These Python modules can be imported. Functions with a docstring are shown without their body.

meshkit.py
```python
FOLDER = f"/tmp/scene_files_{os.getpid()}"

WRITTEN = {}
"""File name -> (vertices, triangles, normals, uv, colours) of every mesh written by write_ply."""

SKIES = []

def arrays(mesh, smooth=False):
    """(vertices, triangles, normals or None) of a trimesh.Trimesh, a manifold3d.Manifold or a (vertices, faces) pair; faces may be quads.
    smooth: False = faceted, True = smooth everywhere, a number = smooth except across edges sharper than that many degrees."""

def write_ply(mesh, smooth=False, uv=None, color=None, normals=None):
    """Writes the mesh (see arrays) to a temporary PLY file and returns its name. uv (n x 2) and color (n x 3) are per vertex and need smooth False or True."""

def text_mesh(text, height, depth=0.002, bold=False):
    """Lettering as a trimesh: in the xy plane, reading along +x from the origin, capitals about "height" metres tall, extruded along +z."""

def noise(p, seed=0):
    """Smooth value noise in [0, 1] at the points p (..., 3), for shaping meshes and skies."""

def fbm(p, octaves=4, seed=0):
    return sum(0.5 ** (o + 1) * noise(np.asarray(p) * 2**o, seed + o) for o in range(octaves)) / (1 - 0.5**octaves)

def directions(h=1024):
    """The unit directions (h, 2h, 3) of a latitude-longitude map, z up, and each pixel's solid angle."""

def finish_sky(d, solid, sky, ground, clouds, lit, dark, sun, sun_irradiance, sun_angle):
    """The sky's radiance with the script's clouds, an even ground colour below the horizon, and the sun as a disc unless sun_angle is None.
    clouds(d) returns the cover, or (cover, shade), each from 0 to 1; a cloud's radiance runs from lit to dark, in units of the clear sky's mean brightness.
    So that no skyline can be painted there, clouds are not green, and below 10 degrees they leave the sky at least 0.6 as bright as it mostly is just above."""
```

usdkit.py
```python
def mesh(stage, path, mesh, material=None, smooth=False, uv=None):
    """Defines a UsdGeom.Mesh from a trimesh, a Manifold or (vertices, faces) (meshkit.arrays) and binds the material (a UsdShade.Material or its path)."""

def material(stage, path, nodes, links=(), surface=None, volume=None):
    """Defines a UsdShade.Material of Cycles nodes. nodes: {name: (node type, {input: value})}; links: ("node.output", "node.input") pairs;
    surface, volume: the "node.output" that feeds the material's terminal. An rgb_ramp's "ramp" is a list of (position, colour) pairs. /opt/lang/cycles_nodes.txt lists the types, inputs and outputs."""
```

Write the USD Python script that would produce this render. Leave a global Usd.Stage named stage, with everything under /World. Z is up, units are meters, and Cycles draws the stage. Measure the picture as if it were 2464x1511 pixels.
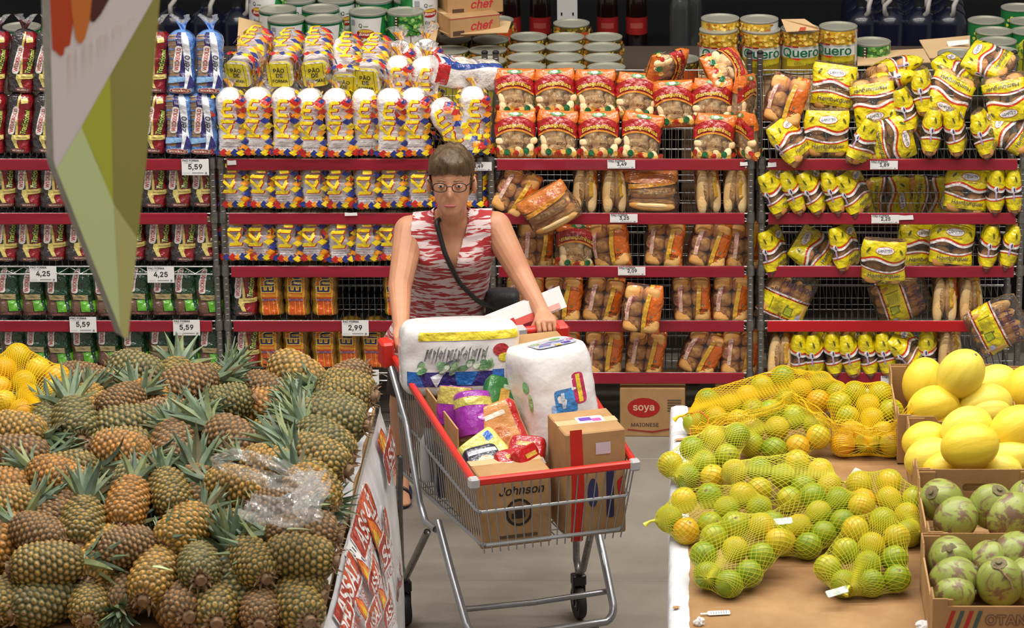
import math, random
import numpy as np, trimesh, shapely, manifold3d
from shapely.geometry import Polygon, box as sbox, LineString, Point
from shapely import affinity
from shapely.ops import unary_union, transform as stransform
import meshkit, usdkit
from pxr import Usd, UsdGeom, UsdLux, UsdShade, Sdf, Gf, Vt

rng = np.random.default_rng(7)
stage = Usd.Stage.CreateInMemory()
UsdGeom.SetStageUpAxis(stage, 'Z'); UsdGeom.SetStageMetersPerUnit(stage, 1.0)
UsdGeom.Xform.Define(stage, '/World'); UsdGeom.Scope.Define(stage, '/World/Looks')
KINDS = stage.CreateClassPrim('/World/Kinds')

# ---------------------------------------------------------------- camera, sky, lights, exposure
PITCH, FPX, X0, Y0, W, H = math.radians(18.0), 8075.0, 1640.0, 755.5, 2464, 1511
EYE = np.array([0.0, -12.65, 4.62])
cam = UsdGeom.Camera.Define(stage, '/World/camera')
cam.AddTranslateOp().Set(Gf.Vec3d(*EYE)); cam.AddRotateXOp().Set(90 - math.degrees(PITCH))
cam.CreateHorizontalApertureAttr(36.0); cam.CreateFocalLengthAttr(36.0 * FPX / W)
cam.CreateHorizontalApertureOffsetAttr((W / 2 - X0) / W * 36.0)
cam.CreateFStopAttr(9.0); cam.CreateFocusDistanceAttr(11.6)
cam.CreateClippingRangeAttr(Gf.Vec2f(0.1, 100))
cam.CreateExposureAttr(0.1)
dome = UsdLux.DomeLight.Define(stage, '/World/ambient'); dome.CreateIntensityAttr(0.08); dome.CreateColorAttr(Gf.Vec3f(1.0, 0.97, 0.92))
def rect(name, x, y, z, w, h, power, aim):
    l = UsdLux.RectLight.Define(stage, '/World/' + name)
    d = np.array(aim, float) - [x, y, z]; d /= np.linalg.norm(d)
    l.CreateWidthAttr(w); l.CreateHeightAttr(h); l.CreateIntensityAttr(power); l.CreateColorAttr(Gf.Vec3f(1.0, 0.955, 0.88))
    zax = -d; xax = np.array([1.0, 0, 0]); xax -= zax * (xax @ zax); xax /= np.linalg.norm(xax); yax = np.cross(zax, xax)
    m = np.eye(4); m[0, :3], m[1, :3], m[2, :3], m[3, :3] = xax, yax, zax, (x, y, z)
    l.AddTransformOp().Set(Gf.Matrix4d(*m.ravel().tolist()))
# rows of fluorescent ceiling fittings over the aisles
for i, (y, pw) in enumerate([(-1.5, 92), (-3.6, 88), (-6.2, 34), (-9.4, 17), (2.4, 5)]):
    rect('ceiling_strip_%03d' % (i + 1), 0.0, y, 6.2, 9.0, 0.12, pw, (0.0, y + (0.0 if i else -0.5), 0.0))

# ---------------------------------------------------------------- helpers
def ray(px, py):
    c, s = math.cos(PITCH), math.sin(PITCH)
    a, b = (px - X0) / FPX, (py - Y0) / FPX
    return np.array([a, c - b * s, -s - b * c])
def atz(px, py, z):
    r = ray(px, py); return EYE + r * ((z - EYE[2]) / r[2])
def aty(px, py, y):
    r = ray(px, py); return EYE + r * ((y - EYE[1]) / r[1])
count = {}
def number(path):
    n = count[path] = count.get(path, -1) + 1
    return path if n == 0 else '%s_%03d' % (path, n)
def up(parent):
    return '/World' if parent is None else str(parent.GetPath())
def mat4(loc=(0, 0, 0), R=None, scale=1.0):
    m = np.eye(4); m[:3, :3] = np.eye(3) if R is None else R
    m[:3, :3] = m[:3, :3] * np.asarray(scale, float); m[:3, 3] = loc
    return m
def rot(axis, deg):
    return trimesh.transformations.rotation_matrix(math.radians(deg), axis)[:3, :3]
RX, RY, RZ = (lambda d: rot([1, 0, 0], d)), (lambda d: rot([0, 1, 0], d)), (lambda d: rot([0, 0, 1], d))
def meta(prim, label=None, cat=None, group=None, kind=None):
    for k, v in (('label', label), ('category', cat), ('group', group), ('kind', kind)):
        if v: prim.SetCustomDataByKey(k, v)
    return prim
def usdm(m):
    return Gf.Matrix4d(*np.asarray(m, float).T.ravel().tolist())
def xf(name, M=None, label=None, cat=None, group=None, kind=None):
    x = UsdGeom.Xform.Define(stage, number('/World/' + name)); x.AddTransformOp().Set(usdm(np.eye(4) if M is None else M))
    return meta(x.GetPrim(), label, cat, group, kind)
def obj(name, mesh, mat, parent=None, smooth=35, col=None, label=None, cat=None, group=None, kind=None):
    path = number(up(parent) + '/' + name)
    if col is not None and smooth not in (True, False): smooth = True
    m = usdkit.mesh(stage, path, mesh, mat, smooth)
    if col is not None:
        UsdGeom.PrimvarsAPI(m).CreatePrimvar('col', Sdf.ValueTypeNames.Color3fArray, 'vertex').Set(Vt.Vec3fArray.FromNumpy(np.asarray(col, np.float32)))
    return meta(m.GetPrim(), label, cat, group, kind)
kinds = {}
def kind(name, build):
    """A class prim that copies refer to; build(prim) adds the parts once."""
    if name not in kinds:
        p = stage.CreateClassPrim('/World/Kinds/' + name); kinds[name] = p
        build(p)
    return kinds[name]
def place(k, name, M, label, cat, group=None):
    x = UsdGeom.Xform.Define(stage, number('/World/' + name))
    x.GetPrim().GetReferences().AddInternalReference(k.GetPath()); x.GetPrim().SetInstanceable(True)
    x.AddTransformOp().Set(usdm(M))
    return meta(x.GetPrim(), label, cat, group)
def cat_(*ms):
    ms = [m if isinstance(m, trimesh.Trimesh) else trimesh.Trimesh(*meshkit.arrays(m)[:2], process=False) for m in ms]
    return trimesh.util.concatenate(ms)
def bx(x0, x1, y0, y1, z0, z1):
    m = trimesh.creation.box((abs(x1 - x0), abs(y1 - y0), abs(z1 - z0))); m.apply_translation(((x0 + x1) / 2, (y0 + y1) / 2, (z0 + z1) / 2)); return m
def cbx(x0, x1, y0, y1, z0, z1, c=0.003):
    """a box with chamfered edges"""
    pts = []
    for sx in (0, 1):
        for sy in (0, 1):
            for sz in (0, 1):
                p = np.array([(x0, x1)[sx], (y0, y1)[sy], (z0, z1)[sz]]); d = np.array([1 - 2 * sx, 1 - 2 * sy, 1 - 2 * sz]) * c
                for k in range(3):
                    q = p + d; q[k] = p[k]; pts.append(q)
    return trimesh.Trimesh(*meshkit.arrays(manifold3d.Manifold.hull_points(np.array(pts)))[:2], process=False)
def tube(path, r, n=8, closed=False, caps=True):
    """Sweeps a circle along a polyline; r may vary."""
    P = np.asarray(path, float); N = len(P); rr = np.broadcast_to(np.asarray(r, float), (N,))
    T = np.gradient(P, axis=0) if not closed else np.roll(P, -1, 0) - np.roll(P, 1, 0)
    T /= np.linalg.norm(T, axis=1, keepdims=True) + 1e-12
    u = np.cross(T[0], [0, 0, 1.0]);
    if np.linalg.norm(u) < 1e-3: u = np.cross(T[0], [0, 1.0, 0])
    U = []
    for t in T:
        u = u - t * (u @ t); u /= np.linalg.norm(u); U.append(u.copy())
    U = np.array(U); B = np.cross(T, U); a = np.linspace(0, 2 * np.pi, n, endpoint=False)
    V = (P[:, None] + rr[:, None, None] * (U[:, None] * np.cos(a)[None, :, None] + B[:, None] * np.sin(a)[None, :, None])).reshape(-1, 3)
    F = []
    i = np.arange(N if closed else N - 1); j = np.arange(n)
    I, J = np.meshgrid(i, j, indexing='ij'); I2 = (I + 1) % N; J2 = (J + 1) % n
    q = np.stack([I * n + J, I2 * n + J, I2 * n + J2, I * n + J2], -1).reshape(-1, 4)
    F = np.vstack([q[:, [0, 2, 1]], q[:, [0, 3, 2]]])
    if caps and not closed:
        V = np.vstack([V, P[0], P[-1]]); c0, c1 = N * n, N * n + 1; jj = np.arange(n); j2 = (jj + 1) % n
        F = np.vstack([F, np.stack([np.full(n, c0), jj, j2], 1), np.stack([np.full(n, c1), (N - 1) * n + j2, (N - 1) * n + jj], 1)])
    m = trimesh.Trimesh(V, F, process=False)
    return m
def seg_tubes(A, B, r, n=4):
    """Many straight thin wires in one mesh."""
    A, B = np.asarray(A, float), np.asarray(B, float); N = len(A); t = B - A; t /= np.linalg.norm(t, axis=1, keepdims=True) + 1e-12
    ref = np.where(np.abs(t[:, 2:3]) < 0.9, [[0, 0, 1.0]], [[0, 1.0, 0]]); u = np.cross(t, ref); u /= np.linalg.norm(u, axis=1, keepdims=True); b = np.cross(t, u)
    a = np.linspace(0, 2 * np.pi, n, endpoint=False) + 0.4
    ring = r * (u[:, None] * np.cos(a)[None, :, None] + b[:, None] * np.sin(a)[None, :, None])
    V = np.stack([A[:, None] + ring, B[:, None] + ring], 1).reshape(-1, 3)
    j = np.arange(n); j2 = (j + 1) % n; base = (np.arange(N) * 2 * n)[:, None]
    F = np.vstack([np.stack([base + j, base + j2, base + n + j2], -1).reshape(-1, 3), np.stack([base + j, base + n + j2, base + n + j], -1).reshape(-1, 3)])
    return trimesh.Trimesh(V, F, process=False)
def lathe(prof, n=32):
    """prof: (r, z) pairs from bottom to top."""
    p = np.asarray(prof, float); a = np.linspace(0, 2 * np.pi, n, endpoint=False)
    V = np.stack([p[:, None, 0] * np.cos(a), p[:, None, 0] * np.sin(a), np.repeat(p[:, 1:2], n, 1)], -1).reshape(-1, 3)
    I, J = np.meshgrid(np.arange(len(p) - 1), np.arange(n), indexing='ij'); J2 = (J + 1) % n
    q = np.stack([I * n + J, I * n + J2, (I + 1) * n + J2, (I + 1) * n + J], -1).reshape(-1, 4)
    return trimesh.Trimesh(V, np.vstack([q[:, [0, 1, 2]], q[:, [0, 2, 3]]]), process=False)
def moved(m, M):
    m = m.copy(); m.apply_transform(M); return m
def extrude(poly, h):
    gs = getattr(poly, 'geoms', [poly])
    return trimesh.util.concatenate([trimesh.creation.extrude_polygon(g, h, engine='earcut') for g in gs])

# ---------------------------------------------------------------- materials
def lin(c):
    """sRGB 0-255 or hex to linear"""
    if isinstance(c, str): c = [int(c[i:i + 2], 16) for i in (0, 2, 4)]
    c = np.asarray(c, float) / 255
    return tuple(np.where(c <= 0.04045, c / 12.92, ((c + 0.055) / 1.055) ** 2.4))
def mat(name, base=None, rough=0.5, spec=0.5, metal=0.0, coat=0.0, coat_rough=0.05, var=None, vscale=10.0, bump=0.0, bscale=60.0, detail=3.0, attr=False, sub=0.0, rnd=0.0, stretch=None, bdist=0.01, vmax=1.0):
    """principled material; var: second colour blended in by noise; attr: colour from the mesh's col primvar; rnd: brightness varies by instance"""
    n = {'p': ('principled_bsdf', dict(roughness=rough, specular_ior_level=spec, metallic=metal, coat_weight=coat, coat_roughness=coat_rough)), 'tc': ('texture_coordinate', {})}
    L, out = [], None
    if base is not None: n['p'][1]['base_color'] = lin(base)
    if attr: n['at'] = ('attribute', {'attribute': 'col'}); out = 'at.color'
    vec = 'tc.object'
    if stretch: n['mp'] = ('mapping', {'scale': stretch}); L.append(('tc.object', 'mp.vector')); vec = 'mp.vector'
    if var is not None:
        n['nz'] = ('noise_texture', dict(scale=vscale, detail=detail, roughness=0.6)); L.append((vec, 'nz.vector'))
        n['rp'] = ('rgb_ramp', {'ramp': [(0.32, (0, 0, 0)), (0.68, (vmax,) * 3)]}); L.append(('nz.fac', 'rp.fac'))
        n['mx'] = ('mix', dict(color1=lin(base) if base is not None else (0, 0, 0), color2=lin(var))); L += [('rp.color', 'bw.color'), ('bw.val', 'mx.fac')]; n['bw'] = ('rgb_to_bw', {})
        if out: L.append((out, 'mx.color1'))
        out = 'mx.color'
    if rnd:
        n['oi'] = ('object_info', {}); n['mr'] = ('map_range', dict(to_min=1 - rnd, to_max=1 + rnd)); n['hs'] = ('hsv', {})
        L += [('oi.random', 'mr.value'), ('mr.result', 'hs.value')]
        if out: L.append((out, 'hs.color'))
        else: n['hs'][1]['color'] = lin(base)
        out = 'hs.color'
    if out: L.append((out, 'p.base_color'))
    if bump:
        n['bn'] = ('noise_texture', dict(scale=bscale, detail=detail, roughness=0.55)); n['bu'] = ('bump', dict(strength=bump, distance=bdist))
        L += [(vec, 'bn.vector'), ('bn.fac', 'bu.height'), ('bu.normal', 'p.normal'), ('bu.normal', 'p.coat_normal')]
    if sub: n['p'][1].update(subsurface_weight=sub, subsurface_scale=0.01)
    return usdkit.material(stage, '/World/Looks/' + name, n, L, surface='p.BSDF')
def film(name, tint=(255, 255, 255), haze=0.06, rough=0.07, bscale=30.0, bump=1.0, ior=1.42):
    """clear wrapping film: mostly transparent, with a crinkled gloss and a little haze"""
    n = {'tc': ('texture_coordinate', {}), 'bn': ('noise_texture', dict(scale=bscale, detail=3.0, roughness=0.6, distortion=0.6)), 'bu': ('bump', dict(strength=bump, distance=0.026)),
         't': ('transparent_bsdf', dict(color=lin(tint))), 'd': ('diffuse_bsdf', dict(color=lin((235, 235, 235)))), 'g': ('glossy_bsdf', dict(color=(0.95, 0.95, 0.95), roughness=rough)),
         'm1': ('mix_closure', dict(fac=haze)), 'f': ('fresnel', dict(IOR=ior)), 'm2': ('mix_closure', {})}
    L = [('tc.object', 'bn.vector'), ('bn.fac', 'bu.height'), ('bu.normal', 'g.normal'), ('bu.normal', 'f.normal'), ('t.BSDF', 'm1.closure1'), ('d.BSDF', 'm1.closure2'), ('m1.closure', 'm2.closure1'), ('g.BSDF', 'm2.closure2'), ('f.fac', 'm2.fac')]
    return usdkit.material(stage, '/World/Looks/' + name, n, L, surface='m2.closure')
MT = {}
MT['plastic_print'] = mat('plastic_print', attr=True, rough=0.28, spec=0.5, coat=1.0, coat_rough=0.05, bump=1.0, bscale=17, bdist=0.02)
MT['print'] = mat('flat_print', attr=True, rough=0.6, spec=0.3)
MT['tin_print'] = mat('tin_print', attr=True, rough=0.3, spec=0.5, coat=0.3)
MT['wrap_white'] = mat('wrap_white', (238, 232, 230), rough=0.28, coat=1.0, coat_rough=0.05, bump=1.0, bscale=17, bdist=0.02)
MT['wrap_black'] = mat('wrap_black', (38, 34, 36), rough=0.25, coat=1.0, coat_rough=0.05, bump=1.0, bscale=24, bdist=0.024, var=(70, 66, 68), vscale=420)
MT['wrap_blue'] = mat('wrap_blue', (45, 95, 190), rough=0.22, coat=1.0, coat_rough=0.05, bump=1.0, bscale=24, bdist=0.024, var=(120, 165, 215), vscale=9)
MT['wrap_green'] = mat('wrap_green', (22, 62, 38), rough=0.25, coat=1.0, coat_rough=0.05, bump=1.0, bscale=24, bdist=0.024)
MT['wrap_gold'] = mat('wrap_gold', (176, 130, 30), rough=0.25, coat=1.0, coat_rough=0.05, bump=1.0, bscale=24, bdist=0.024, var=(120, 85, 25), vscale=14, stretch=(1, 1, 0.15))
MT['film'] = film('clear_film', haze=0.03)
MT['film_tuft'] = film('tuft_film', haze=0.22, bscale=80)
MT['bun'] = mat('baked_bun', (222, 150, 74), rough=0.5, var=(240, 192, 120), vscale=9, bump=0.15, bscale=120, rnd=0.12)
MT['bun_pale'] = mat('pale_bun', (236, 190, 122), rough=0.55, var=(246, 218, 166), vscale=14, bump=0.15, bscale=120, rnd=0.1)
MT['roll'] = mat('small_roll', (250, 208, 148), rough=0.55, var=(254, 230, 186), vscale=18, bump=0.12, bscale=120, rnd=0.1)
MT['chrome'] = mat('chrome_wire', (190, 190, 188), rough=0.22, metal=0.9)
MT['dull_metal'] = mat('worn_zinc', (150, 148, 145), rough=0.38, metal=0.85, var=(120, 118, 116), vscale=40)
MT['cart_metal'] = mat('cart_zinc', (170, 172, 176), rough=0.3, metal=0.7)
MT['rail'] = mat('maroon_rail', (148, 26, 44), rough=0.32, coat=0.3, var=(128, 22, 38), vscale=3, stretch=(0.4, 1, 6))
MT['rail_red'] = mat('red_rail', (176, 18, 26), rough=0.32, coat=0.3)
MT['paper'] = mat('white_card', (228, 226, 226), rough=0.6)
MT['rubber'] = mat('black_rubber', (28, 28, 30), rough=0.6)
MT['black_plastic'] = mat('black_plastic', (30, 30, 32), rough=0.4)
MT['cardboard'] = mat('cardboard', (182, 144, 100), rough=0.8, spec=0.2, var=(164, 126, 84), vscale=7, bump=0.1, bscale=200)
MT['cardboard_pale'] = mat('pale_cardboard', (206, 174, 132), rough=0.8, spec=0.2, var=(196, 162, 120), vscale=5)
MT['cardboard_ply'] = mat('corrugated_edge', (128, 92, 58), rough=0.9, spec=0.1, var=(176, 138, 98), vscale=260)
MT['tin'] = mat('tin_lid', (186, 184, 168), rough=0.42, metal=0.55, var=(170, 168, 154), vscale=6)
# ---------------------------------------------------------------- lettering, flat print and wrapped surfaces
_tp = {}
def tpoly(text, h, bold=False, shear=0.0):
    """lettering as a 2D polygon, left-bottom at the origin, capitals h tall"""
    key = (text, bold)
    if key not in _tp:
        m = meshkit.text_mesh(text, 1.0, 1.0, bold)
        top = m.triangles[m.triangles_center[:, 2] > 0.999]
        _tp[key] = unary_union([Polygon(t[:, :2]) for t in top if Polygon(t[:, :2]).area > 1e-9]).buffer(0.004).simplify(0.012)
    p = affinity.scale(_tp[key], h, h, origin=(0, 0))
    return affinity.skew(p, xs=shear, origin=(0, 0)) if shear else p
def ctr(p, x=0, y=0, ang=0, w=None):
    b = p.bounds; p = affinity.translate(p, -(b[0] + b[2]) / 2, -(b[1] + b[3]) / 2)
    if w: s = w / (b[2] - b[0]); p = affinity.scale(p, s, s, origin=(0, 0))
    return affinity.translate(affinity.rotate(p, ang, origin=(0, 0)), x, y)
def rrect(x0, y0, x1, y1, r):
    return sbox(x0 + r, y0 + r, x1 - r, y1 - r).buffer(r, quad_segs=3)
def ell(x, y, a, b, ang=0, n=5):
    return affinity.translate(affinity.rotate(affinity.scale(Point(0, 0).buffer(1, quad_segs=n), a, b), ang), x, y)
def diamond(x, y, a, b=None):
    b = b or a; return Polygon([(x - a, y), (x, y - b), (x + a, y), (x, y + b)])
def warp(p, f):
    p = shapely.segmentize(p, 0.008); return stransform(lambda x, y: f(np.asarray(x), np.asarray(y)), p).buffer(0)
def flat_tris(poly, edge):
    V, F, n = [], [], 0
    for g in getattr(poly, 'geoms', [poly]):
        if g.geom_type != 'Polygon' or g.area < 1e-8: continue
        g = shapely.segmentize(shapely.remove_repeated_points(g, 1e-5), edge)
        try: v, f = trimesh.creation.triangulate_polygon(g, engine='earcut')
        except Exception: continue
        v3 = np.c_[v, np.zeros(len(v))]
        # consistent +z winding
        a = np.cross(v3[f[:, 1]] - v3[f[:, 0]], v3[f[:, 2]] - v3[f[:, 0]])[:, 2]; f = np.where((a < 0)[:, None], f[:, ::-1], f); f = f[np.abs(a) > 1e-12]
        if g.area > edge * edge: v3, f = trimesh.remesh.subdivide_to_size(v3, f, edge, max_iter=12)
        V.append(v3[:, :2]); F.append(f + n); n += len(v3)
    if not V: return np.zeros((0, 2)), np.zeros((0, 3), int)
    V, F = np.vstack(V), np.vstack(F); u, inv = np.unique(F, return_inverse=True); return V[u], inv.reshape(F.shape)
def print_mesh(layers, S, edge=0.008, lift=0.0006, step=0.00035, clip=None):
    """layers: (polygon, sRGB colour) bottom to top. S(x, y, lift) maps the flat design onto a surface."""
    V, F, C, n = [], [], [], 0
    for k, (p, c) in enumerate(layers):
        if clip is not None: p = p.intersection(clip)
        if p.is_empty: continue
        v, f = flat_tris(p, edge)
        if not len(f): continue
        V.append(S(v[:, 0], v[:, 1], lift + step * k)); F.append(f + n); C.append(np.tile(lin(c), (len(v), 1))); n += len(v)
    return trimesh.Trimesh(np.vstack(V), np.vstack(F), process=False), np.vstack(C)
def plane(O, U, Vv):
    """a flat S with origin O, unit axes U, V"""
    O, U, Vv = (np.asarray(a, float) for a in (O, U, Vv)); N = np.cross(U, Vv)
    return lambda x, y, l: O + np.outer(x, U) + np.outer(y, Vv) + l * N

class Loft:
    """A soft package: superellipse sections stacked along z; front is -y. a, b: half width and depth at t in [0, 1]; c: (x, y) bend."""
    def __init__(self, H, a, b, n=3.2, noise=0.003, nscale=28.0, seed=0, bend=None):
        self.H, self.a, self.b, self.n, self.noise, self.ns, self.seed, self.bend = H, a, b, n, noise, nscale, seed, bend or (lambda t: (0 * t, 0 * t))
        th = np.linspace(0, 2 * np.pi, 721) - np.pi / 2; t5 = np.full(721, 0.5)
        p = self.raw(th, t5)[:, :2]; L = np.r_[0, np.cumsum(np.linalg.norm(np.diff(p, axis=0), axis=1))]; self.per = L[-1]; self.tab = (L, th)
    def raw(self, th, t):
        a, b, n = self.a(t), self.b(t), 2.0 / self.n; c, s = np.cos(th), np.sin(th); bx_, by_ = self.bend(t)
        return np.stack([bx_ + a * np.sign(c) * np.abs(c) ** n, by_ + b * np.sign(s) * np.abs(s) ** n, t * self.H], -1)
    def at(self, th, t, lift=0.0):
        p = self.raw(th, t); c, s = np.cos(th), np.sin(th); nx = np.stack([c * self.b(t) + 1e-9, s * self.a(t), 0 * c], -1)
        nx = nx / (np.linalg.norm(nx, axis=-1, keepdims=True) + 1e-9)
        k = (meshkit.fbm(p * self.ns + self.seed * 7.3, 3, self.seed) - 0.5) * 2 * self.noise * np.clip(np.sin(np.pi * np.clip(t, 0, 1)) * 3, 0.25, 1)
        return p + nx * (k[..., None] + lift)
    def mesh(self, nu=48, nv=36, t0=0.0, t1=1.0, cap=True):
        th = np.linspace(0, 2 * np.pi, nu, endpoint=False) - np.pi / 2; t = np.linspace(t0, t1, nv); T, A = np.meshgrid(t, th, indexing='ij')
        V = self.at(A.ravel(), T.ravel())
        I, J = np.meshgrid(np.arange(nv - 1), np.arange(nu), indexing='ij'); J2 = (J + 1) % nu
        q = np.stack([I * nu + J, I * nu + J2, (I + 1) * nu + J2, (I + 1) * nu + J], -1).reshape(-1, 4); F = np.vstack([q[:, [0, 1, 2]], q[:, [0, 2, 3]]])
        if cap:
            j = np.arange(nu); j2 = (j + 1) % nu; n = len(V); V = np.vstack([V, V[:nu].mean(0), V[-nu:].mean(0)])
            F = np.vstack([F, np.stack([np.full(nu, n), j2, j], 1), np.stack([np.full(nu, n + 1), (nv - 1) * nu + j, (nv - 1) * nu + j2], 1)])
        return trimesh.Trimesh(V, F, process=False)
    def S(self, x, y, lift):
        s = np.mod(np.asarray(x, float), self.per); return self.at(np.interp(s, *self.tab), np.asarray(y, float) / self.H, lift)

# ---------------------------------------------------------------- the setting
floor = obj('floor', bx(-6, 6, -14, 8, -0.2, -0.012), mat('floor_joint', (60, 57, 52), rough=0.9), label='grey polished concrete floor of the shop aisle', cat='floor', kind='structure')
MT['concrete'] = mat('concrete', (150, 143, 132), rough=0.42, spec=0.4, var=(126, 119, 109), vscale=2.2, detail=8, bump=0.05, bscale=90)
ys = [-14, atz(1500, 1396, 0)[1], atz(1500, 1104, 0)[1], 8]
for a, b in zip(ys[:-1], ys[1:]):
    for x0, x1 in ((-6, 0.9), (0.9, 6)):
        obj('slab', cbx(x0 + .002, x1 - .002, a + .002, b - .002, -0.05, 0, 0.002), MT['concrete'], floor)
obj('wall_back', bx(-6, 6, 7.8, 8, 0, 6), mat('dark_wall', (22, 20, 22), rough=0.9), label='dark back wall of the store behind the racks', cat='wall', kind='structure')

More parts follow.
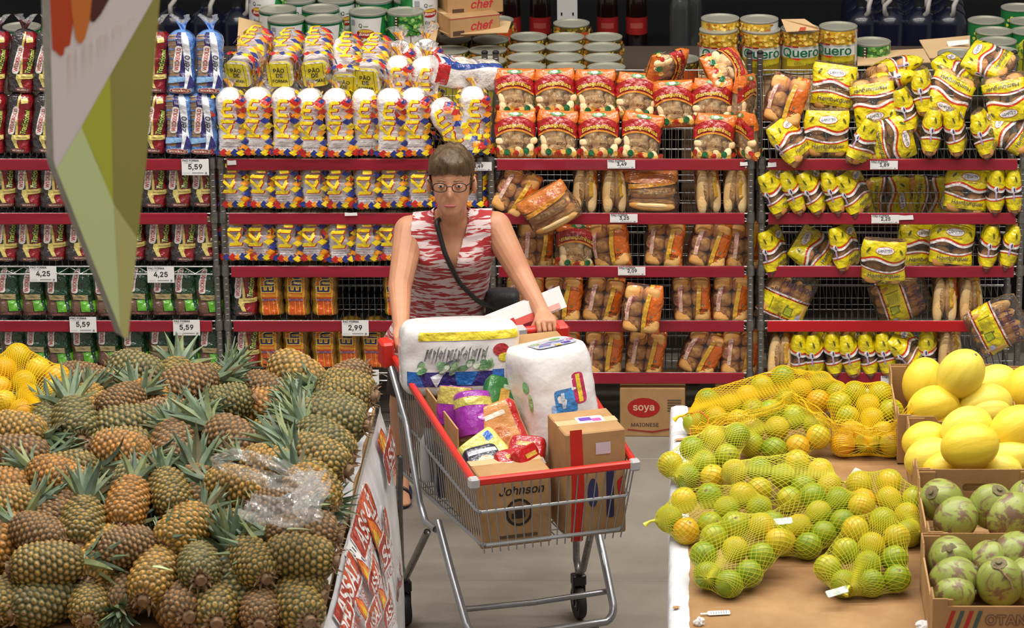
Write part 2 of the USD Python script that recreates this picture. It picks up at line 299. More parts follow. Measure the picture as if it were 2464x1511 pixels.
# ---------------------------------------------------------------- chrome wire shelf units
SZ = [1.149, 0.929, 0.711, 0.485, 0.267]
UX = [(-2.84, -1.835), (-1.80, -0.79), (-0.745, 0.272), (0.315, 1.335)]
UN = ['far left', 'centre left', 'centre right', 'far right']
SD = 0.47
def shelf_unit(i):
    x0, x1 = UX[i]; w = x1 - x0
    t = xf('wire_shelf_unit', mat4((x0, 0, 0)), 'chrome wire shelving unit of five shelves, ' + ['the one behind the hanging sign', 'directly behind the woman, holding white loaf bags', 'holding roll and bun bags, right of the woman', 'farthest right, holding yellow bun bags'][i], 'shelving unit', 'wire shelving units')
    fz = SZ[0] + 0.004
    for x, y, top in ((0, 0, fz), (w, 0, fz), (0, SD, 1.455), (w, SD, 1.455)):
        prof = [(0.011, 0.0), (0.011, 0.02)]; z = 0.04
        while z < top - 0.03: prof += [(0.0127, z), (0.0127, z + 0.022), (0.0118, z + 0.0235), (0.0127, z + 0.025)]; z += 0.025
        prof += [(0.0127, top)]
        obj('post', moved(lathe([(0.0, 0.0)] + prof + [(0.0, top)], 14), mat4((x, y, 0))), MT['dull_metal'], t, 30)
        if y > 0: obj('post_cap', moved(lathe([(0, top), (0.0135, top), (0.0135, top + 0.008), (0.009, top + 0.012), (0, top + 0.012)], 14), mat4((x, y, 0))), MT['black_plastic'], t)
    for k, z in enumerate(SZ):
        truss = (i == 0 and k == 2) or (i == 1 and k == 4)
        A, B = [], []
        for x in np.arange(0.03, w - 0.02, 0.026): A.append((x, 0.0, z - 0.004)); B.append((x, SD, z - 0.004))
        for y in (0.005, 0.16, 0.31, SD): A.append((0, y, z - 0.008)); B.append((w, y, z - 0.008))
        dk = obj('wire_deck', cat_(seg_tubes(A, B, 0.0021), seg_tubes([(0, -.004, z - .003), (0, SD, z - .003)], [(w, -.004, z - .003), (w, SD, z - .003)], 0.0035, 6)), MT['chrome'], t, True, kind='stuff')
        zig = np.array([(x, 0.0, z - (0.006 if j % 2 else 0.034)) for j, x in enumerate(np.arange(0.02, w, 0.045))])
        obj('truss_edge', cat_(tube(zig, 0.0026, 6), tube([(0, 0, z - 0.036), (w, 0, z - 0.036)], 0.0035, 6)), MT['chrome'], t, True)
        for x in (0, w):
            for y in (0, SD):
                obj('collar', moved(lathe([(0.0165, z - 0.040), (0.0175, z - 0.036), (0.0165, z - 0.006), (0.0150, z + 0.002), (0.0128, z + 0.002)], 14), mat4((x, y, 0))), MT['dull_metal'], t, 30)
        if not truss:
            red = (i == 3 and k == 3)
            pr = Polygon([(-0.008, 0.001), (-0.014, -0.002), (-0.019, -0.040), (-0.015, -0.044), (-0.013, -0.041), (-0.011, -0.006), (-0.007, -0.002)])
            r = extrude(pr, w - 0.05); r.apply_transform(mat4((0.025, -0.004, z), np.array([[0, 0, 1.0], [1, 0, 0], [0, 1, 0]])))
            obj('price_rail', r, MT['rail_red' if red else 'rail'], t, 30, label='brighter red price rail' if red else None)
    A, B = [], []
    for x in np.arange(0.02, w, 0.026): A.append((x, SD + 0.006, 0.22)); B.append((x, SD + 0.006, 1.385))
    for z in list(np.array([z0 + d for z0 in SZ[1:] for d in (0.02, 0.13)])) + [1.17, 1.28]: A.append((0, SD + 0.003, z)); B.append((w, SD + 0.003, z))
    obj('back_grid', cat_(seg_tubes(A, B, 0.0018), seg_tubes([(0, SD + .006, 1.385)], [(w, SD + .006, 1.385)], 0.0032, 6)), MT['chrome'], t, True, kind='stuff')
    for x in (0.0, w):
        A = [(x, y, 1.15) for y in np.arange(0.05, SD, 0.05)]; B = [(x, y, 1.37 - 0.0 * y) for y in np.arange(0.05, SD, 0.05)]
        A += [(x, 0.02, 1.15), (x, 0.02, 1.3)]; B += [(x, 0.02, 1.3), (x, SD, 1.38)]
        B = [(b[0], b[1], min(b[2], 1.3 + (b[1] - .02) * .178)) for b in B]
        obj('side_grid', seg_tubes(A, B, 0.0018), MT['chrome'], t, True, kind='stuff')
    return t
for i in range(4): shelf_unit(i)

# price tickets clipped to the rails
def ticket(px, py, w, h, price, where, lean=-4, small=False):
    p = aty(px, py, -0.026); o = (p[0], p[1] - .002, p[2])
    R = RX(lean); t = xf('price_ticket', mat4(o, R), where, 'price ticket', None)
    obj('card', cbx(-w / 2, w / 2, 0, 0.0012, -h / 2, h / 2, 0.0003), MT['paper'], t)
    L = [(ctr(tpoly(price, 0.3 * h if not small else .38 * h, True), (-.0 if not small else .02) * w, 0.0), (40, 40, 44)), (ctr(tpoly('PAO FORMA', 0.12 * h, True), -.16 * w, .42 * h, w=.6 * w), (60, 60, 66)), (ctr(tpoly('Pr. Red. Unitario', 0.08 * h), -.25 * w, .28 * h, w=.35 * w), (90, 90, 96)),
         (sbox(-.12 * w, -.36 * h, .3 * w, -.33 * h), (90, 90, 96)), (sbox(.36 * w, -.4 * h, .43 * w, -.3 * h), (130, 130, 134)), (sbox(-.45 * w, -.38 * h, -.2 * w, -.37 * h), (150, 150, 154)), (sbox(-.45 * w, -.34 * h, -.2 * w, -.33 * h), (150, 150, 154))]
    m, c = print_mesh(L, plane((0, -.0002, 0), (1, 0, 0), (0, 0, 1)), edge=0.05)
    obj('printed_price', m, MT['print'], t, False, c)
for px, py, pr, wh in [(470, 402, '5,59', 'white price ticket reading 5,59 on the top rail of the left unit'), (104, 659, '4,25', 'white price ticket reading 4,25 left of the hanging sign'), (387, 661, '4,25', 'white price ticket reading 4,25 right of the hanging sign'),
                       (200, 781, '5,59', 'white price ticket reading 5,59 just left of the sign tip'), (449, 788, '5,59', 'white price ticket reading 5,59 on the fourth rail, right of the sign tip'), (855, 789, '2,99', 'white price ticket reading 2,99 above the orange wrapped loaves'), (264, 901, '5,59', 'white price ticket half hidden behind pineapples on the lowest left rail'), (880, 908, '2,99', 'white price ticket behind the topmost pineapple at the right end of the heap')]:
    ticket(px, py, 0.106, 0.064, pr, wh)
for px, py, pr, wh in [(1495, 395, '3,49', 'narrow price ticket reading 3,49 under the small roll bags'), (1501, 525, '3,25', 'narrow price ticket reading 3,25 on the second rail'), (1520, 652, '2,09', 'narrow price ticket reading 2,09 on the third rail'), (2127, 397, '1,89', 'narrow price ticket reading 1,89 under the yellow bun bags'), (2130, 527, '2,25', 'narrow price ticket reading 2,25 on the second rail at the right'), (1150, 400, '3,49', 'blank looking ticket at the right end of the rail behind the woman'), (2152, 914, '2,25', 'narrow ticket on the lowest right rail beside the melon carton')]:
    ticket(px, py, 0.108, 0.034, pr, wh, small=True)
for px, py, w, h, wh in [(558, 391, .036, .02, 'small blank white sticker at the left end of a maroon rail'), (1858, 396, .034, .02, 'small blank white sticker at the left end of the far right top rail'), (1790, 394, .03, .016, 'torn scrap of white sticker at the right end of a maroon rail'), (2180, 523, .06, .02, 'torn white sticker beside the 2,25 ticket'), (845, 515, .05, .014, 'scraped white sticker remains on the rail under the white loaves')]:
    p = aty(px, py, -0.0235)
    obj('rail_sticker', moved(extrude(Polygon([(-w / 2, -h / 2), (w / 2, -h * .4), (w * .45, h / 2), (-w * .1, h * .38), (-w / 2, h / 2)]), 0.0006), mat4(p + np.array([0, -.002, 0]), RX(84))), MT['paper'], label=wh, cat='sticker')

# ---------------------------------------------------------------- display tables
TZ = 0.98
MT['hardboard'] = mat('hardboard', (176, 138, 96), rough=0.45, spec=0.3, var=(134, 96, 60), vscale=3.2, detail=7, bump=0.05, bscale=80)
MT['white_wrap'] = mat('white_paper_wrap', (214, 214, 218), rough=0.5, bump=0.7, bscale=30, bdist=0.006)
MT['wood'] = mat('pallet_wood', (120, 88, 58), rough=0.8, var=(90, 64, 42), vscale=6, stretch=(1, 6, 6))
def table(x0, x1, y0, y1, label):
    t = xf('display_table', mat4((x0, y0, 0)), label, 'table'); w, d = x1 - x0, y1 - y0
    obj('table_top', cbx(0, w, 0, d, TZ - 0.025, TZ, 0.003), MT['hardboard'], t)
    for x in (0.10, w - 0.16):
        for y in (0.08, d - 0.2): obj('leg', cbx(x, x + 0.08, y, y + 0.08, 0, TZ - 0.12, 0.004), MT['wood'], t)
    for y in (0.08, d - 0.2): obj('beam', cbx(0.06, w - 0.06, y, y + 0.08, TZ - 0.12, TZ - 0.025, 0.004), MT['wood'], t)
    return t, w, d
tl, _, _ = table(-3.3, -0.99, -4.62, -2.42, 'brown board display table under the pineapple heap')
tr, w_, d_ = table(-0.025, 1.75, -4.62, -2.42, 'brown board display table with a white wrapped edge under the net bags')
# crumpled white wrapping round the left edge of the right-hand table
yy = np.linspace(-0.012, d_ + 0.004, 120); prof = [(0.046, 0.0008), (0.03, 0.004), (0.008, 0.004), (-0.008, -0.002), (-0.012, -0.03), (-0.013, -0.10), (-0.011, -0.2)]
pts = np.array([[(x, y, TZ + z) for x, z in prof] for y in yy]); nz = meshkit.fbm(pts.reshape(-1, 3) * [30, 14, 30], 3, 4).reshape(pts.shape[:2]) - 0.5
pts[..., 2] += nz * np.array([.001, .004, .006, .006, .006, .01, .02]); pts[..., 0] += nz * np.array([.02, .004, .004, .007, .014, .02, .024]); pts[..., 2] = np.maximum(pts[..., 2], np.where(pts[..., 0] > 0, TZ + .0006, -1))
nb, npf = pts.shape[:2]; I, J = np.meshgrid(np.arange(nb - 1), np.arange(npf - 1), indexing='ij'); q = np.stack([I * npf + J, I * npf + J + 1, (I + 1) * npf + J + 1, (I + 1) * npf + J], -1).reshape(-1, 4)
obj('white_wrapping', (pts.reshape(-1, 3), q), MT['white_wrap'], tr, True)
for v_, s_ in ((1.86, .05), (0.52, .024), (1.15, .02)):
    tp = Polygon([(0, 0), (s_ * .4, -.006), (s_, .002), (s_ * .8, .012), (s_ * .3, .014)])
    obj('torn_patch', moved(extrude(tp, .0008), mat4((0.0, v_, TZ + .0085), RZ(20))), MT['cardboard'], tr)

# printed plastic skirt hanging from the edge of the pineapple table
def skirt(u, v, lift=0.0):
    """u: metres along +y from the near end; v: metres down"""
    u, v = np.asarray(u, float), np.asarray(v, float); k = np.clip(v / 0.5, 0, 1); d = 0.004 + (0.125 - .075 * np.clip((u - 1.0) / 1.1, 0, 1)) * (1 - np.exp(-np.clip(v - .015, 0, 1) / .15))
    f = 0.013 * k * np.sin(u * 13 + 0.8 * np.sin(u * 5) + v * 1.2) + 0.008 * k * np.sin(u * 31 + v * 4) + 0.004 * (meshkit.fbm(np.stack([u * 9, v * 5, 0 * u], -1), 3, 2) - .5)
    return np.stack([-0.984 + d + f + 0.006 + lift, -4.6 + u, TZ + 0.004 - v + 0.006 * np.sin(u * 9) * np.clip(1 - v * 6, 0, 1)], -1)
U, V = np.meshgrid(np.linspace(0, 2.17, 180), np.r_[np.linspace(0, 0.95, 44)], indexing='ij'); g = skirt(U.ravel(), V.ravel())
n1, n2 = U.shape; I, J = np.meshgrid(np.arange(n1 - 1), np.arange(n2 - 1), indexing='ij'); q = np.stack([I * n2 + J, I * n2 + J + 1, (I + 1) * n2 + J + 1, (I + 1) * n2 + J], -1).reshape(-1, 4)
MT['skirt'] = mat('white_plastic_sheet', (226, 226, 230), rough=0.3, coat=0.4, coat_rough=0.1, bump=0.35, bscale=16, bdist=0.01)
lipU = np.linspace(0, 2.17, 180); lip = np.array([[(-0.992 - 0.05 * s + .004 * math.sin(20 * u_ + s * 3), -4.6 + u_, TZ + 0.0012 + .004 * (1 - s)) for s in (1, .6, .25, 0)] for u_ in lipU])
I2, J2 = np.meshgrid(np.arange(179), np.arange(3), indexing='ij'); q2 = np.stack([I2 * 4 + J2, I2 * 4 + J2 + 1, (I2 + 1) * 4 + J2 + 1, (I2 + 1) * 4 + J2], -1).reshape(-1, 4)
sk = xf('plastic_table_skirt', None, 'white plastic sheet with red and orange logos hanging from the pineapple table', 'table skirt')
obj('sheet', trimesh.util.concatenate([trimesh.Trimesh(*meshkit.arrays((g, q))[:2], process=False), trimesh.Trimesh(*meshkit.arrays((lip.reshape(-1, 3), q2))[:2], process=False)]), MT['skirt'], sk, True)
RED, ORA = (176, 38, 22), (236, 120, 26)
def logo(x, y, s=1.0):
    o = []
    leaf = Polygon([(-.09, .02), (-.085, .075), (-.055, .115), (-.02, .085), (-.005, .04), (-.02, .01)]).buffer(.008).buffer(-.004)
    plate = affinity.skew(rrect(-.125, -.036, .125, .036, .016), xs=16, origin=(0, 0)); plate = affinity.skew(plate, ys=7, origin=(0, 0))
    word = affinity.skew(ctr(tpoly('ASSAÍ', .05, True, 12), 0.004, .003, w=.2), ys=7, origin=(0, 0))
    sub = affinity.skew(ctr(tpoly('ATACADISTA', .016), .012, -.055, w=.2), ys=7, origin=(0, 0)); sub2 = affinity.skew(ctr(tpoly('DESDE', .009), .05, -.077, w=.08), ys=7, origin=(0, 0))
    for p, c in ((leaf, RED), (leaf.buffer(-.007), ORA), (affinity.translate(affinity.scale(leaf, .5, .6), -.004, -.012), (246, 190, 40)), (plate.buffer(.006), (240, 236, 236)), (plate, RED), (affinity.translate(plate, .0, .02).intersection(plate).intersection(sbox(0, -.1, .2, .2)), (196, 70, 24)), (word, (246, 242, 242)), (sub, RED), (sub2, RED)):
        o.append((affinity.translate(affinity.scale(p, s, s, origin=(0, 0)), x, y), c))
    return o
gu, gv = np.meshgrid(np.linspace(0, 2.17, 300), np.linspace(0, .95, 150), indexing='ij'); gp = skirt(gu, gv).reshape(-1, 3) - EYE
cf_, sf_ = math.cos(PITCH), math.sin(PITCH); gd = gp[:, 1] * cf_ - gp[:, 2] * sf_; gpx = np.stack([X0 + FPX * gp[:, 0] / gd, Y0 - FPX * (gp[:, 1] * sf_ + gp[:, 2] * cf_) / gd], -1)
def on_skirt(px, py):
    k = np.argmin(((gpx - [px, py]) ** 2).sum(1)); return gu.ravel()[k], -gv.ravel()[k]
lay = []
def turn(px, py):
    """angle of the print on the sheet there, from the slope at which its words climb, and its size"""
    u, v = on_skirt(px, py); q = np.array([(u + du, -v + dv) for du, dv in ((-.03, 0), (.03, 0), (0, -.03), (0, .03))]); p_ = skirt(q[:, 0], q[:, 1]) - EYE; d_ = p_[:, 1] * cf_ - p_[:, 2] * sf_; s_ = np.stack([FPX * p_[:, 0] / d_, -FPX * (p_[:, 1] * sf_ + p_[:, 2] * cf_) / d_], -1)
    Jm = np.stack([(s_[1] - s_[0]) / .06, -(s_[3] - s_[2]) / .06], 1); A2 = np.linalg.inv(Jm) @ np.stack([np.array([40, -92]) / .2, np.array([-30, -26]) / .072], 1); U_, S2, V_ = np.linalg.svd(A2); R2 = U_ @ np.diag([1, np.sign(np.linalg.det(U_ @ V_))]) @ V_
    return math.degrees(math.atan2(A2[1, 0], A2[0, 0])), float(np.clip(np.hypot(*A2[:, 0]), 1, 1.8)), float(np.clip(np.hypot(*A2[:, 1]), .75, 1.15))
for px, py, k in ((872, 1255, 1), (924, 1318, 1), (822, 1412, 1), (928, 1085, .9), (884, 1392, .6), (938, 1382, .55), (916, 1462, .6), (868, 1490, .6), (786, 1500, .8)):
    o_ = on_skirt(px, py); an_, sc_, sv_ = turn(px, py)
    lay += [(affinity.rotate(affinity.scale(p_, sc_ * k, sv_ * k, origin=o_), an_, origin=o_), c_) for p_, c_ in logo(*o_)]
lay = [(p_.intersection(sbox(.004, -.94, 2.166, -.012)), c_) for p_, c_ in lay]
msk, csk = print_mesh(lay, lambda x, y, l: skirt(x, -y, 0.0012 + l), edge=0.012, step=.0005)
obj('printed_logos', msk, MT['plastic_print'], sk, True, csk)
u_, v_ = on_skirt(848, 1336)
lay = [(affinity.skew(rrect(u_ - .06, v_ - .03, u_ + .06, v_ + .03, .003), ys=6, origin=(u_, v_)), (228, 226, 226)), (ctr(tpoly('5,90', .022, True), u_ - .015, v_, 4), (40, 40, 44)), (sbox(u_ + .035, v_ - .004, u_ + .045, v_ + .012), (70, 70, 74)), (sbox(u_ - .04, v_ - .02, u_ + .02, v_ - .018), (80, 80, 84))]
msk, csk = print_mesh(lay, lambda x, y, l: skirt(x, -y, 0.004 + l), edge=0.02)
obj('price_sticker', msk, MT['print'], sk, True, csk, label='white price sticker reading 5,90')
# ---------------------------------------------------------------- wrapped bread
ORD = 'first second third fourth fifth sixth seventh eighth ninth tenth eleventh twelfth thirteenth fourteenth fifteenth sixteenth seventeenth eighteenth nineteenth twentieth'.split()
def smooth01(t, a, b):
    x = np.clip((np.asarray(t, float) - a) / (b - a), 0, 1); return x * x * (3 - 2 * x)
def loaf_loft(H, seed, a=0.0515, b=0.055, neck=True):
    def env(t):
        t = np.asarray(t, float); lo = 0.92 + 0.08 * np.sqrt(np.clip(1 - (1 - np.clip(t / 0.07, 0, 1)) ** 2, 0, 1))
        hi = np.sqrt(np.clip(1 - np.clip((t - 0.84) / 0.165, 0, 1) ** 2, 0.0, 1)); hi = np.maximum(hi, 0.16 if neck else 0.5)
        return lo * hi * (1 + 0.035 * np.sin(t * 9 + seed) + 0.02 * np.sin(t * 23 + seed * 2))
    return Loft(H, lambda t: a * env(t), lambda t: b * env(t), 3.4, 0.0042, 30, seed, lambda t: (0.004 * np.sin(4 * np.asarray(t) + seed), 0.002 * np.sin(6 * np.asarray(t))))
def tuft(z0, cols, seed=0, h=0.05, r1=0.032, y0=0.0):
    """the twisted, flared end of a bag"""
    r = np.random.default_rng(seed); n, m = 40, 9; th = np.linspace(0, 2 * np.pi, n, endpoint=False); V, C = [], []
    ph = r.uniform(0, 6, 4); lean = r.uniform(-.012, .012, 2)
    for k in range(m):
        t = k / (m - 1); rad = 0.010 + (r1 - 0.010) * t ** 1.3
        w = rad * (1 + t * (0.35 * np.sin(3 * th + ph[0]) + 0.3 * np.sin(7 * th + ph[1] + t) + .2 * np.sin(11 * th + ph[2])))
        V.append(np.stack([w * np.cos(th) + lean[0] * t * 2, w * np.sin(th) * .8 + lean[1] * t + y0, z0 + h * t * (1 + .25 * np.sin(2 * th + ph[3]))], -1)); k2 = (np.floor(th * 2.2 + t * 3 + ph[0]) % len(cols)).astype(int); C.append(np.array([lin(c) for c in cols])[k2])
    V, C = np.vstack(V), np.vstack(C); I, J = np.meshgrid(np.arange(m - 1), np.arange(n), indexing='ij'); J2 = (J + 1) % n
    q = np.stack([I * n + J, I * n + J2, (I + 1) * n + J2, (I + 1) * n + J], -1).reshape(-1, 4); F = np.vstack([q[:, [0, 1, 2]], q[:, [0, 2, 3]]])
    f0 = F[(F // n).max(1) <= 5]; f1 = F[(F // n).max(1) > 5]
    u0, i0 = np.unique(f0, return_inverse=True); u1, i1 = np.unique(f1, return_inverse=True)
    return (V[u0], i0.reshape(-1, 3), C[u0]), (V[u1], i1.reshape(-1, 3))
def add_tuft(p, L, cols, seed, **k):
    A, B = tuft(L.H * 0.985, cols, seed, **k)
    t = obj('bag_tuft', (A[0], A[1]), MT['plastic_print'], p, True, A[2]); obj('tuft_film', B, MT['film_tuft'], t, True)
def loaf(p, L, wrap, layers, cols, seed, bottom=None, tuft_=True, edge=.007):
    obj('wrapped_body', L.mesh(56, 44), MT[wrap], p, True)
    m, c = print_mesh(layers, L.S, edge=edge, clip=sbox(-L.per / 2, 0.002, L.per / 2, L.H * 0.97))
    if bottom:
        m2, c2 = print_mesh(bottom, plane((0, 0, -0.002), (1, 0, 0), (0, -1, 0)), edge=0.03); m = trimesh.util.concatenate([m, m2]); c = np.vstack([c, c2])
    obj('printed_design', m, MT['plastic_print'], p, True, c)
    if tuft_: add_tuft(p, L, cols, seed)
BL, RD, YE, OR = (38, 52, 130), (196, 38, 30), (240, 208, 28), (236, 150, 26)
def kim_design(H, dy=0.0, seed=0):
    r = np.random.default_rng(seed); L = [(sbox(-.13, 0, .13, .009), (226, 208, 32))]
    for k in range(70):
        h = r.uniform(0.0, H); s = r.choice([-1, 1]) * r.uniform(0.046, 0.125); L.append((diamond(s, h, r.uniform(.009, .016), r.uniform(.009, .016)), [YE, OR, YE, OR, BL, RD, YE][k % 7]))
    for k, h in enumerate(np.arange(.035, H - .03, .021)):
        L.append((diamond(0.038 + .006 * math.sin(k * 2.1), h, .0135, .0135), [OR, BL, YE, OR, YE, BL, OR, RD][k % 8]))
    L.append((diamond(.037, H * .83, .018, .02), RD)); L.append((diamond(.041, H * .845, .009, .01), BL)); L.append((diamond(-.045, H * .62, .012, .018), RD)); L.append((diamond(-.046, H * .55, .008, .012), BL))
    for k, s in enumerate(np.arange(-.125, .126, .0155)):
        L.append((diamond(s, .016, .0125, .013 + .004 * (k % 2)), [BL, RD, OR, BL, YE, RD][k % 6]))
    t = affinity.rotate(tpoly('Kim', 0.032), 90, origin=(0, 0)); t = ctr(t, -.004, .150 + dy); b = t.bounds
    k = .148 / (b[3] - b[1]); t = affinity.scale(t, 1.0, k); t = warp(t, lambda x, y: (x + .0035 * np.sin(y * 95), y))
    t = t.buffer(.0021); L += [(affinity.translate(t, .0022, -.0022).buffer(.0008), (186, 34, 26)), (t, (244, 214, 30))]
    L += [(ctr(tpoly('Sem Gorduras Trans', .005), -.008, .058 + dy * .6, w=.055), (60, 62, 110)), (ctr(tpoly('Peso Líquido 500 g', .005, True), .004, .041, w=.05), (50, 52, 105)), (ctr(tpoly('Indústria Brasileira', .004), .006, .033, w=.04), (70, 72, 120))]
    return L
PAO = [(rrect(-.0475, -.050, .0475, .050, .012), (226, 208, 32)), (rrect(-.036, -.05, -.0345, .05, .0005), (30, 30, 30)), (rrect(.0345, -.05, .036, .05, .0005), (30, 30, 30)), (ctr(tpoly('PÃO', .016, True), 0, .022), (24, 24, 24)), (ctr(tpoly('DE', .016, True), 0, -.002), (24, 24, 24)), (ctr(tpoly('FORMA', .016, True), 0, -.026, w=.06), (24, 24, 24))]
TC = [YE, OR, (250, 250, 245), RD, YE, BL, OR]
def white_loaf(seed): return lambda p: loaf(p, L := loaf_loft(0.262, seed), 'wrap_white', kim_design(.262, 0, seed), TC, seed, PAO)
def white_short(seed): return lambda p: loaf(p, loaf_loft(0.196, seed, neck=False), 'wrap_white', kim_design(.196, -.012, seed), TC, seed, PAO, tuft_=False)
def plate(x, y, w, h, text, bend=.006):
    f = lambda X, Y: (X + bend * np.sin((Y - y) * math.pi / h), Y)
    t = ctr(tpoly(text, .016, True), x, y, 90, w=h * .84); b = t.bounds; t = affinity.scale(t, w * .55 / (b[2] - b[0]), h * .84 / (b[3] - b[1]))
    return [(warp(rrect(x - w / 2, y - h / 2, x + w / 2, y + h / 2, w * .42), f), (226, 216, 210)), (warp(t, f), (178, 30, 42))]
def brand_foot(s=0.0): return [(ell(s, .012, .03, .009), (150, 92, 88)), (ell(s, .012, .0285, .0078), (92, 40, 42)), (ctr(tpoly('WICKBOLD', .008, True), s, .012, w=.045), (226, 196, 180))]
def red_design(H):
    f = lambda X, Y: (X + .006 * np.sin(Y * 26), Y)
    L = [(warp(sbox(-.012, 0, .115, H), f), (136, 20, 30)), (warp(Polygon([(-.022, .03), (-.012, .03), (.0, H), (-.008, H)]), f), (214, 196, 110))]
    L += plate(-.026, .128, .026, .112, 'WICKBOLD')
    t = ctr(tpoly('Tradicional', .02, True, 10), .022, .125, 84, w=.095); t = affinity.scale(t, 1.5, .98); L += [(t.buffer(.003), (40, 40, 14)), (t, (206, 214, 96))]
    L += [(Polygon([(-.028, .052), (.045, .058), (.045, .076), (-.026, .072)]), (226, 208, 120)), (Polygon([(.0, .0), (.012, .0), (-.012, .055), (-.028, .055)]), (222, 204, 120)), (sbox(-.008, .062, .032, .066), (176, 150, 80)), (Polygon([(.0, H * .8), (.026, H * .82), (.024, H * .9), (-.002, H * .88)]), (220, 204, 118))]
    return [(affinity.translate(p, .012, 0), c) for p, c in L + brand_foot(.0)]
def zero_design(H):
    r = np.random.default_rng(3); L = [(sbox(-.05, .03, -.006, H * .9), (158, 128, 104))]
    for k in range(11): y = .04 + k * .018; L.append((Polygon([(-.05, y), (-.01, y + .006), (-.01, y + .012), (-.05, y + .005)]), (92, 128, 186) if k % 2 else (176, 148, 122)))
    f = lambda X, Y: (X + .008 * np.sin(Y * 14 + .5), Y)
    L += [(warp(sbox(-.014, .03, .012, H), f), (50, 40, 104)), (warp(sbox(.006, .02, .03, H), f), (226, 228, 236))]
    for k in range(5): L.append((warp(sbox(-.008 + k * .004, H * .8, -.0065 + k * .004, H * .93), f), (200, 200, 220)))
    L += plate(-.012, .135, .026, .105, 'WICKBOLD')
    L += [(ctr(tpoly('zero', .026, False, 8), .021, .12, 88, w=.062), (26, 30, 60)), (Polygon([(-.045, .038), (.015, .05), (.012, .068), (-.045, .062)]), (140, 182, 226)), (Polygon([(.02, .02), (.05, .03), (.03, .08)]), (46, 44, 110))]
    return L + [(ell(0, .012, .036, .011), (226, 190, 170)), (ell(0, .012, .034, .0095), (130, 52, 52)), (ctr(tpoly('WICKBOLD', .008, True), 0, .012, w=.054), (236, 216, 190))]
def green_design(H):
    L = [(sbox(-.05, .0, -.016, .11), (96, 66, 54)), (sbox(-.11, 0, -.05, .09), (104, 170, 40)), (sbox(.05, 0, .11, .06), (104, 170, 40)), (Polygon([(.0, .018), (.034, .018), (.03, .062), (-.004, .06)]), (96, 172, 44)), (sbox(-.06, .0, .06, .016), (84, 48, 42)), (sbox(-.03, .016, -.004, .06), (110, 78, 62))]
    L += plate(-.014, .142, .026, .10, 'WICKBOLD')
    L += [(ctr(tpoly('Integral', .018, False, 10), .026, .14, 84, w=.075), (52, 92, 66)), (Polygon([(-.03, .066), (.03, .064), (.03, .086), (-.03, .088)]), (186, 168, 122)), (sbox(-.02, .074, .02, .078), (160, 142, 98)), (ctr(tpoly('WICKBOLD', .008, True), 0, .008, w=.045), (176, 110, 104))]
    return L
def energy_design(H):
    L = [(sbox(-.034, 0, .034, H), (206, 84, 26)), (sbox(-.034, .075, .034, H), (226, 150, 34)), (sbox(-.03, .085, .030, H), (216, 112, 28)), (sbox(-.034, 0, -.03, .2), (236, 196, 60)), (sbox(.026, 0, .029, .2), (236, 196, 60)), (sbox(-.006, 0, -.004, .06), (236, 186, 60)), (sbox(.012, 0, .014, .06), (236, 186, 60))]
    t = ctr(tpoly('Energ', .03, True), .003, .155, 90, w=.14); t = affinity.scale(t, 1.15, .85)
    return L + [(t.buffer(.0035), (240, 208, 80)), (t, (42, 36, 86)), (rrect(-.03, .06, .028, .067, .003), (170, 130, 170)), (sbox(-.022, .062, .02, .065), (90, 66, 126))]
kind('loaf_white_a', white_loaf(1)); kind('loaf_white_b', white_loaf(2)); kind('loaf_white_c', white_short(3)); kind('loaf_white_d', white_short(5))
kind('loaf_red', lambda p: loaf(p, loaf_loft(.245, 4), 'wrap_black', red_design(.245), [(150, 28, 36), (60, 50, 54), (30, 28, 30)], 4)); kind('loaf_red_short', lambda p: loaf(p, loaf_loft(.196, 6, neck=False), 'wrap_black', red_design(.196), [], 4, tuft_=False))
kind('loaf_blue', lambda p: loaf(p, loaf_loft(.245, 7), 'wrap_blue', zero_design(.245), [(60, 120, 220), (150, 190, 235), (60, 120, 220)], 7)); kind('loaf_green', lambda p: loaf(p, loaf_loft(.196, 8, neck=False), 'wrap_green', green_design(.196), [], 8, tuft_=False))
kind('loaf_orange', lambda p: loaf(p, loaf_loft(.196, 9, neck=False), 'wrap_gold', energy_design(.196), [], 9, tuft_=False))
def premium(p):
    H = .3; f = lambda X, Y: (X + .012 * np.sin(Y * 20), Y)
    L = [(sbox(-.13, .0, .13, .05), (190, 30, 36)), (warp(sbox(-.05, .05, -.03, H), f), (190, 30, 36)), (warp(sbox(.028, .05, .05, H), f), (40, 70, 150)), (warp(sbox(-.028, .06, .026, H), f), (236, 226, 214)), (Polygon([(-.05, .012), (.05, .012), (.03, .05), (-.03, .05)]), (236, 236, 236)), (Polygon([(.0, .02), (.05, .03), (.045, .1)]), (40, 70, 150)),
         (rrect(-.036, .052, .036, .078, .012), (190, 30, 36)), (rrect(-.034, .054, .034, .076, .011), (240, 238, 238)), (ctr(tpoly('PANCO', .014, True), .006, .065, w=.044), (44, 50, 110)), (ell(-.024, .066, .007, .006), (40, 60, 140)), (ctr(tpoly('Premium', .024, False, 10), 0, .17, 180, w=.085), (50, 66, 150))]
    loaf(p, loaf_loft(H, 12, .056, .056), 'wrap_white', L, [(190, 30, 36), (240, 240, 240)], 12)
kind('loaf_striped', premium)

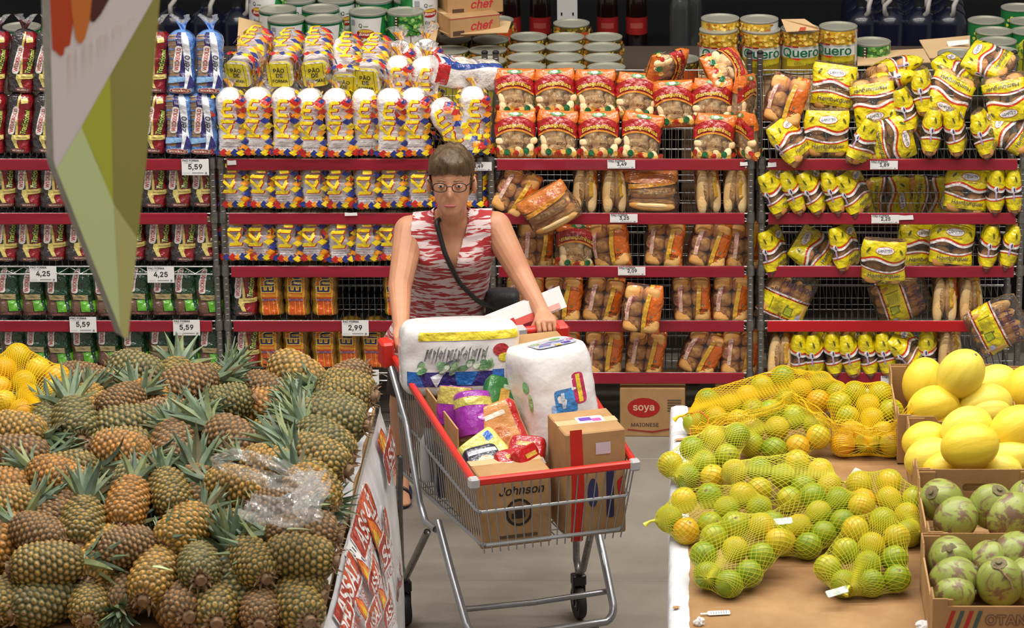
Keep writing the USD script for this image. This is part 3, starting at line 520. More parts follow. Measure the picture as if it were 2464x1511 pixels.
def pk(k, name, cx, cy, y, label, cat='bread', group=None, tilt=0, lean=0, yaw=0, H=0.196, dz=0.0):
    """a package whose middle stands where the photo shows it, y metres behind the shelf front"""
    c = aty(cx, cy, y); R = RY(tilt) @ RX(lean) @ RZ(yaw); M = mat4(c + [0, 0, dz]) @ mat4((0, 0, 0), R) @ mat4((0, 0, -H / 2))
    w2, t2 = {'loaf': (.052, .056), 'roll': (.078, .034), 'bun_': (.076, .041), 'long': (.048, .056), 'dog_': (.104, .058), 'yell': (.085, .039), 'hotd': (.1, .043)}[k[:4]]
    q = np.array([(sx * w2 * .9, sy * t2 * .9, z) for sx in (-1, 1) for sy in (-1, 1) for z in (.012, H - .012)] + [(sx * w2, sy * t2, H / 2) for sx in (-1, 1) for sy in (-1, 1)]) @ M[:3, :3].T + M[:3, 3]
    under = [z for z in SZ if z < c[2] - .03]; deck = max(under) if under else 0
    if y >= 0: M[2, 3] += np.clip(deck + .004 - q[:, 2].min(), 0, .008)          # bags rest on the deck
    else: M[1, 3] += min(0, -.026 - q[:, 1].max()) * .6                         # bags that hang out stay in front of the rail
    return place(kinds[k], name, M, label, cat, group)
def on_deck(k, name, px, level, y, label, cat='bread', group=None, tilt=0, lean=0, yaw=0, dz=0.0):
    y = y - .018; x = aty(px, 380 + 128 * level, y)[0]
    return place(kinds[k], name, mat4((x, y, SZ[level] + .003 + dz + .05 * abs(math.sin(math.radians(tilt))) + .056 * abs(math.sin(math.radians(lean)))), RY(tilt) @ RX(lean) @ RZ(yaw)), label, cat, group)
r = np.random.default_rng(11); J = lambda s: float(r.uniform(-s, s))
LV = ['top', 'second', 'third', 'fourth', 'lowest']
# white loaves, centre left unit
xs = [558, 621, 689, 751, 820, 884, 938, 1001]
for i, x in enumerate(xs):
    on_deck('loaf_white_' + 'ab'[i % 2], 'sandwich_loaf', x, 0, .062 + (.03 if i == 5 else 0), 'white wrapped sandwich loaf, %s from left, top shelf front row' % ORD[i], group='standing white sandwich loaves', lean=-4 + J(2), yaw=J(7), tilt=J(2.5))
on_deck('loaf_white_a', 'sandwich_loaf', 1141, 0, .09, 'white wrapped sandwich loaf at the right end, behind the slumped one', group='standing white sandwich loaves', lean=-4, yaw=6)
pk('loaf_white_b', 'sandwich_loaf', 1094, 312, .03, 'white wrapped sandwich loaf slumped sideways at the right end', group='standing white sandwich loaves', tilt=-34, lean=-8, yaw=-4, H=.262)
for i, (x, t) in enumerate(zip([590, 655, 722, 786, 850, 912], range(6))):
    on_deck('loaf_white_' + 'ba'[i % 2], 'sandwich_loaf', x, 0, .20, 'white wrapped sandwich loaf mostly hidden, %s from left, top shelf second row' % ORD[i], group='hidden white sandwich loaves', lean=-2, yaw=J(10))
for i, (x, y, t, yw, ln) in enumerate([(604, 140, 0, -20, 17), (690, 143, 0, -7, 14), (762, 141, 0, 2, 15), (830, 156, 0, 3, 26), (898, 158, 0, -9, 16)]):
    c = aty(x, y, .18); M = mat4(c) @ mat4((0, 0, 0), RZ(yw) @ RX(-90 + ln) @ RZ(J(6))) @ mat4((0, 0, -.13))
    place(kinds['loaf_white_' + 'ab'[i % 2]], 'sandwich_loaf', M, 'white wrapped sandwich loaf on its back, yellow end outward, %s from left' % ORD[i], 'bread', 'lying white sandwich loaves')
for i, (x, y, d) in enumerate([(962, 212, .17), (1024, 214, .17), (966, 176, .30), (1026, 172, .30)]):
    pk('loaf_white_' + 'ab'[i % 2], 'sandwich_loaf', x, y, d, 'white wrapped loaf standing behind the front row, %s of the pair %s' % (['left one', 'right one'][i % 2], ['in front', 'at the back'][i // 2]), group='rear white sandwich loaves', lean=-6, yaw=J(8), H=.262)
M = mat4(aty(1120, 176, .16)) @ mat4((0, 0, 0), RY(22) @ RZ(-66) @ RX(-90 + 8)) @ mat4((0, 0, -.14))
place(kinds['loaf_striped'], 'striped_loaf', M, 'red, white and blue striped loaf lying slanted on the white loaves', 'bread')
for lv, xs in ((1, [573, 632, 694, 757, 822, 888, 951, 1012, 1074, 1134]), (2, [577, 634, 697, 758, 820, 885, 950, 1012, 1074, 1134])):
    for i, x in enumerate(xs):
        on_deck('loaf_white_' + 'cd'[(i + lv) % 2], 'sandwich_loaf', x, lv, .075, 'white wrapped sandwich loaf, %s from left, %s shelf' % (ORD[i], LV[lv]), group='white sandwich loaves on the %s shelf' % LV[lv], lean=-7 + J(2), yaw=J(9), tilt=J(2.5))
for lv, x0, xs in ((3, 590, [656, 719, 783, 960, 1020]), (4, 597, [657, 720, 784, 846, 905])):
    on_deck('loaf_red_short', 'dark_red_loaf', x0, lv, .075, 'dark red wrapped loaf standing left of the orange loaves on the %s shelf' % LV[lv], lean=-6, yaw=-4)
    for i, x in enumerate(xs):
        on_deck('loaf_orange', 'orange_loaf', x, lv, .075, 'orange and gold wrapped loaf, %s from left, %s shelf' % (ORD[i], LV[lv]), group='orange loaves on the %s shelf' % LV[lv], lean=-7, yaw=J(8), tilt=J(2))
# far left unit
for lay, (dz, ys, xs) in enumerate([(0, .07, [-14, 48, 112, 312, 373]), (.236, .10, [-6, 62, 122, 318, 382])]):
    for i, x in enumerate(xs):
        on_deck('loaf_red', 'dark_red_loaf', x, 0, ys, 'dark red and black wrapped loaf, %s from left, %s layer, top shelf' % (ORD[i], ['lower', 'upper'][lay]), group='dark red loaves on the top shelf', lean=-7, yaw=J(6), tilt=J(2) + 4, dz=dz)
    for i, x in enumerate([[431, 492], [443, 510]][lay]):
        on_deck('loaf_blue', 'blue_loaf', x, 0, ys - .01, 'blue wrapped brown loaf, %s one in the %s layer' % (['left', 'right'][i], ['lower', 'upper'][lay]), group='blue loaves on the top shelf', lean=-7, yaw=J(5), tilt=3 + J(1), dz=dz)
for lv, xs, k, nm, cl in ((1, [10, 70, 131, 192, 252, 312, 371, 432, 489], 'loaf_red_short', 'dark_red_loaf', 'dark red'), (2, [13, 73, 130, 190, 252, 322, 380, 443, 497], 'loaf_red_short', 'dark_red_loaf', 'dark red'), (3, [27, 86, 146, 205, 266, 336, 395, 453, 508], 'loaf_green', 'green_loaf', 'green'), (4, [38, 96, 152, 210, 270, 331, 392, 453, 512], 'loaf_green', 'green_loaf', 'green')):
    for i, x in enumerate(xs):
        on_deck(k, nm, x, lv, .075, '%s wrapped loaf, %s from left, %s shelf of left unit' % (cl, ORD[i], LV[lv]), group='%s loaves on the %s shelf' % (cl, LV[lv]), lean=-6 + J(2), yaw=J(8), tilt=J(2.5))

# ---------------------------------------------------------------- film bags of buns and rolls
def bag_loft(W, H, T, seed, n=2.6):
    e = lambda t, k: np.clip(np.sin(np.pi * np.clip(np.asarray(t, float), 0.0, 1)), 0, 1) ** k
    return Loft(H, lambda t: W / 2 * (0.93 + 0.07 * e(t, .5)) * (1 + .03 * np.sin(np.asarray(t) * 8 + seed)), lambda t: T / 2 * np.maximum(e(t, .38), .04), n, 0.0045, 34, seed, lambda t: (0.003 * np.sin(5 * np.asarray(t) + seed), 0 * np.asarray(t)))
def bun_mesh(sx, sy, sz, p=2.6, seed=0):
    m = trimesh.creation.icosphere(3); v = m.vertices; v = np.sign(v) * np.abs(v) ** (2 / p); v *= 1 + .05 * (meshkit.noise(v * 2.2 + seed, seed)[:, None] - .5)
    return trimesh.Trimesh(v * [sx, sy, sz], m.faces, process=False)
_bm = {}
def put_bun(p, c, s, material, R=None, name='bun', pw=2.6, seed=0):
    obj(name, moved(bun_mesh(*s, pw, seed), mat4(c, R)), MT[material], p, True)
def film_bag(p, L, layers, filmmat='film', edge=.008, nu=48):
    obj('clear_wrapper', L.mesh(nu, 34), MT[filmmat], p, True)
    if layers:
        P = L.per / 2; m, c = print_mesh(layers, L.S, edge=edge, lift=.0007, clip=sbox(-P, .0, P, L.H))
        obj('printed_design', m, MT['plastic_print'], p, True, c)
def roll_bag(seed):
    def b(p):
        L = bag_loft(.158, .188, .07, seed); r = np.random.default_rng(seed); P = L.per / 2; O1, R1 = (226, 116, 36), (176, 26, 28)
        arc = lambda X, Y: (X, Y - 5.0 * X * X)
        W = [(sbox(-P, .142, P, .19), O1), (sbox(-P, .0, P, .036), O1), (warp(sbox(-.09, .118, .09, .168), arc), R1), (sbox(-P, .12, -.09, .19), O1), (sbox(.09, .12, P, .19), O1), (warp(sbox(-.075, .112, .075, .119), arc), (232, 150, 50)), (ell(0, .176, .03, .008), (70, 140, 60)), (ell(0, .177, .012, .006), (236, 210, 200)),
             (warp(ctr(tpoly('De Tia-Marie', .010, False, 12), 0, .153, w=.06), arc), (236, 150, 130)), (warp(ctr(tpoly('Bisnaguinhas', .016, True), 0, .132, w=.125), arc).buffer(.0022), (130, 14, 18)), (warp(ctr(tpoly('Bisnaguinhas', .016, True), 0, .132, w=.125), arc), (246, 206, 60))]
        for k, s in enumerate(np.arange(-P + .01, P, .0185)):
            y = .03 + .006 * math.sin(k * 2.3); q = k % 4; c = [(30, 110, 62), (236, 180, 80), (190, 42, 36), (240, 190, 90)][q]; W.append((ell(s, y, .0085 + .003 * (q == 0), .0105 + .003 * (q == 0)), c)); W.append((Polygon([(s - .003, y - .018), (s + .003, y - .018), (s, y - .01)]), c))
        W.append((ctr(tpoly('300g', .011, True), .018, .062, w=.034), (96, 60, 30)))
        k = 0
        for row in range(3):
            for col in range(4):
                if row == 2 and col == 3: continue
                an = r.uniform(-40, 40) + (90 if (row + col + seed) % 3 == 0 else 0); put_bun(p, (-.052 + col * .035 + r.uniform(-.006, .006), -.012 + r.uniform(-.006, .006), .035 + row * .036), (.0165, .0165, .028), 'roll', RY(an), 'small_roll', 2.6, seed + k); k += 1
        for col in range(3): put_bun(p, (-.04 + col * .04, .016, .07), (.017, .014, .05), 'roll', None, 'small_roll', 2.4, col)
        film_bag(p, L, W)
    return b
kind('roll_bag_a', roll_bag(1)); kind('roll_bag_b', roll_bag(2))
def bun_bag(seed, short=False):
    def b(p):
        L = bag_loft(.155, .196, .085, seed + 20); P = L.per / 2
        f = lambda X, Y: (X + .010 * np.sin(Y * 16 + seed), Y)
        W = [(warp(Polygon([(.012, 0), (P, 0), (P, .196), (.052, .196)]), f), (218, 104, 26)), (warp(Polygon([(-.006, 0), (.014, 0), (.054, .196), (.036, .196)]), f), (222, 170, 50)), (warp(Polygon([(.013, 0), (.0155, 0), (.0555, .196), (.053, .196)]), f), (176, 50, 26)), (sbox(-P, 0, -.11, .196), (214, 110, 40)),
             (warp(Polygon([(-.066, .05), (-.05, .05), (-.022, .19), (-.04, .19)]), f), (232, 190, 170)), (ctr(tpoly('Hambúrguer', .013, False, 12), -.044, .125, 76, w=.1), (190, 84, 100)),
             (ctr(tpoly('300g', .015, True), .045, .052, -3, w=.036), (44, 32, 22)), (sbox(.032, .037, .058, .0395), (110, 70, 36)), (ell(.044, .074, .006, .005), (120, 110, 70))]
        for row in range(3):
            for col in range(2):
                put_bun(p, (-.036 + col * .072, .0, .036 + row * .060), (.036, .034, .031), 'bun', RY(4 * ((row + col + seed) % 3 - 1)), 'bun', 3.2, seed * 7 + row * 2 + col)
        film_bag(p, L, W)
    return b
kind('bun_bag_a', bun_bag(1)); kind('bun_bag_b', bun_bag(2))
def long_bag(seed):
    def b(p):
        L = bag_loft(.098, .196, .115, seed + 30); W = [(sbox(.014, .07, .036, .19), (214, 160, 40)), (sbox(.034, .10, .07, .19), (206, 110, 36)), (sbox(-.2, .12, -.07, .19), (206, 110, 36))]
        for k, (x, y) in enumerate([(-.023, -.028), (.023, -.026), (-.022, .026), (.024, .028)]): put_bun(p, (x, y, .092), (.024, .026, .088), 'bun_pale' if k < 2 else 'bun', RY([4, -4, 3, -2][k]), 'long_roll', 2.4, seed + k)
        film_bag(p, L, W, 'film')
    return b
kind('long_bag_a', long_bag(1)); kind('long_bag_b', long_bag(2))
def dog_bag(p):
    L = bag_loft(.21, .17, .12, 44); W = [(Polygon([(-.1, .10), (.1, .12), (.1, .135), (-.1, .118)]), (222, 150, 50)), (sbox(-.3, .125, .3, .17), (206, 120, 50)), (ctr(tpoly('Hot Dog', .018, False, 12), .02, .145, 4, w=.08), (196, 96, 110))]
    for k in range(2):
        put_bun(p, (0, -.02, .036 + k * .05), (.092, .034, .026), 'bun', RY(3 - 4 * k), 'long_roll', 2.6, 60 + k); put_bun(p, (0, -.034, .036 + k * .05), (.07, .024, .012), 'bun_pale', RY(3 - 4 * k), 'roll_side', 2.6, 66 + k); put_bun(p, (0, .035, .04 + k * .05), (.09, .03, .026), 'bun', None, 'long_roll', 2.6, 70 + k)
    film_bag(p, L, W)
kind('dog_bag', dog_bag)
YL, RD2 = (232, 212, 22), (206, 60, 26)
def yellow_bag(seed, text='Hamburguer'):
    def b(p):
        L = bag_loft(.172, .196, .082, seed + 50); P = L.per / 2
        w1 = lambda X: .118 + .010 * np.sin(X * 42 + 1 + seed); xx = np.linspace(-P, P, 60)
        band = lambda f0, f1: Polygon(np.r_[np.c_[xx, f0(xx)], np.c_[xx[::-1], f1(xx[::-1])]])
        top = .196 + 0 * xx
        lo = lambda X: .066 + .008 * np.sin(X * 30 + 2.2 * seed)
        W = [(band(lambda X: w1(X) - .014, lambda X: w1(X)), (232, 226, 224)), (band(lambda X: w1(X) - .004, lambda X: w1(X) + .006), RD2), (band(lambda X: w1(X) + .004, lambda X: 0 * X + .188), YL),
             (band(lambda X: 0 * X + .026, lo), YL), (band(lo, lambda X: lo(X) + .006), RD2), (band(lambda X: lo(X) + .005, lambda X: lo(X) + .012), (232, 226, 224))]
        W += [(ell(.004, .155, .036, .0165), RD2), (ell(.004, .155, .034, .0145), (236, 230, 232)), (ctr(tpoly('Liparth', .016, False, 14), .004, .155, 3, w=.052), (26, 28, 60)), (sbox(-.004, .131, .032, .135), (176, 160, 40)), (ell(-.058, .155, .004, .012, -30), (90, 90, 20)), (ell(.066, .15, .004, .012, 30), (90, 90, 20))]
        t = ctr(tpoly(text, .021, False, 6), .004, .049, 1, w=.128 if len(text) > 8 else .09); W += [(t.buffer(.0016), (228, 220, 160)), (t, (44, 34, 100)), (ctr(tpoly('Pão para', .010, False, 6), -.036, .074, w=.04), (70, 50, 120)), (ctr(tpoly('com Gergelim', .006), -.018, .032, w=.05), (90, 70, 110)), (ctr(tpoly('8 unid.', .005), .06, .031, w=.02), (90, 70, 40))]
        for s in (-1, 1): W += [(sbox(s * P / 2 - .003, .066, s * P / 2 + .003, .122), (170, 150, 190)), (ell(s * P / 2, .108, .008, .014), (226, 220, 224)), (ell(s * P / 2 + .003, .108, .003, .009), (70, 60, 110)), (ell(s * P / 2 + .01, .15, .003, .012, 10), (90, 90, 20))]
        for row in range(2):
            for col in range(2):
                put_bun(p, (-.041 + col * .082, 0, .048 + row * .088), (.039, .030, .043), 'bun', None, 'bun', 2.7, seed * 5 + row * 2 + col)
        film_bag(p, L, W)
    return b
kind('yellow_bag_a', yellow_bag(1)); kind('yellow_bag_b', yellow_bag(2))
def hotdog_yellow(p):
    L = bag_loft(.20, .23, .09, 71); P = L.per / 2
    W = [(sbox(-P, .045, P, .12), YL), (sbox(-P, .12, P, .126), RD2), (sbox(-P, .126, P, .133), (232, 226, 224)), (sbox(-P, .039, P, .045), RD2), (sbox(-P, .033, P, .039), (232, 226, 224)), (ctr(tpoly('Pão para', .014, False, 6), -.03, .142, 0, w=.07), (44, 34, 100)), (ctr(tpoly('Hot Dog', .028, False, 6), .02, .175, 0, w=.13), (44, 34, 100)), (sbox(-.06, .055, -.058, .11), (60, 70, 20)), (rrect(.0, .055, .035, .09, .002), (90, 110, 30)), (rrect(.003, .058, .032, .087, .002), (170, 180, 40)), (sbox(.055, .05, .075, .075), (180, 180, 200))]
    for k in range(8): W.append((sbox(-.05, .058 + k * .006, -.012, .060 + k * .006), (150, 150, 40)))
    for k in range(4): put_bun(p, (-.066 + k * .044, .0, .105), (.024, .036, .095), 'bun', RY([2, -2, 3, -1][k]), 'long_roll', 2.5, 80 + k)
    film_bag(p, L, W)
kind('hotdog_bag', hotdog_yellow)

# small roll bags on the top shelf of the centre right unit
G = 'bags of small rolls on the top shelf'
for i, (x, y, d, t, yw) in enumerate([(1240, 222, .15, 1, 0), (1336, 222, .15, -2, 4), (1434, 224, .15, 0, -2), (1531, 232, .15, 4, 3), (1622, 250, .13, -2, -4), (1714, 246, .13, 2, 2)]):
    pk('roll_bag_' + 'ab'[i % 2], 'roll_bag', x, y, d, 'orange bag of small rolls, %s from left in the upper row' % ORD[i], group=G, tilt=t, lean=-10, yaw=yw, H=.188)
pk('roll_bag_a', 'roll_bag', 1790, 236, .14, 'orange bag of small rolls edge-on, right end of the upper row', group=G, tilt=6, lean=-6, yaw=66, H=.188)
for i, (x, y, t, yw) in enumerate([(1241, 328, 0, 1), (1342, 328, 3, -3), (1442, 330, -1, 2), (1543, 334, 10, -3), (1718, 336, 5, 4)]):
    pk('roll_bag_' + 'ba'[i % 2], 'roll_bag', x, y, .04, 'orange bag of small rolls, %s from left in the lower row' % ORD[i], group=G, tilt=t, lean=-9, yaw=yw, H=.188)
pk('roll_bag_b', 'roll_bag', 1794, 330, .05, 'orange bag of small rolls edge-on, right end of the lower row', group=G, tilt=-3, lean=-5, yaw=-62, H=.188)
for i, (x, y, t, yw) in enumerate([(1602, 166, 92, 20), (1744, 167, 84, -30)]):
    pk('roll_bag_' + 'ab'[i], 'roll_bag', x, y, .2, 'orange bag of small rolls lying on top of the others, the %s of two' % ['left', 'right'][i], group=G, tilt=t, lean=-40, yaw=yw, H=.188)
# bun bags on the shelves below
B = [('bun_bag_a', 1240, 466, .03, 28, -14, 0, 'orange banded bag of buns leaning at the left end'), ('dog_bag', 1323, 498, -.045, -30, 4, 0, 'clear bag of hot dog rolls tipped over the rail edge'), ('long_bag_a', 1408, 456, .07, 2, -6, 0, 'clear bag of long rolls standing left of centre'), ('long_bag_b', 1476, 456, .07, -1, -6, 10, 'clear bag of long rolls standing at the centre'), ('dog_bag', 1569, 464, .05, 0, -6, 0, 'clear bag of hot dog rolls lying flat at the centre'), ('long_bag_a', 1702, 458, .07, -3, -6, 8, 'glossy bag of long rolls, second from the right end'), ('long_bag_b', 1772, 458, .07, 1, -6, -6, 'glossy bag of long rolls at the right end')]
for k, x, y, d, t, l, yw, s in B: pk(k, 'bread_bag', x, y, d, s + ' of the second shelf', group='bread bags on the second shelf', tilt=t, lean=l, yaw=yw, H=.17 if k == 'dog_bag' else .196)
B = [('bun_bag_a', 1288, 592, .08, 3, -6, 20, 'orange banded bag of buns beside the arm of the woman'), ('roll_bag_a', 1385, 592, .06, 8, -6, 12, 'orange bag of rolls, left of centre'), ('bun_bag_b', 1468, 590, .06, -10, -8, -14, 'crumpled bag of buns at the centre'), ('bun_bag_a', 1600, 588, .05, 6, -10, -8, 'bag of pale buns, right of centre'), ('bun_bag_b', 1708, 592, .05, 12, -10, 6, 'bag of buns with an orange corner, second from the right'), ('bun_bag_a', 1788, 594, .10, 4, -6, 20, 'shaded bag of buns at the right end')]
for i, (k, x, y, d, t, l, yw, s) in enumerate(B): pk(k, 'bread_bag', x, y, d, s + ' of the third shelf', group='bread bags on the third shelf', tilt=t, lean=l, yaw=yw)
B = [(1262, 722, 2, 'bag of buns mostly hidden behind the arm'), (1354, 722, 3, 'bag of buns marked 300g next to the newspaper'), (1452, 724, 10, 'bag of darker buns, left of the one that overhangs'), (1546, 735, 5, 'bag of buns drooping over the rail'), (1664, 722, -3, 'bag of buns with diagonal lettering, second from the right'), (1760, 722, 2, 'bag of buns at the right end')]
for i, (x, y, t, s) in enumerate(B): pk('bun_bag_' + 'ab'[i % 2], 'bread_bag', x, y, -.02 if i == 3 else .06, s + ' of the fourth shelf', group='bread bags on the fourth shelf', tilt=t, lean=-8, yaw=J(8))
B = [(1452, 850, 1, 'bag of buns marked 300g beside the shopping cart'), (1554, 852, 8, 'bag of buns, second visible from the left'), (1690, 852, 22, 'tilted bag of buns with an orange diagonal'), (1780, 852, 4, 'shaded bag of buns at the right end'), (1350, 850, -2, 'bag of buns half hidden behind the cardboard box in the cart')]
for i, (x, y, t, s) in enumerate(B): pk('bun_bag_' + 'ba'[i % 2], 'bread_bag', x, y, .06, s + ' of the lowest shelf', group='bread bags on the lowest shelf', tilt=t, lean=-8, yaw=J(8))

# yellow bun bags of the far right unit: (x, y, depth, tilt, lean, yaw, words)
def yb(rows, shelf, grp):
    for i, (x, y, d, t, l, yw, s) in enumerate(rows): pk('yellow_bag_' + 'ab'[i % 2], 'yellow_bun_bag', x, y, d, ('yellow bun bag ' + s + (' on the %s shelf' % shelf if shelf else ''))[:120], group=grp, tilt=t, lean=l, yaw=yw)
yb([(2006, 210, .16, 8, -14, 0, 'behind the upright lettered bag, near the left end'), (1990, 320, .03, 1, -6, 0, 'standing upright with its lettering readable at the left'), (2104, 246, .09, 172, 20, 8, 'turned upside down, left of centre'), (1900, 342, .0, -36, -10, 62, 'tipped edge-on at the left end over the rail'), (2086, 352, .02, 28, -10, 50, 'edge-on with dark red patch, beside the upright bag'), (2142, 342, .03, 76, -8, 0, 'lying on its side under the upside down one'), (2180, 264, .1, -16, -10, 84, 'edge-on, left of the slanted one'), (2222, 220, .13, -8, -10, 80, 'edge-on near the middle of the upper layer'), (2284, 230, .1, -152, 24, 0, 'slanted upside down right of centre'), (2242, 318, .03, 6, -8, 84, 'edge-on, first of three standing right of centre'), (2298, 320, .03, -10, -8, 82, 'edge-on, second of three standing right of centre'), (2366, 325, .03, -16, -8, 80, 'edge-on, third of three standing right of centre'), (2300, 176, .2, -48, -20, 74, 'slanting down right atop the heap'), (2380, 148, .22, -72, -20, 60, 'lying highest on the heap at the right'), (2424, 238, .07, 168, 16, 10, 'upside down at the right edge of the picture'), (2434, 314, .06, -62, -8, 20, 'low at the right edge with lettering on end'), (2148, 164, .24, 84, -30, 72, 'lying along the back wire, upper one'), (2136, 196, .2, 86, -20, 66, 'lying along the back wire, lower one'), (2180, 322, .12, 30, -8, 40, 'half hidden behind the middle gap'), (2400, 268, .14, 20, -10, 70, 'buried beneath the topmost ones at the right')], 'top', 'yellow bun bags on the top shelf')
pk('bun_bag_b', 'bread_bag', 1892, 240, .06, 'orange banded bag of buns tilted at the left end of the yellow bags', group=None, tilt=14, lean=-14, yaw=-12)
yb([(1872, 462, .03, -22, -6, 62, 'edge-on, first from the left'), (1910, 460, .05, -22, -6, 84, 'edge-on, second from the left'), (1958, 460, .05, -24, -6, 74, 'edge-on, third from the left'), (2008, 460, .06, -18, -6, 80, 'edge-on, fourth from the left'), (2054, 464, .06, -22, -6, 66, 'edge-on, fifth from the left'), (2136, 476, .36, 90, 0, 0, 'on its side deep behind the wires, left one'), (2238, 474, .36, 96, 0, 0, 'on its side deep behind the wires, right one'), (2326, 462, .05, 8, -10, 4, 'facing out, third from the right'), (2396, 458, .06, 2, -6, 86, 'edge-on, second from the right'), (2440, 458, .06, -3, -6, 84, 'edge-on, at the right end')], 'second', 'yellow bun bags on the second shelf')
yb([(1860, 604, .06, -12, -6, 70, 'edge-on, at the left end'), (1962, 604, .1, -60, -10, 50, 'fallen over, second from the left'), (2032, 596, .05, -12, -8, 66, 'edge-on, third from the left'), (2126, 625, -.05, 2, 6, -4, 'hanging forward over the rail'), (2208, 596, .08, 4, -8, 30, 'half hidden, right of the overhanging one'), (2290, 594, .03, 6, -8, 4, 'facing out with lettering, right of centre'), (2380, 594, .06, 8, -6, 84, 'edge-on, second from the right'), (2434, 594, .06, 14, -6, 80, 'edge-on, at the right end')], 'third', 'yellow bun bags on the third shelf')
for x, y, d, t, l, yw, s in [(1892, 722, .04, 24, -8, 6, 'yellow hot dog roll bag at the left end of the fourth shelf'), (2168, 722, .06, 70, -8, 10, 'yellow hot dog roll bag lying under the overhanging bun bag'), (2400, 780, -.055, 62, 4, -6, 'large yellow hot dog roll bag hanging over two shelves at the right')]: pk('hotdog_bag', 'hot_dog_roll_bag', x, y, d, s, group='hot dog roll bags', tilt=t, lean=l, yaw=yw, H=.23)
for i, (x, y, d, t, yw, s) in enumerate([(2272, 722, .06, 1, 0, 'clear bag of pale long rolls, left one on the fourth shelf'), (2330, 722, .07, -2, 20, 'clear bag of pale long rolls, right one on the fourth shelf'), (1876, 856, .05, 2, 0, 'clear bag of shiny long rolls at the left end of the lowest shelf'), (2282, 846, .07, 0, 10, 'clear bag of long rolls behind the melon carton')]): pk('long_bag_' + 'ab'[i % 2], 'long_roll_bag', x, y, d, s, group='clear bags of long rolls', tilt=t, lean=-6, yaw=yw)
yb([(1926, 852, .06, -3, -6, 84, 'edge-on, first from the left'), (1964, 854, .05, -5, -6, 78, 'edge-on, second from the left'), (2006, 850, .06, -6, -6, 86, 'edge-on, third from the left'), (2048, 852, .05, -14, -6, 82, 'edge-on, fourth from the left'), (2090, 850, .06, -10, -6, 84, 'edge-on, fifth from the left'), (2134, 848, .05, -12, -6, 80, 'edge-on, sixth from the left'), (2184, 846, .04, -44, -8, 72, 'tipped over beside the melon carton'), (2232, 848, .08, 2, -6, 80, 'edge-on, behind the top melon')], 'lowest', 'yellow bun bags on the lowest shelf')
# ---------------------------------------------------------------- stock platform with cans behind the bread
DZ = 1.20
t = xf('stock_platform', mat4((0, .52, 0)), 'dark raised stock platform carrying the cans behind the bread shelves', 'platform')
obj('deck', cbx(-3.4, 1.9, 0.03, 1.15, DZ - .04, DZ, .004), mat('dark_board', (70, 56, 44), rough=.8), t)
for x in (-3.2, -1.6, 0.0, 1.6):
    for y in (.08, 1.02): obj('leg', cbx(x, x + .08, y, y + .08, 0, DZ - .04, .004), MT['wood'], t)
obj('back_panel', cbx(-3.4, 1.9, 1.11, 1.15, 0, DZ - .04, .003), mat('black_panel', (20, 18, 18), rough=.8), t)
CR, CH = .0765, .176
def can(p, design, wrap, H_=CH, ribs=True):
    prof = [(0, 0.003), (CR - .006, .003), (CR, .0), (CR + .0012, .002), (CR + .0012, .005), (CR - .001, .008)]
    for k in range(9 if ribs else 1):
        z = .035 + k * (H_ - .07) / 8; prof += [(CR - .001, z - .004), (CR - .0026, z), (CR - .001, z + .004)]
    prof += [(CR - .001, H_ - .008)]
    obj('can_wall', lathe(prof, 40), wrap, p, 40)
    lid = [(CR - .001, H_ - .008), (CR + .0014, H_ - .006), (CR + .0014, H_ - .001), (CR - .0005, H_), (CR - .003, H_ - .001), (CR - .0045, H_ - .006), (CR - .016, H_ - .006), (CR - .019, H_ - .0045), (CR - .024, H_ - .0045), (CR - .027, H_ - .006), (.028, H_ - .006), (.025, H_ - .0048), (0, H_ - .0048)]
    obj('lid', lathe(lid, 40), MT['tin'], p, 40)
    if design:
        m, c = print_mesh(design, lambda x, y, l: np.stack([(CR + l) * np.sin(x / CR), -(CR + l) * np.cos(x / CR), y], -1), edge=.012, lift=.0004, step=.0002, clip=sbox(-math.pi * CR, .008, math.pi * CR, H_ - .009))
        obj('printed_label', m, MT['tin_print'], p, True, c)
GR = (30, 120, 58)
rr = np.random.default_rng(5)
def peas(x0, x1, y0, y1, cols, n, s=.006): return [(ell(rr.uniform(x0, x1), rr.uniform(y0, y1), s, s * .9, 0, 2), cols[k % len(cols)]) for k in range(n)]
pea = [(sbox(-.3, 0, .3, .2), (206, 204, 204)), (sbox(-.3, .158, .3, .168), (22, 104, 62)), (Polygon([(.045, 0), (.3, 0), (.3, .158), (.075, .158)]), GR), (sbox(-.3, 0, -.075, .158), GR), (sbox(-.3, 0, .3, .012), (40, 130, 60)), (Polygon([(.02, 0), (.09, 0), (.085, .05)]), (60, 150, 60))]
pea += [(ctr(tpoly('Q', .016), -.020, .128), (40, 60, 50)), (sbox(-.008, .124, .012, .128), (120, 150, 120)), (ell(.0, .096, .037, .019), (150, 26, 28)), (ell(.0, .106, .03, .006), (196, 170, 60)), (ctr(tpoly('Bonare', .014, True, 14), .0, .093, w=.052), (236, 224, 220)), (ctr(tpoly('Ervilha', .013, False, 8), .0, .058, w=.05), (40, 60, 50)), (sbox(-.066, .128, -.046, .15), (140, 140, 150))]
pea += peas(.09, .23, .07, .155, [(120, 170, 80), (150, 196, 110), (90, 146, 60)], 46, .008)
pea_r = [(affinity.translate(p_, -.115, 0), c_) for p_, c_ in pea[6:]]  # the same can turned to its picture side
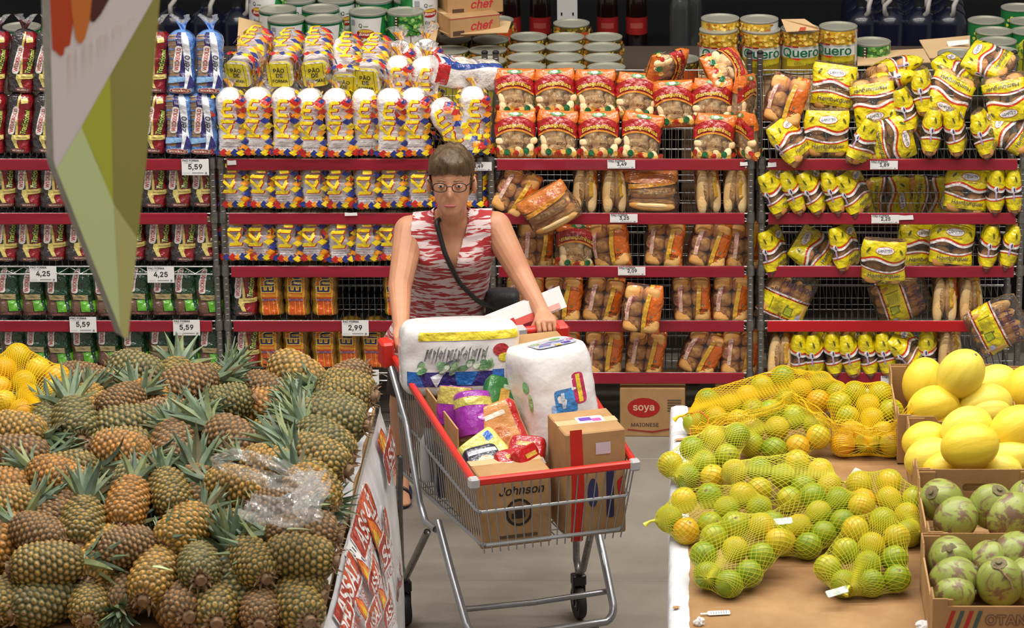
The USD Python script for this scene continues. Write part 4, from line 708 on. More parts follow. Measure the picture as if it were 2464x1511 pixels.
turned = [(sbox(-.3, 0, .3, .2), (206, 204, 204)), (sbox(-.1, .085, .1, .17), (46, 120, 56)), (sbox(-.1, .06, -.02, .17), (22, 104, 50))] + peas(-.02, .09, .09, .165, [(120, 170, 80), (150, 196, 110), (90, 146, 60), (60, 120, 50)], 60, .008) + [(sbox(-.034, 0, -.022, .17), (60, 22, 24))] + [(sbox(-.0315, .004 + k * .012, -.0245, .010 + k * .012), (206, 190, 180)) for k in range(14)] + [(sbox(.02, .04, .023, .09), (90, 40, 40)), (sbox(.03, .06, .06, .062), (120, 120, 120))]
kind('can_pea', lambda p: can(p, pea, mat('can_white', (206, 204, 204), rough=.3, coat=.3)))
kind('can_pea_turned', lambda p: can(p, turned, MT['wrap_white']))
corn = [(sbox(-.3, .0, .3, .2), (196, 160, 50)), (sbox(-.3, .066, .3, .112), (222, 222, 220)), (sbox(-.3, .0, .3, .058), (150, 126, 30)), (Polygon([(-.06, .03), (.09, .045), (.09, .066), (-.06, .06)]), (206, 186, 40)), (sbox(.1, .0, .2, .2), (196, 196, 194))]
corn += peas(-.1, .1, .118, .166, [(226, 186, 70), (206, 150, 40), (170, 96, 30), (236, 206, 110)], 64, .007) + [(sbox(-.1, .112, -.01, .119), (140, 30, 36)), (sbox(-.07, .114, -.03, .117), (220, 180, 170))]
corn += [(ctr(tpoly('Quero', .030, True), .0, .090, w=.134), (14, 96, 62)), (Polygon([(-.035, .066), (-.01, .06), (.0, .068), (-.02, .069)]), (200, 40, 40)), (ctr(tpoly('Milho Verde', .013, False, 6), .014, .045, w=.075), (40, 70, 30))]
kind('can_corn', lambda p: can(p, corn, mat('can_silver', (190, 190, 186), rough=.3, metal=.4)))
veg = [(sbox(-.3, 0, .3, .2), (90, 70, 34)), (sbox(-.3, .0, .3, .12), (170, 160, 60))] + peas(-.12, .12, .10, .166, [(190, 120, 40), (120, 110, 40), (206, 170, 70), (60, 60, 26)], 80, .009) + [(sbox(.01, .09, .07, .15), (186, 74, 30))]
kind('can_veg', lambda p: can(p, veg, mat('can_gold', (150, 140, 90), rough=.3, metal=.4)))
gveg = [(sbox(-.3, 0, .3, .2), (30, 110, 56)), (Polygon([(-.06, 0), (.06, 0), (.05, .12), (.0, .16), (-.05, .11)]), (206, 200, 60))] + peas(-.1, .1, .07, .15, [(206, 206, 70), (60, 140, 60), (150, 180, 60)], 50, .008) + [(sbox(-.004, .0, .0, .15), (60, 70, 30))]
kind('can_green', lambda p: can(p, gveg, mat('can_greenwall', (30, 110, 56), rough=.3, coat=.3)))
def cans(k, lst, z, label, group, yaws=(0,), name='food_can'):
    for i, (px, py, words) in enumerate(lst):
        c = atz(px, py, z); b = c[2] - CH
        place(kinds[k], name, mat4((c[0], c[1], b), RZ(yaws[i % len(yaws)])), label + ' ' + words, 'can', group)
cans('can_pea', [(689, 43, 'at the front left of the white labelled cans'), (779, 43, 'second from left in the front row'), (885, 25, 'third from left with its red oval showing')], 1.55, 'white and green can', 'white labelled cans', (6, 4, -4))
cans('can_pea_turned', [(976, 25, 'turned to its pea picture at the right of the front row')], 1.55, 'white and green can', 'white labelled cans')
cans('can_pea', [(668, 20, 'in the second row, left one'), (771, 18, 'in the second row, right one'), (715, -3, 'in the third row, first from left'), (809, -3, 'in the third row, second from left'), (900, -3, 'in the third row, third from left'), (992, -3, 'in the third row, fourth from left')], 1.552, 'white and green can', 'white labelled cans', (-60, 30, 20, 40, -120, 10))
cans('can_pea', [(641, -26, 'highest at the back left'), (1008, -22, 'highest at the back right')], 1.60, 'white and green can', 'white labelled cans', (-20, 40))
cans('can_veg', [(1083, 143, 'left front'), (1172, 144, 'second in the front row'), (1083, 118, 'left in the second row'), (1174, 118, 'second in the second row'), (1090, 92, 'left in the third row'), (1181, 93, 'second in the third row'), (1192, 46, 'alone at the back under the cartons')], 1.376, 'flat topped can with yellow label,', 'flat topped cans behind the small rolls')
cans('can_veg', [(1268, 159, 'third in the front row'), (1362, 160, 'fourth in the front row'), (1459, 160, 'fifth in the front row'), (1266, 136, 'third in the second row'), (1358, 136, 'fourth in the second row'), (1450, 137, 'fifth in the second row'), (1268, 112, 'third in the third row'), (1358, 111, 'fourth in the third row'), (1449, 111, 'fifth in the third row'), (1272, 86, 'third in the fourth row'), (1362, 87, 'fourth in the fourth row'), (1453, 87, 'fifth in the fourth row'), (1375, 54, 'standing highest at the back of its block')], 1.376, 'flat topped can with orange label,', 'flat topped cans behind the small rolls', (0, 20, -15))
cans('can_veg', [(1638, 140, 'alone between the small rolls and the corn cans')], 1.376, 'flat topped can', None)
cans('can_corn', [(1729, 69, 'printed upside down, leftmost of the front four'), (1832, 69, 'second of the front four'), (1925, 66, 'third of the front four, under a carton flap'), (2017, 61, 'rightmost of the front four')], 1.53, 'tall corn can', 'tall corn cans', (4, 0, 2, -16))
cans('can_corn', [(1733, 42, 'behind the upside down one'), (1827, 44, 'behind the second of the front four')], 1.56, 'tall corn can', 'tall corn cans', (30, -40))
cans('can_pea_turned', [(2098, 98, 'standing low right of the corn cans')], 1.44, 'pea picture can', None)
cans('can_green', [(2302, 126, 'half hidden by a yellow bag'), (2403, 121, 'at the front of the right corner'), (2401, 97, 'in the second row of the right corner'), (2392, 73, 'in the third row of the right corner'), (2373, 47, 'in the fourth row of the right corner'), (2478, 73, 'cut by the right picture edge, lower'), (2472, 49, 'cut by the right picture edge, middle'), (2452, 16, 'at the very back of the right corner')], 1.44, 'green and yellow can', 'green and yellow cans at the right corner', (0, 30, -20))
cans('can_pea', [(52, 62, 'seen past the dark red loaves at the far left')], 1.5, 'grey green can', None)
# cardboard sheets, trays and cartons among the cans
def tray(x0, x1, y0, y1, z0, z1, label, m='cardboard_pale'):
    t = xf('cardboard_tray', mat4((x0, y0, z0)), label, 'cardboard tray', 'cardboard trays under the cans'); w, d, h = x1 - x0, y1 - y0, z1 - z0
    obj('tray_base', cbx(0, w, 0, d, 0, .004, .001), MT[m], t)
    for a in ((0, w, 0, .004), (0, w, d - .004, d)): obj('tray_wall', cbx(a[0], a[1], a[2], a[3], .004, h, .001), MT[m], t)
    for a in ((0, .004), (w - .004, w)): obj('tray_wall', cbx(a[0], a[1], .004, d - .004, .004, h, .001), MT[m], t)
def X(px, y, py=90): return float(aty(px, py, y)[0])
tray(X(600, .7), X(1040, .7), .60, 1.26, 1.37, 1.385, 'flat cardboard tray under the white labelled cans')
tray(X(1680, .6), X(2066, .6), .535, .80, 1.335, 1.35, 'flat cardboard tray under the tall corn cans')
for (a, b, y0, y1, z0, z1, w) in [(600, 1040, .60, 1.2, DZ, 1.368, 'white labelled cans'), (1684, 2060, .54, .79, DZ, 1.333, 'tall corn cans')]:
    obj('cardboard_carton', cbx(X(a, .7), X(b, .7), y0, y1, z0, z1, .003), MT['cardboard_pale'], label='closed cardboard carton supporting the ' + w, cat='carton')
def sheet(pts, label, fold=.02, m='cardboard_pale', th=.004):
    """a loose bent cardboard sheet through 3D corner points"""
    P = np.array(pts, float); n = np.cross(P[1] - P[0], P[2] - P[0]); n /= np.linalg.norm(n); k = len(P)
    V = np.vstack([P - n * th / 2, P + n * th / 2]); F = [[0, i + 1, i] for i in range(1, k - 1)] + [[k, k + i, k + i + 1] for i in range(1, k - 1)] + [[i, (i + 1) % k, k + (i + 1) % k] for i in range(k)] + [[i, k + (i + 1) % k, k + i] for i in range(k)]
    return obj('cardboard_sheet', (V, np.array(F)), MT[m], label=label, cat='cardboard sheet')
A = lambda px, py, y: aty(px, py, y)
sheet([A(565, 205, .52), A(640, 150, .58), A(625, 55, .9), A(575, 42, .9)], 'upright cardboard flap left of the white labelled cans')
sheet([A(1000, 160, .56), A(1036, 160, .6), A(1056, 60, .95), A(1040, 40, .95)], 'cardboard flap right of the white labelled cans')
sheet([A(1050, 72, .95), A(1080, 83, .85), A(1222, 78, .85), A(1230, 53, 1.0), A(1190, 46, 1.1), A(1058, 50, 1.1)], 'flat cardboard sheet under the two small cartons')
sheet([A(2063, 158, .56), A(2240, 150, .56), A(2222, 118, .78), A(2063, 126, .78)], 'wide pale cardboard sheet behind the yellow bags')
sheet([A(2236, 140, .7), A(2334, 150, .7), A(2334, 86, .98), A(2272, 92, .98), A(2212, 97, .98)], 'torn cardboard sheet left of the green and yellow cans')
obj('paper_slip', moved(extrude(Polygon([(0, 0), (.085, .012), (.085, .03), (-.006, .022)]), .001), mat4(A(2282, 112, .84), RX(60))), MT['paper'], label='white paper slip on the torn cardboard sheet', cat='paper')
sheet([A(1880, 47, .62), A(1936, 46, .62), A(1966, 66, .515), A(1972, 72, .515), A(1892, 77, .515)], 'pale carton flap lying over the third corn can', th=.003)
obj('rail_sticker', moved(extrude(Polygon([(0, 0), (.026, .002), (.03, .022), (.006, .02)]), .001), mat4(A(1922, 75, .513), RX(35))), mat('rust_red', (170, 60, 26), rough=.6), label='rust red sticker on the carton flap over the corn can', cat='sticker')
def carton(c, w, d, h, yaw, label, words, col=(186, 40, 44), m='cardboard', name='small_carton'):
    t = xf(name, mat4(c, RZ(yaw)), label, 'carton'); obj('carton_body', cbx(-w / 2, w / 2, -d / 2, d / 2, 0, h, .003), MT[m], t)
    obj('tape', cbx(-w / 2 - .0008, w / 2 + .0008, -.02, .02, h - .0005, h + .0008, .0003), MT['cardboard_pale'], t)
    L = [(affinity.translate(p_, 0, h * .5), c_) for p_, c_ in words]; m_, c_ = print_mesh(L, plane((0, -d / 2, 0), (1, 0, 0), (0, 0, 1)), edge=.1); obj('printed_mark', m_, MT['print'], t, False, c_)
    return t
chef = [(ctr(tpoly('chef', .03, True, 14), .03, .0, 0, w=.1), (176, 40, 50)), (sbox(-.1, -.035, -.05, -.015), (80, 60, 46)), (sbox(-.12, .035, .12, .038), (176, 60, 60))]
carton(A(1122, 74, .97) * [1, 1, 0] + [0, 0, A(1122, 74, .97)[2]], .22, .2, .085, 26, 'small brown carton with red lettering on the cardboard sheet', chef)
carton(A(1128, 22, 1.05), .24, .2, .085, 20, 'small brown carton lying on top of the other one', chef)
# rack behind: white perforated upright, bottles and water jugs in the dark
t = xf('pallet_rack', mat4((0, 2.3, 0)), 'dark pallet rack with a white perforated upright behind the cans', 'rack')
xu = X(1365, 2.3, 20); up_ = extrude(sbox(-.046, 0, .046, 3.2) - unary_union([sbox(s * .026 - .004, z, s * .026 + .004, z + .016) for z in np.arange(.05, 3.15, .076) for s in (-1, 1)]), .004); up_.apply_transform(mat4((xu, 0, 0), RX(90)))
obj('upright', up_, mat('white_steel', (196, 192, 190), rough=.4), t, label='white perforated upright')
obj('rack_shelf', cbx(-3.4, 2.2, .05, 1.3, .93, .97, .004), MT['black_plastic'], t); obj('rack_shelf', cbx(-3.4, 2.2, .05, 1.3, 2.3, 2.36, .004), MT['black_plastic'], t); obj('rack_back', cbx(-3.4, 2.2, 1.3, 1.33, 0, 3.2, .004), mat('rack_black', (16, 14, 15), rough=.8), t)
MT['dark_glass'] = mat('dark_cola', (26, 12, 12), rough=.12, coat=.5); MT['red_cap'] = mat('red_cap', (150, 20, 24), rough=.4); MT['navy'] = mat('navy_plastic', (22, 24, 42), rough=.25, coat=.3); MT['grey_bottle'] = mat('grey_clear_bottle', (60, 62, 62), rough=.12, coat=.6); MT['handle_white'] = mat('pale_handle', (180, 172, 166), rough=.5)
def bottle(p):
    obj('bottle_body', lathe([(0, 0), (.045, 0), (.05, .01), (.05, .19), (.046, .23), (.03, .28), (.016, .31), (.014, .33)], 24), MT['dark_glass'], p, 40)
    obj('cap', lathe([(.0165, .318), (.0165, .342), (.014, .345), (0, .345)], 16), MT['red_cap'], p, 30); obj('neck_ring', lathe([(.02, .3), (.026, .305), (.02, .31)], 16), MT['red_cap'], p)
    m, c = print_mesh([(sbox(-.07, .07, .07, .15), (140, 24, 22)), (sbox(-.03, .1, .03, .125), (160, 70, 60))], lambda x, y, l: np.stack([(.05 + l) * np.sin(x / .05), -(.05 + l) * np.cos(x / .05), y], -1), edge=.015); obj('bottle_label', m, MT['print'], p, True, c)
def clear_bottle(p):
    obj('bottle_body', lathe([(0, 0), (.045, 0), (.05, .01), (.05, .2), (.04, .25), (.016, .3), (.014, .32)], 24), MT['grey_bottle'], p, 40); obj('cap', lathe([(.016, .312), (.016, .332), (0, .334)], 16), MT['black_plastic'], p, 30)
def jug(p):
    obj('jug_body', lathe([(0, 0), (.08, 0), (.085, .02), (.085, .16), (.07, .20), (.03, .225), (.022, .24)], 24), MT['navy'], p, 40); obj('cap', lathe([(.025, .238), (.025, .258), (0, .26)], 16), MT['black_plastic'], p)
    obj('handle', tube([(-.0, -.05, .2), (.0, -.082, .225), (.0, -.085, .255), (.02, -.06, .28)], .011, 8), MT['handle_white'], p, True, label='pale carrying handle')
kind('bottle', bottle); kind('clear_bottle', clear_bottle); kind('jug', jug)
for i, px in enumerate((1228, 1300, 1462, 1532)): place(kinds['bottle'], 'drink_bottle', mat4((X(px, 2.6, 60), 2.6, .972)), 'dark bottle with red cap in the rack, %s from the left' % ORD[i], 'bottle', 'dark bottles with red caps')
for i, (px, y) in enumerate(((1636, 2.5), (1664, 2.62))): place(kinds['clear_bottle'], 'clear_bottle', mat4((X(px, y, 100), y, .972)), 'clear bottle catching light in the dark rack, %s one' % ['left', 'right'][i], 'bottle')
n = 0
for row in range(3):
    for px in (2072, 2140, 2210, 2282):
        place(kinds['jug'], 'water_jug', mat4((X(px + row * -3, 2.42 + row * .19, 90), 2.42 + row * .19, .972), RZ([20, -20, 25, 10][n % 4])), 'dark water jug with pale handle, %s from left in %s row' % (ORD[n % 4], ORD[row]), 'jug', 'dark water jugs in the rack'); n += 1
for i, px in enumerate((420, 500, 575)): place(kinds['jug'], 'water_jug', mat4((X(px, 2.42, 90), 2.42, .972), RZ(20 * i)), 'dark water jug above the blue loaves, %s from left' % ORD[i], 'jug', 'dark water jugs at the left')
# mayonnaise carton on the floor under the shelves
t = carton(aty(1572, 1046, .1) * [1, 1, 0], .26, .24, .205, -1, 'brown carton with a red oval logo on the floor under the shelf', [(ell(-.035, .02, .065, .042), (170, 36, 34)), (ctr(tpoly('soya', .036, True), -.035, .016, w=.085), (216, 180, 150)), (ctr(tpoly('MAIONESE', .018), -.03, -.052, w=.11), (60, 50, 46)), (Polygon([(-.1, -.075), (0, -.085), (.13, -.06), (.13, -.055), (0, -.079), (-.1, -.07)]), (150, 40, 36))] + [(sbox(.06, .05 - k * .011, .115, .055 - k * .011), (90, 74, 60)) for k in range(5)], name='floor_carton')
carton(aty(1790, 1040, .12) * [1, 1, 0], .24, .24, .2, 2, 'brown carton on the floor behind the net bags', [(ctr(tpoly('CONTÉM 6', .02), 0, 0, w=.1), (90, 74, 60))], name='floor_carton')
# ---------------------------------------------------------------- pineapples
def pine_body(seed, gold, edge, tip, L=.186, R=.059, nc=17):
    r = np.random.default_rng(seed); nu, nv = 136, 104; u = np.linspace(0, 1, nu, endpoint=False); v = np.linspace(0, 1, nv); U, V = np.meshgrid(u, v); U, V = U.ravel(), V.ravel()
    prof = lambda t: R * np.clip(1 - np.abs((t - .46) / np.where(t < .46, .478, .556)) ** 2.8, 0, 1) ** .46
    nr = 13.0; a, b = U * nc + .16 * (meshkit.noise(np.stack([np.cos(2 * np.pi * U) * 2.6, np.sin(2 * np.pi * U) * 2.6, V * 7], -1), seed) - .5) * 2, V * nr + .35 * (meshkit.noise(np.stack([np.cos(2 * np.pi * U) * 2.2, np.sin(2 * np.pi * U) * 2.2, V * 6 + 9], -1), seed + 1) - .5)
    # staggered eyes along gentle spirals
    row = np.round(b); best = np.full(len(U), 9.0); ida = np.zeros(len(U)); idb = np.zeros(len(U)); da = np.zeros(len(U)); db = np.zeros(len(U))
    for k in (-1, 0, 1):
        rw = row + k; off = .5 * np.mod(rw, 2) + .0 * rw; c = np.round(a - off) + off; dx, dy = (a - c), (b - rw) * .88; d = np.sqrt(dx * dx + dy * dy)
        m = d < best; best = np.where(m, d, best); ida = np.where(m, np.mod(c, nc), ida); idb = np.where(m, rw, idb); da = np.where(m, dx, da); db = np.where(m, dy, db)
    h1 = np.mod(np.sin(ida * 12.9898 + idb * 78.233 + seed) * 43758.5453, 1); h2 = np.mod(np.sin(ida * 39.3 + idb * 11.1 + seed) * 24634.6, 1)
    k = np.clip(1 - (best / .56) ** 2, 0, 1); rad = prof(V); H = .0060 * (.72 + .5 * h2) * k ** .75 * np.clip(rad / R * 1.4, .2, 1) + .0028 * np.exp(-(((da) / .12) ** 2 + ((db + .05) / .14) ** 2))
    rr_ = rad + H; th = 2 * np.pi * U; P = np.stack([rr_ * np.cos(th), rr_ * np.sin(th), (V - .5) * L], -1)
    g, e, t = np.array(lin(gold)), np.array(lin(edge)), np.array(lin(tip)); w = np.clip((best - .24) / .2, 0, 1)[:, None]; g = g * (1 - .55 * (h2[:, None] ** 2)) + (.6 * e + .4 * t) * .55 * (h2[:, None] ** 2); C = g * (1 - w) + e * w
    C = C * (0.86 + .5 * h1[:, None]) ; low = np.clip((db + .02) / -.34, 0, 1)[:, None]; C = C * (1 - .0 * low)
    bract = np.exp(-((da / .26) ** 2 + ((db - .10) / .22) ** 2))[:, None] * (.35 + .5 * h2[:, None]); C = C * (1 - bract) + np.array(lin((176, 154, 122))) * bract
    sp = np.exp(-((da / .11) ** 2 + ((db + .06) / .10) ** 2))[:, None]; C = C * (1 - sp * .85) + t * sp * .85
    gr = np.clip((V - .72) / .4, 0, 1)[:, None] * .35; C = C * (1 - gr) + e * gr
    I, J = np.meshgrid(np.arange(nv - 1), np.arange(nu), indexing='ij'); J2 = (J + 1) % nu; q = np.stack([I * nu + J, I * nu + J2, (I + 1) * nu + J2, (I + 1) * nu + J], -1).reshape(-1, 4)
    return trimesh.Trimesh(P, np.vstack([q[:, [0, 1, 2]], q[:, [0, 2, 3]]]), process=False), C
MT['pine'] = mat('pineapple_rind', attr=True, rough=.5, spec=.4, bump=.5, bscale=300, bdist=.004, var=(96, 72, 44), vscale=150, detail=4, vmax=.3)
MT['leaf'] = [mat('crown_leaf_%d' % i, b, rough=.42, spec=.4, var=v, vscale=22, stretch=(1, 1, .25)) for i, (b, v) in enumerate([((84, 104, 80), (132, 150, 120)), ((100, 118, 78), (156, 164, 116)), ((58, 76, 62), (104, 120, 100)), ((128, 114, 84), (88, 90, 62))])]
MT['stem'] = mat('dry_stem', (112, 84, 60), rough=.8, var=(150, 122, 92), vscale=60)
def crown_leaf(l, w, az, el, curl, r0, z0):
    n = 7; s = np.linspace(0, 1, n); e = el - curl * s; dr, dz = np.cos(e), np.sin(e); R_ = r0 + np.r_[0, np.cumsum((dr[1:] + dr[:-1]) / 2 * l / (n - 1))]; Z = z0 + np.r_[0, np.cumsum((dz[1:] + dz[:-1]) / 2 * l / (n - 1))]
    ww = w * np.clip(1 - s ** 1.7, 0.02, 1) * (.75 + .25 * np.minimum(1, s * 5)); ca, sa = math.cos(az), math.sin(az); c = np.stack([R_ * ca, R_ * sa, Z], -1); side = np.array([-sa, ca, 0]); nrm = np.stack([-np.sin(e) * ca, -np.sin(e) * sa, np.cos(e)], -1)
    Lp = c - side * ww[:, None] / 2 + nrm * ww[:, None] * .22; Rp = c + side * ww[:, None] / 2 + nrm * ww[:, None] * .22; Cb = c - nrm * .0016; V = np.stack([Lp, c, Rp, Cb], 1).reshape(-1, 3)
    F = []
    for i in range(n - 1):
        a, b = i * 4, i * 4 + 4
        for p, q in ((0, 1), (1, 2), (2, 3), (3, 0)): F += [[a + p, a + q, b + q], [a + p, b + q, b + p]]
    F += [[0, 2, 1], [0, 3, 2], [n * 4 - 4, n * 4 - 3, n * 4 - 2], [n * 4 - 4, n * 4 - 2, n * 4 - 1]]
    return trimesh.Trimesh(V, F, process=False)
PC = {'golden': ((220, 160, 54), (92, 78, 28), (70, 44, 24)), 'olive': ((184, 146, 58), (54, 60, 24), (60, 42, 26)), 'brown': ((166, 116, 58), (66, 52, 28), (56, 38, 24)), 'orange': ((218, 144, 44), (104, 74, 26), (74, 44, 22)), 'green': ((152, 134, 66), (48, 60, 30), (60, 46, 30))}
def pineapple(cl, seed, crown):
    def b(p):
        r = np.random.default_rng(seed); m, c = pine_body(seed, *PC[cl]); obj('body', m, MT['pine'], p, True, c)
        obj('stem_end', moved(lathe([(0, -.012), (.014, -.012), (.017, -.006), (.019, .006), (0, .012)], 12), mat4((0, 0, -.094))), MT['stem'], p, 40)
        dry = [crown_leaf(r.uniform(.02, .035), .014, a, -.4 + r.uniform(-.3, .5), .8, .016, -.092) for a in np.linspace(0, 6.28, 9, endpoint=False)]
        obj('dry_husk', cat_(*dry), MT['stem'], p, False, kind='stuff')
        if crown:
            big = crown > 1; cr = obj('crown', moved(lathe([(.02, -.01), (.021, .005), (.016, .03), (.006, .06), (0, .07)], 12), mat4((0, 0, .088))), MT['leaf'][1], p, 40)
            n = 34 if big else 26
            for i in range(n):
                t = i / n; l = (.055 + .058 * math.sin(math.pi * min(1, .25 + t * .8)) ** 1.0) * (1.12 if big else .8) * r.uniform(.85, 1.12)
                obj('leaf', crown_leaf(l, .030 - .012 * t, i * 2.39996 + r.uniform(-.2, .2), .9 + .65 * t + r.uniform(-.14, .14), (.5 - .75 * t) * r.uniform(.4, 1.8), .019 - .012 * t, .086 + .038 * t), MT['leaf'][(0, 0, 1, 2, 0, 1, 3 if t < .25 else 0)[i % 7]], cr, 40)
    return b
for i, cl in enumerate(PC):
    kind('pineapple_%s_2' % cl, pineapple(cl, 40 + i, 2)); kind('pineapple_%s_1' % cl, pineapple(cl, 60 + i, 1))
# photo middle of the body, direction of the crown in the picture, turn toward (+) or away from (-) the viewer, colour
PL = [(46, 1042, -12, 0, 'golden'), (42, 1110, 2, 0, 'brown'), (127, 1020, 100, 0, 'green'), (183, 1030, 112, -20, 'green'), (222, 972, 100, 0, 'golden'), (150, 950, 10, 0, 'brown'), (262, 917, 5, 0, 'olive'), (322, 913, -20, 0, 'green'), (405, 906, 95, -50, 'olive'), (296, 982, 42, 0, 'brown'),
      (290, 1026, 12, 0, 'green'), (299, 1072, 8, 0, 'olive'), (403, 1080, 95, -10, 'brown'), (484, 1056, 150, 0, 'orange'), (285, 1108, -15, 0, 'orange'), (162, 1122, 15, 0, 'olive'), (125, 1160, 155, 0, 'orange'), (14, 1162, 0, 0, 'orange'), (488, 924, 50, 10, 'olive'), (450, 938, 20, 0, 'brown'),
      (398, 992, 5, 20, 'brown'), (343, 1160, -60, 20, 'green'), (361, 966, 130, 0, 'orange'), (562, 980, 197, 0, 'green'), (633, 976, 0, 0, 'orange'), (660, 922, 150, 0, 'brown'), (722, 922, -40, 0, 'golden'), (816, 912, 222, 0, 'brown'), (850, 958, 186, 0, 'olive'), (893, 936, 165, 0, 'olive'),
      (896, 992, 160, 0, 'green'), (860, 1026, 170, 0, 'green'), (680, 1026, 186, 0, 'olive'), (820, 1058, 140, 0, 'olive'), (742, 1090, 168, 0, 'orange'), (836, 1112, 150, 0, 'olive'), (874, 1084, 130, 0, 'green'), (664, 1130, 162, 0, 'golden'), (822, 1152, 120, 0, 'olive'),
      (34, 1238, 18, 0, 'golden'), (8, 1300, 60, 0, 'orange'), (102, 1300, 150, 0, 'brown'), (141, 1238, 60, 0, 'brown'), (193, 1284, 92, 0, 'olive'), (306, 1232, 85, 0, 'orange'), (250, 1332, 76, -10, 'golden'), (416, 1196, 110, 0, 'olive'), (436, 1300, 55, -10, 'golden'), (312, 1328, 20, 0, 'brown'),
      (366, 1390, 80, -12, 'golden'), (136, 1368, 8, 0, 'olive'), (480, 1372, 120, -62, 'green'), (428, 1452, 160, -58, 'brown'), (215, 1446, 100, -48, 'olive'), (108, 1438, 24, -18, 'green'), (20, 1440, 60, -42, 'olive'), (553, 1188, 163, 0, 'golden'), (594, 1270, 152, 0, 'olive'), (603, 1360, 128, -14, 'olive'),
      (524, 1446, 110, -52, 'olive'), (627, 1460, 100, -62, 'brown'), (718, 1449, 135, -36, 'olive'), (738, 1408, 150, -5, 'olive'), (751, 1350, 172, 0, 'olive'), (764, 1304, 176, 0, 'brown'), (782, 1262, 170, 0, 'brown'), (818, 1200, 118, 0, 'golden'), (682, 1246, 5, 0, 'brown'), (560, 1080, 140, 0, 'brown'), (600, 1120, 165, 0, 'orange'), (480, 1180, 95, 0, 'brown'), (760, 1010, 120, 10, 'green'), (210, 926, 170, 0, 'brown'), (560, 1430, 95, 30, 'green'), (300, 1420, 265, 20, 'brown')]
hz = lambda py: float(np.interp(py, [880, 930, 1000, 1100, 1240, 1300, 1370, 1430, 1470], [.16, .18, .22, .25, .22, .19, .14, .075, .062]))
D, Pp = [], []
for px, py, an, e, cl in PL:
    a, e_ = math.radians(an), math.radians(e); sl = math.radians(22); d = np.array([math.cos(a), math.sin(a) * math.cos(sl), math.sin(a) * math.sin(sl)]); v = np.array([0, -.93, .37]) if e > 0 else np.array([0, -.99, .1]); d = d * math.cos(e_) + v * math.sin(e_); D.append(d / np.linalg.norm(d)); Pp.append(atz(px, py, TZ + hz(py)))
n_seen = len(PL); rb = np.random.default_rng(3)
for gy in np.arange(-3.9, -2.55, .145):
    for gx in np.arange(-2.35, -1.1, .2):
        if rb.random() < .68: a = rb.uniform(0, 6.28); D.append(np.array([math.cos(a), math.sin(a), 0.05])); Pp.append(np.array([gx + rb.uniform(-.04, .04), gy, TZ + .062]))
D, Pp = np.array(D), np.array(Pp); home = Pp.copy(); K = np.array([-.055, 0, .055])
stiff = np.array([.32 if q[1] > 1400 else .12 for q in PL])[:, None]
for it in range(60):
    S_ = (Pp[:, None] + D[:, None] * K[None, :, None]); f = np.zeros_like(Pp)
    flat = S_.reshape(-1, 3); own = np.repeat(np.arange(len(Pp)), 3); dd = flat[:, None] - flat[None]; ds = np.linalg.norm(dd, axis=-1) + 1e-9; ov = np.clip(.108 - ds, 0, None) * (own[:, None] != own[None]); push = (dd / ds[..., None] * ov[..., None]).sum(1)
    np.add.at(f, own, push); w = np.ones(len(Pp)); w[n_seen:] = 1.3; Pp += np.clip(f, -.012, .012) * .22 * w[:, None]; Pp[:n_seen] += (home[:n_seen] - Pp[:n_seen]) * stiff
    low = TZ + .058 - np.minimum(0, (D * K[0])[:, 2]) * 0 + np.abs(D[:, 2]) * .035; Pp[:, 2] = np.maximum(Pp[:, 2], low)
    Pp[:, 0] = np.minimum(Pp[:, 0], -1.045)
rows = [('back', 880, 945), ('second to back', 945, 1000), ('upper middle', 1000, 1060), ('middle', 1060, 1140), ('lower middle', 1140, 1215), ('third', 1215, 1315), ('second', 1315, 1412), ('front', 1412, 1520)]
rowof = {}
for nm, a, b in rows:
    for k, i in enumerate(sorted([i for i in range(n_seen) if a <= PL[i][1] < b], key=lambda i: PL[i][0])): rowof[i] = '%s from left in the %s row' % (ORD[k], nm)
CW = {'golden': 'golden yellow', 'olive': 'green and gold', 'brown': 'dull brown', 'orange': 'deep orange', 'green': 'grey green'}
def axisR(d, roll):
    z = d / np.linalg.norm(d); x = np.cross([0, 0, 1.0], z); x = x / np.linalg.norm(x) if np.linalg.norm(x) > 1e-3 else np.array([1.0, 0, 0]); y = np.cross(z, x); return np.stack([x, y, z], 1) @ RZ(roll)
for i, (d, c) in enumerate(zip(D, Pp)):
    seen = i < n_seen; cl = PL[i][4] if seen else ['brown', 'olive', 'green'][i % 3]; an = PL[i][2] % 360 if seen else 0
    way = 'butt end toward the camera' if seen and PL[i][3] < -30 else 'crown pointing %s' % (['right', 'up', 'left', 'down'][int(((an + 45) % 360) // 90)])
    sc = (1.0 + .09 * math.sin(i * 2.7)); M = mat4(c, axisR(d, i * 77.0)) @ mat4((0, 0, 0), None, (sc, sc, sc * (1 + .08 * math.sin(i * 1.3))))
    place(kinds['pineapple_%s_%d' % (cl, 2 if i % 5 in (0, 3) else 1)], 'pineapple', M, '%s pineapple, %s, %s' % (CW[cl], way, rowof[i]) if seen else 'pineapple buried beneath the upper layer of the heap, hardly showing', 'pineapple', 'pineapples on top of the heap' if seen else 'pineapples buried under the heap')
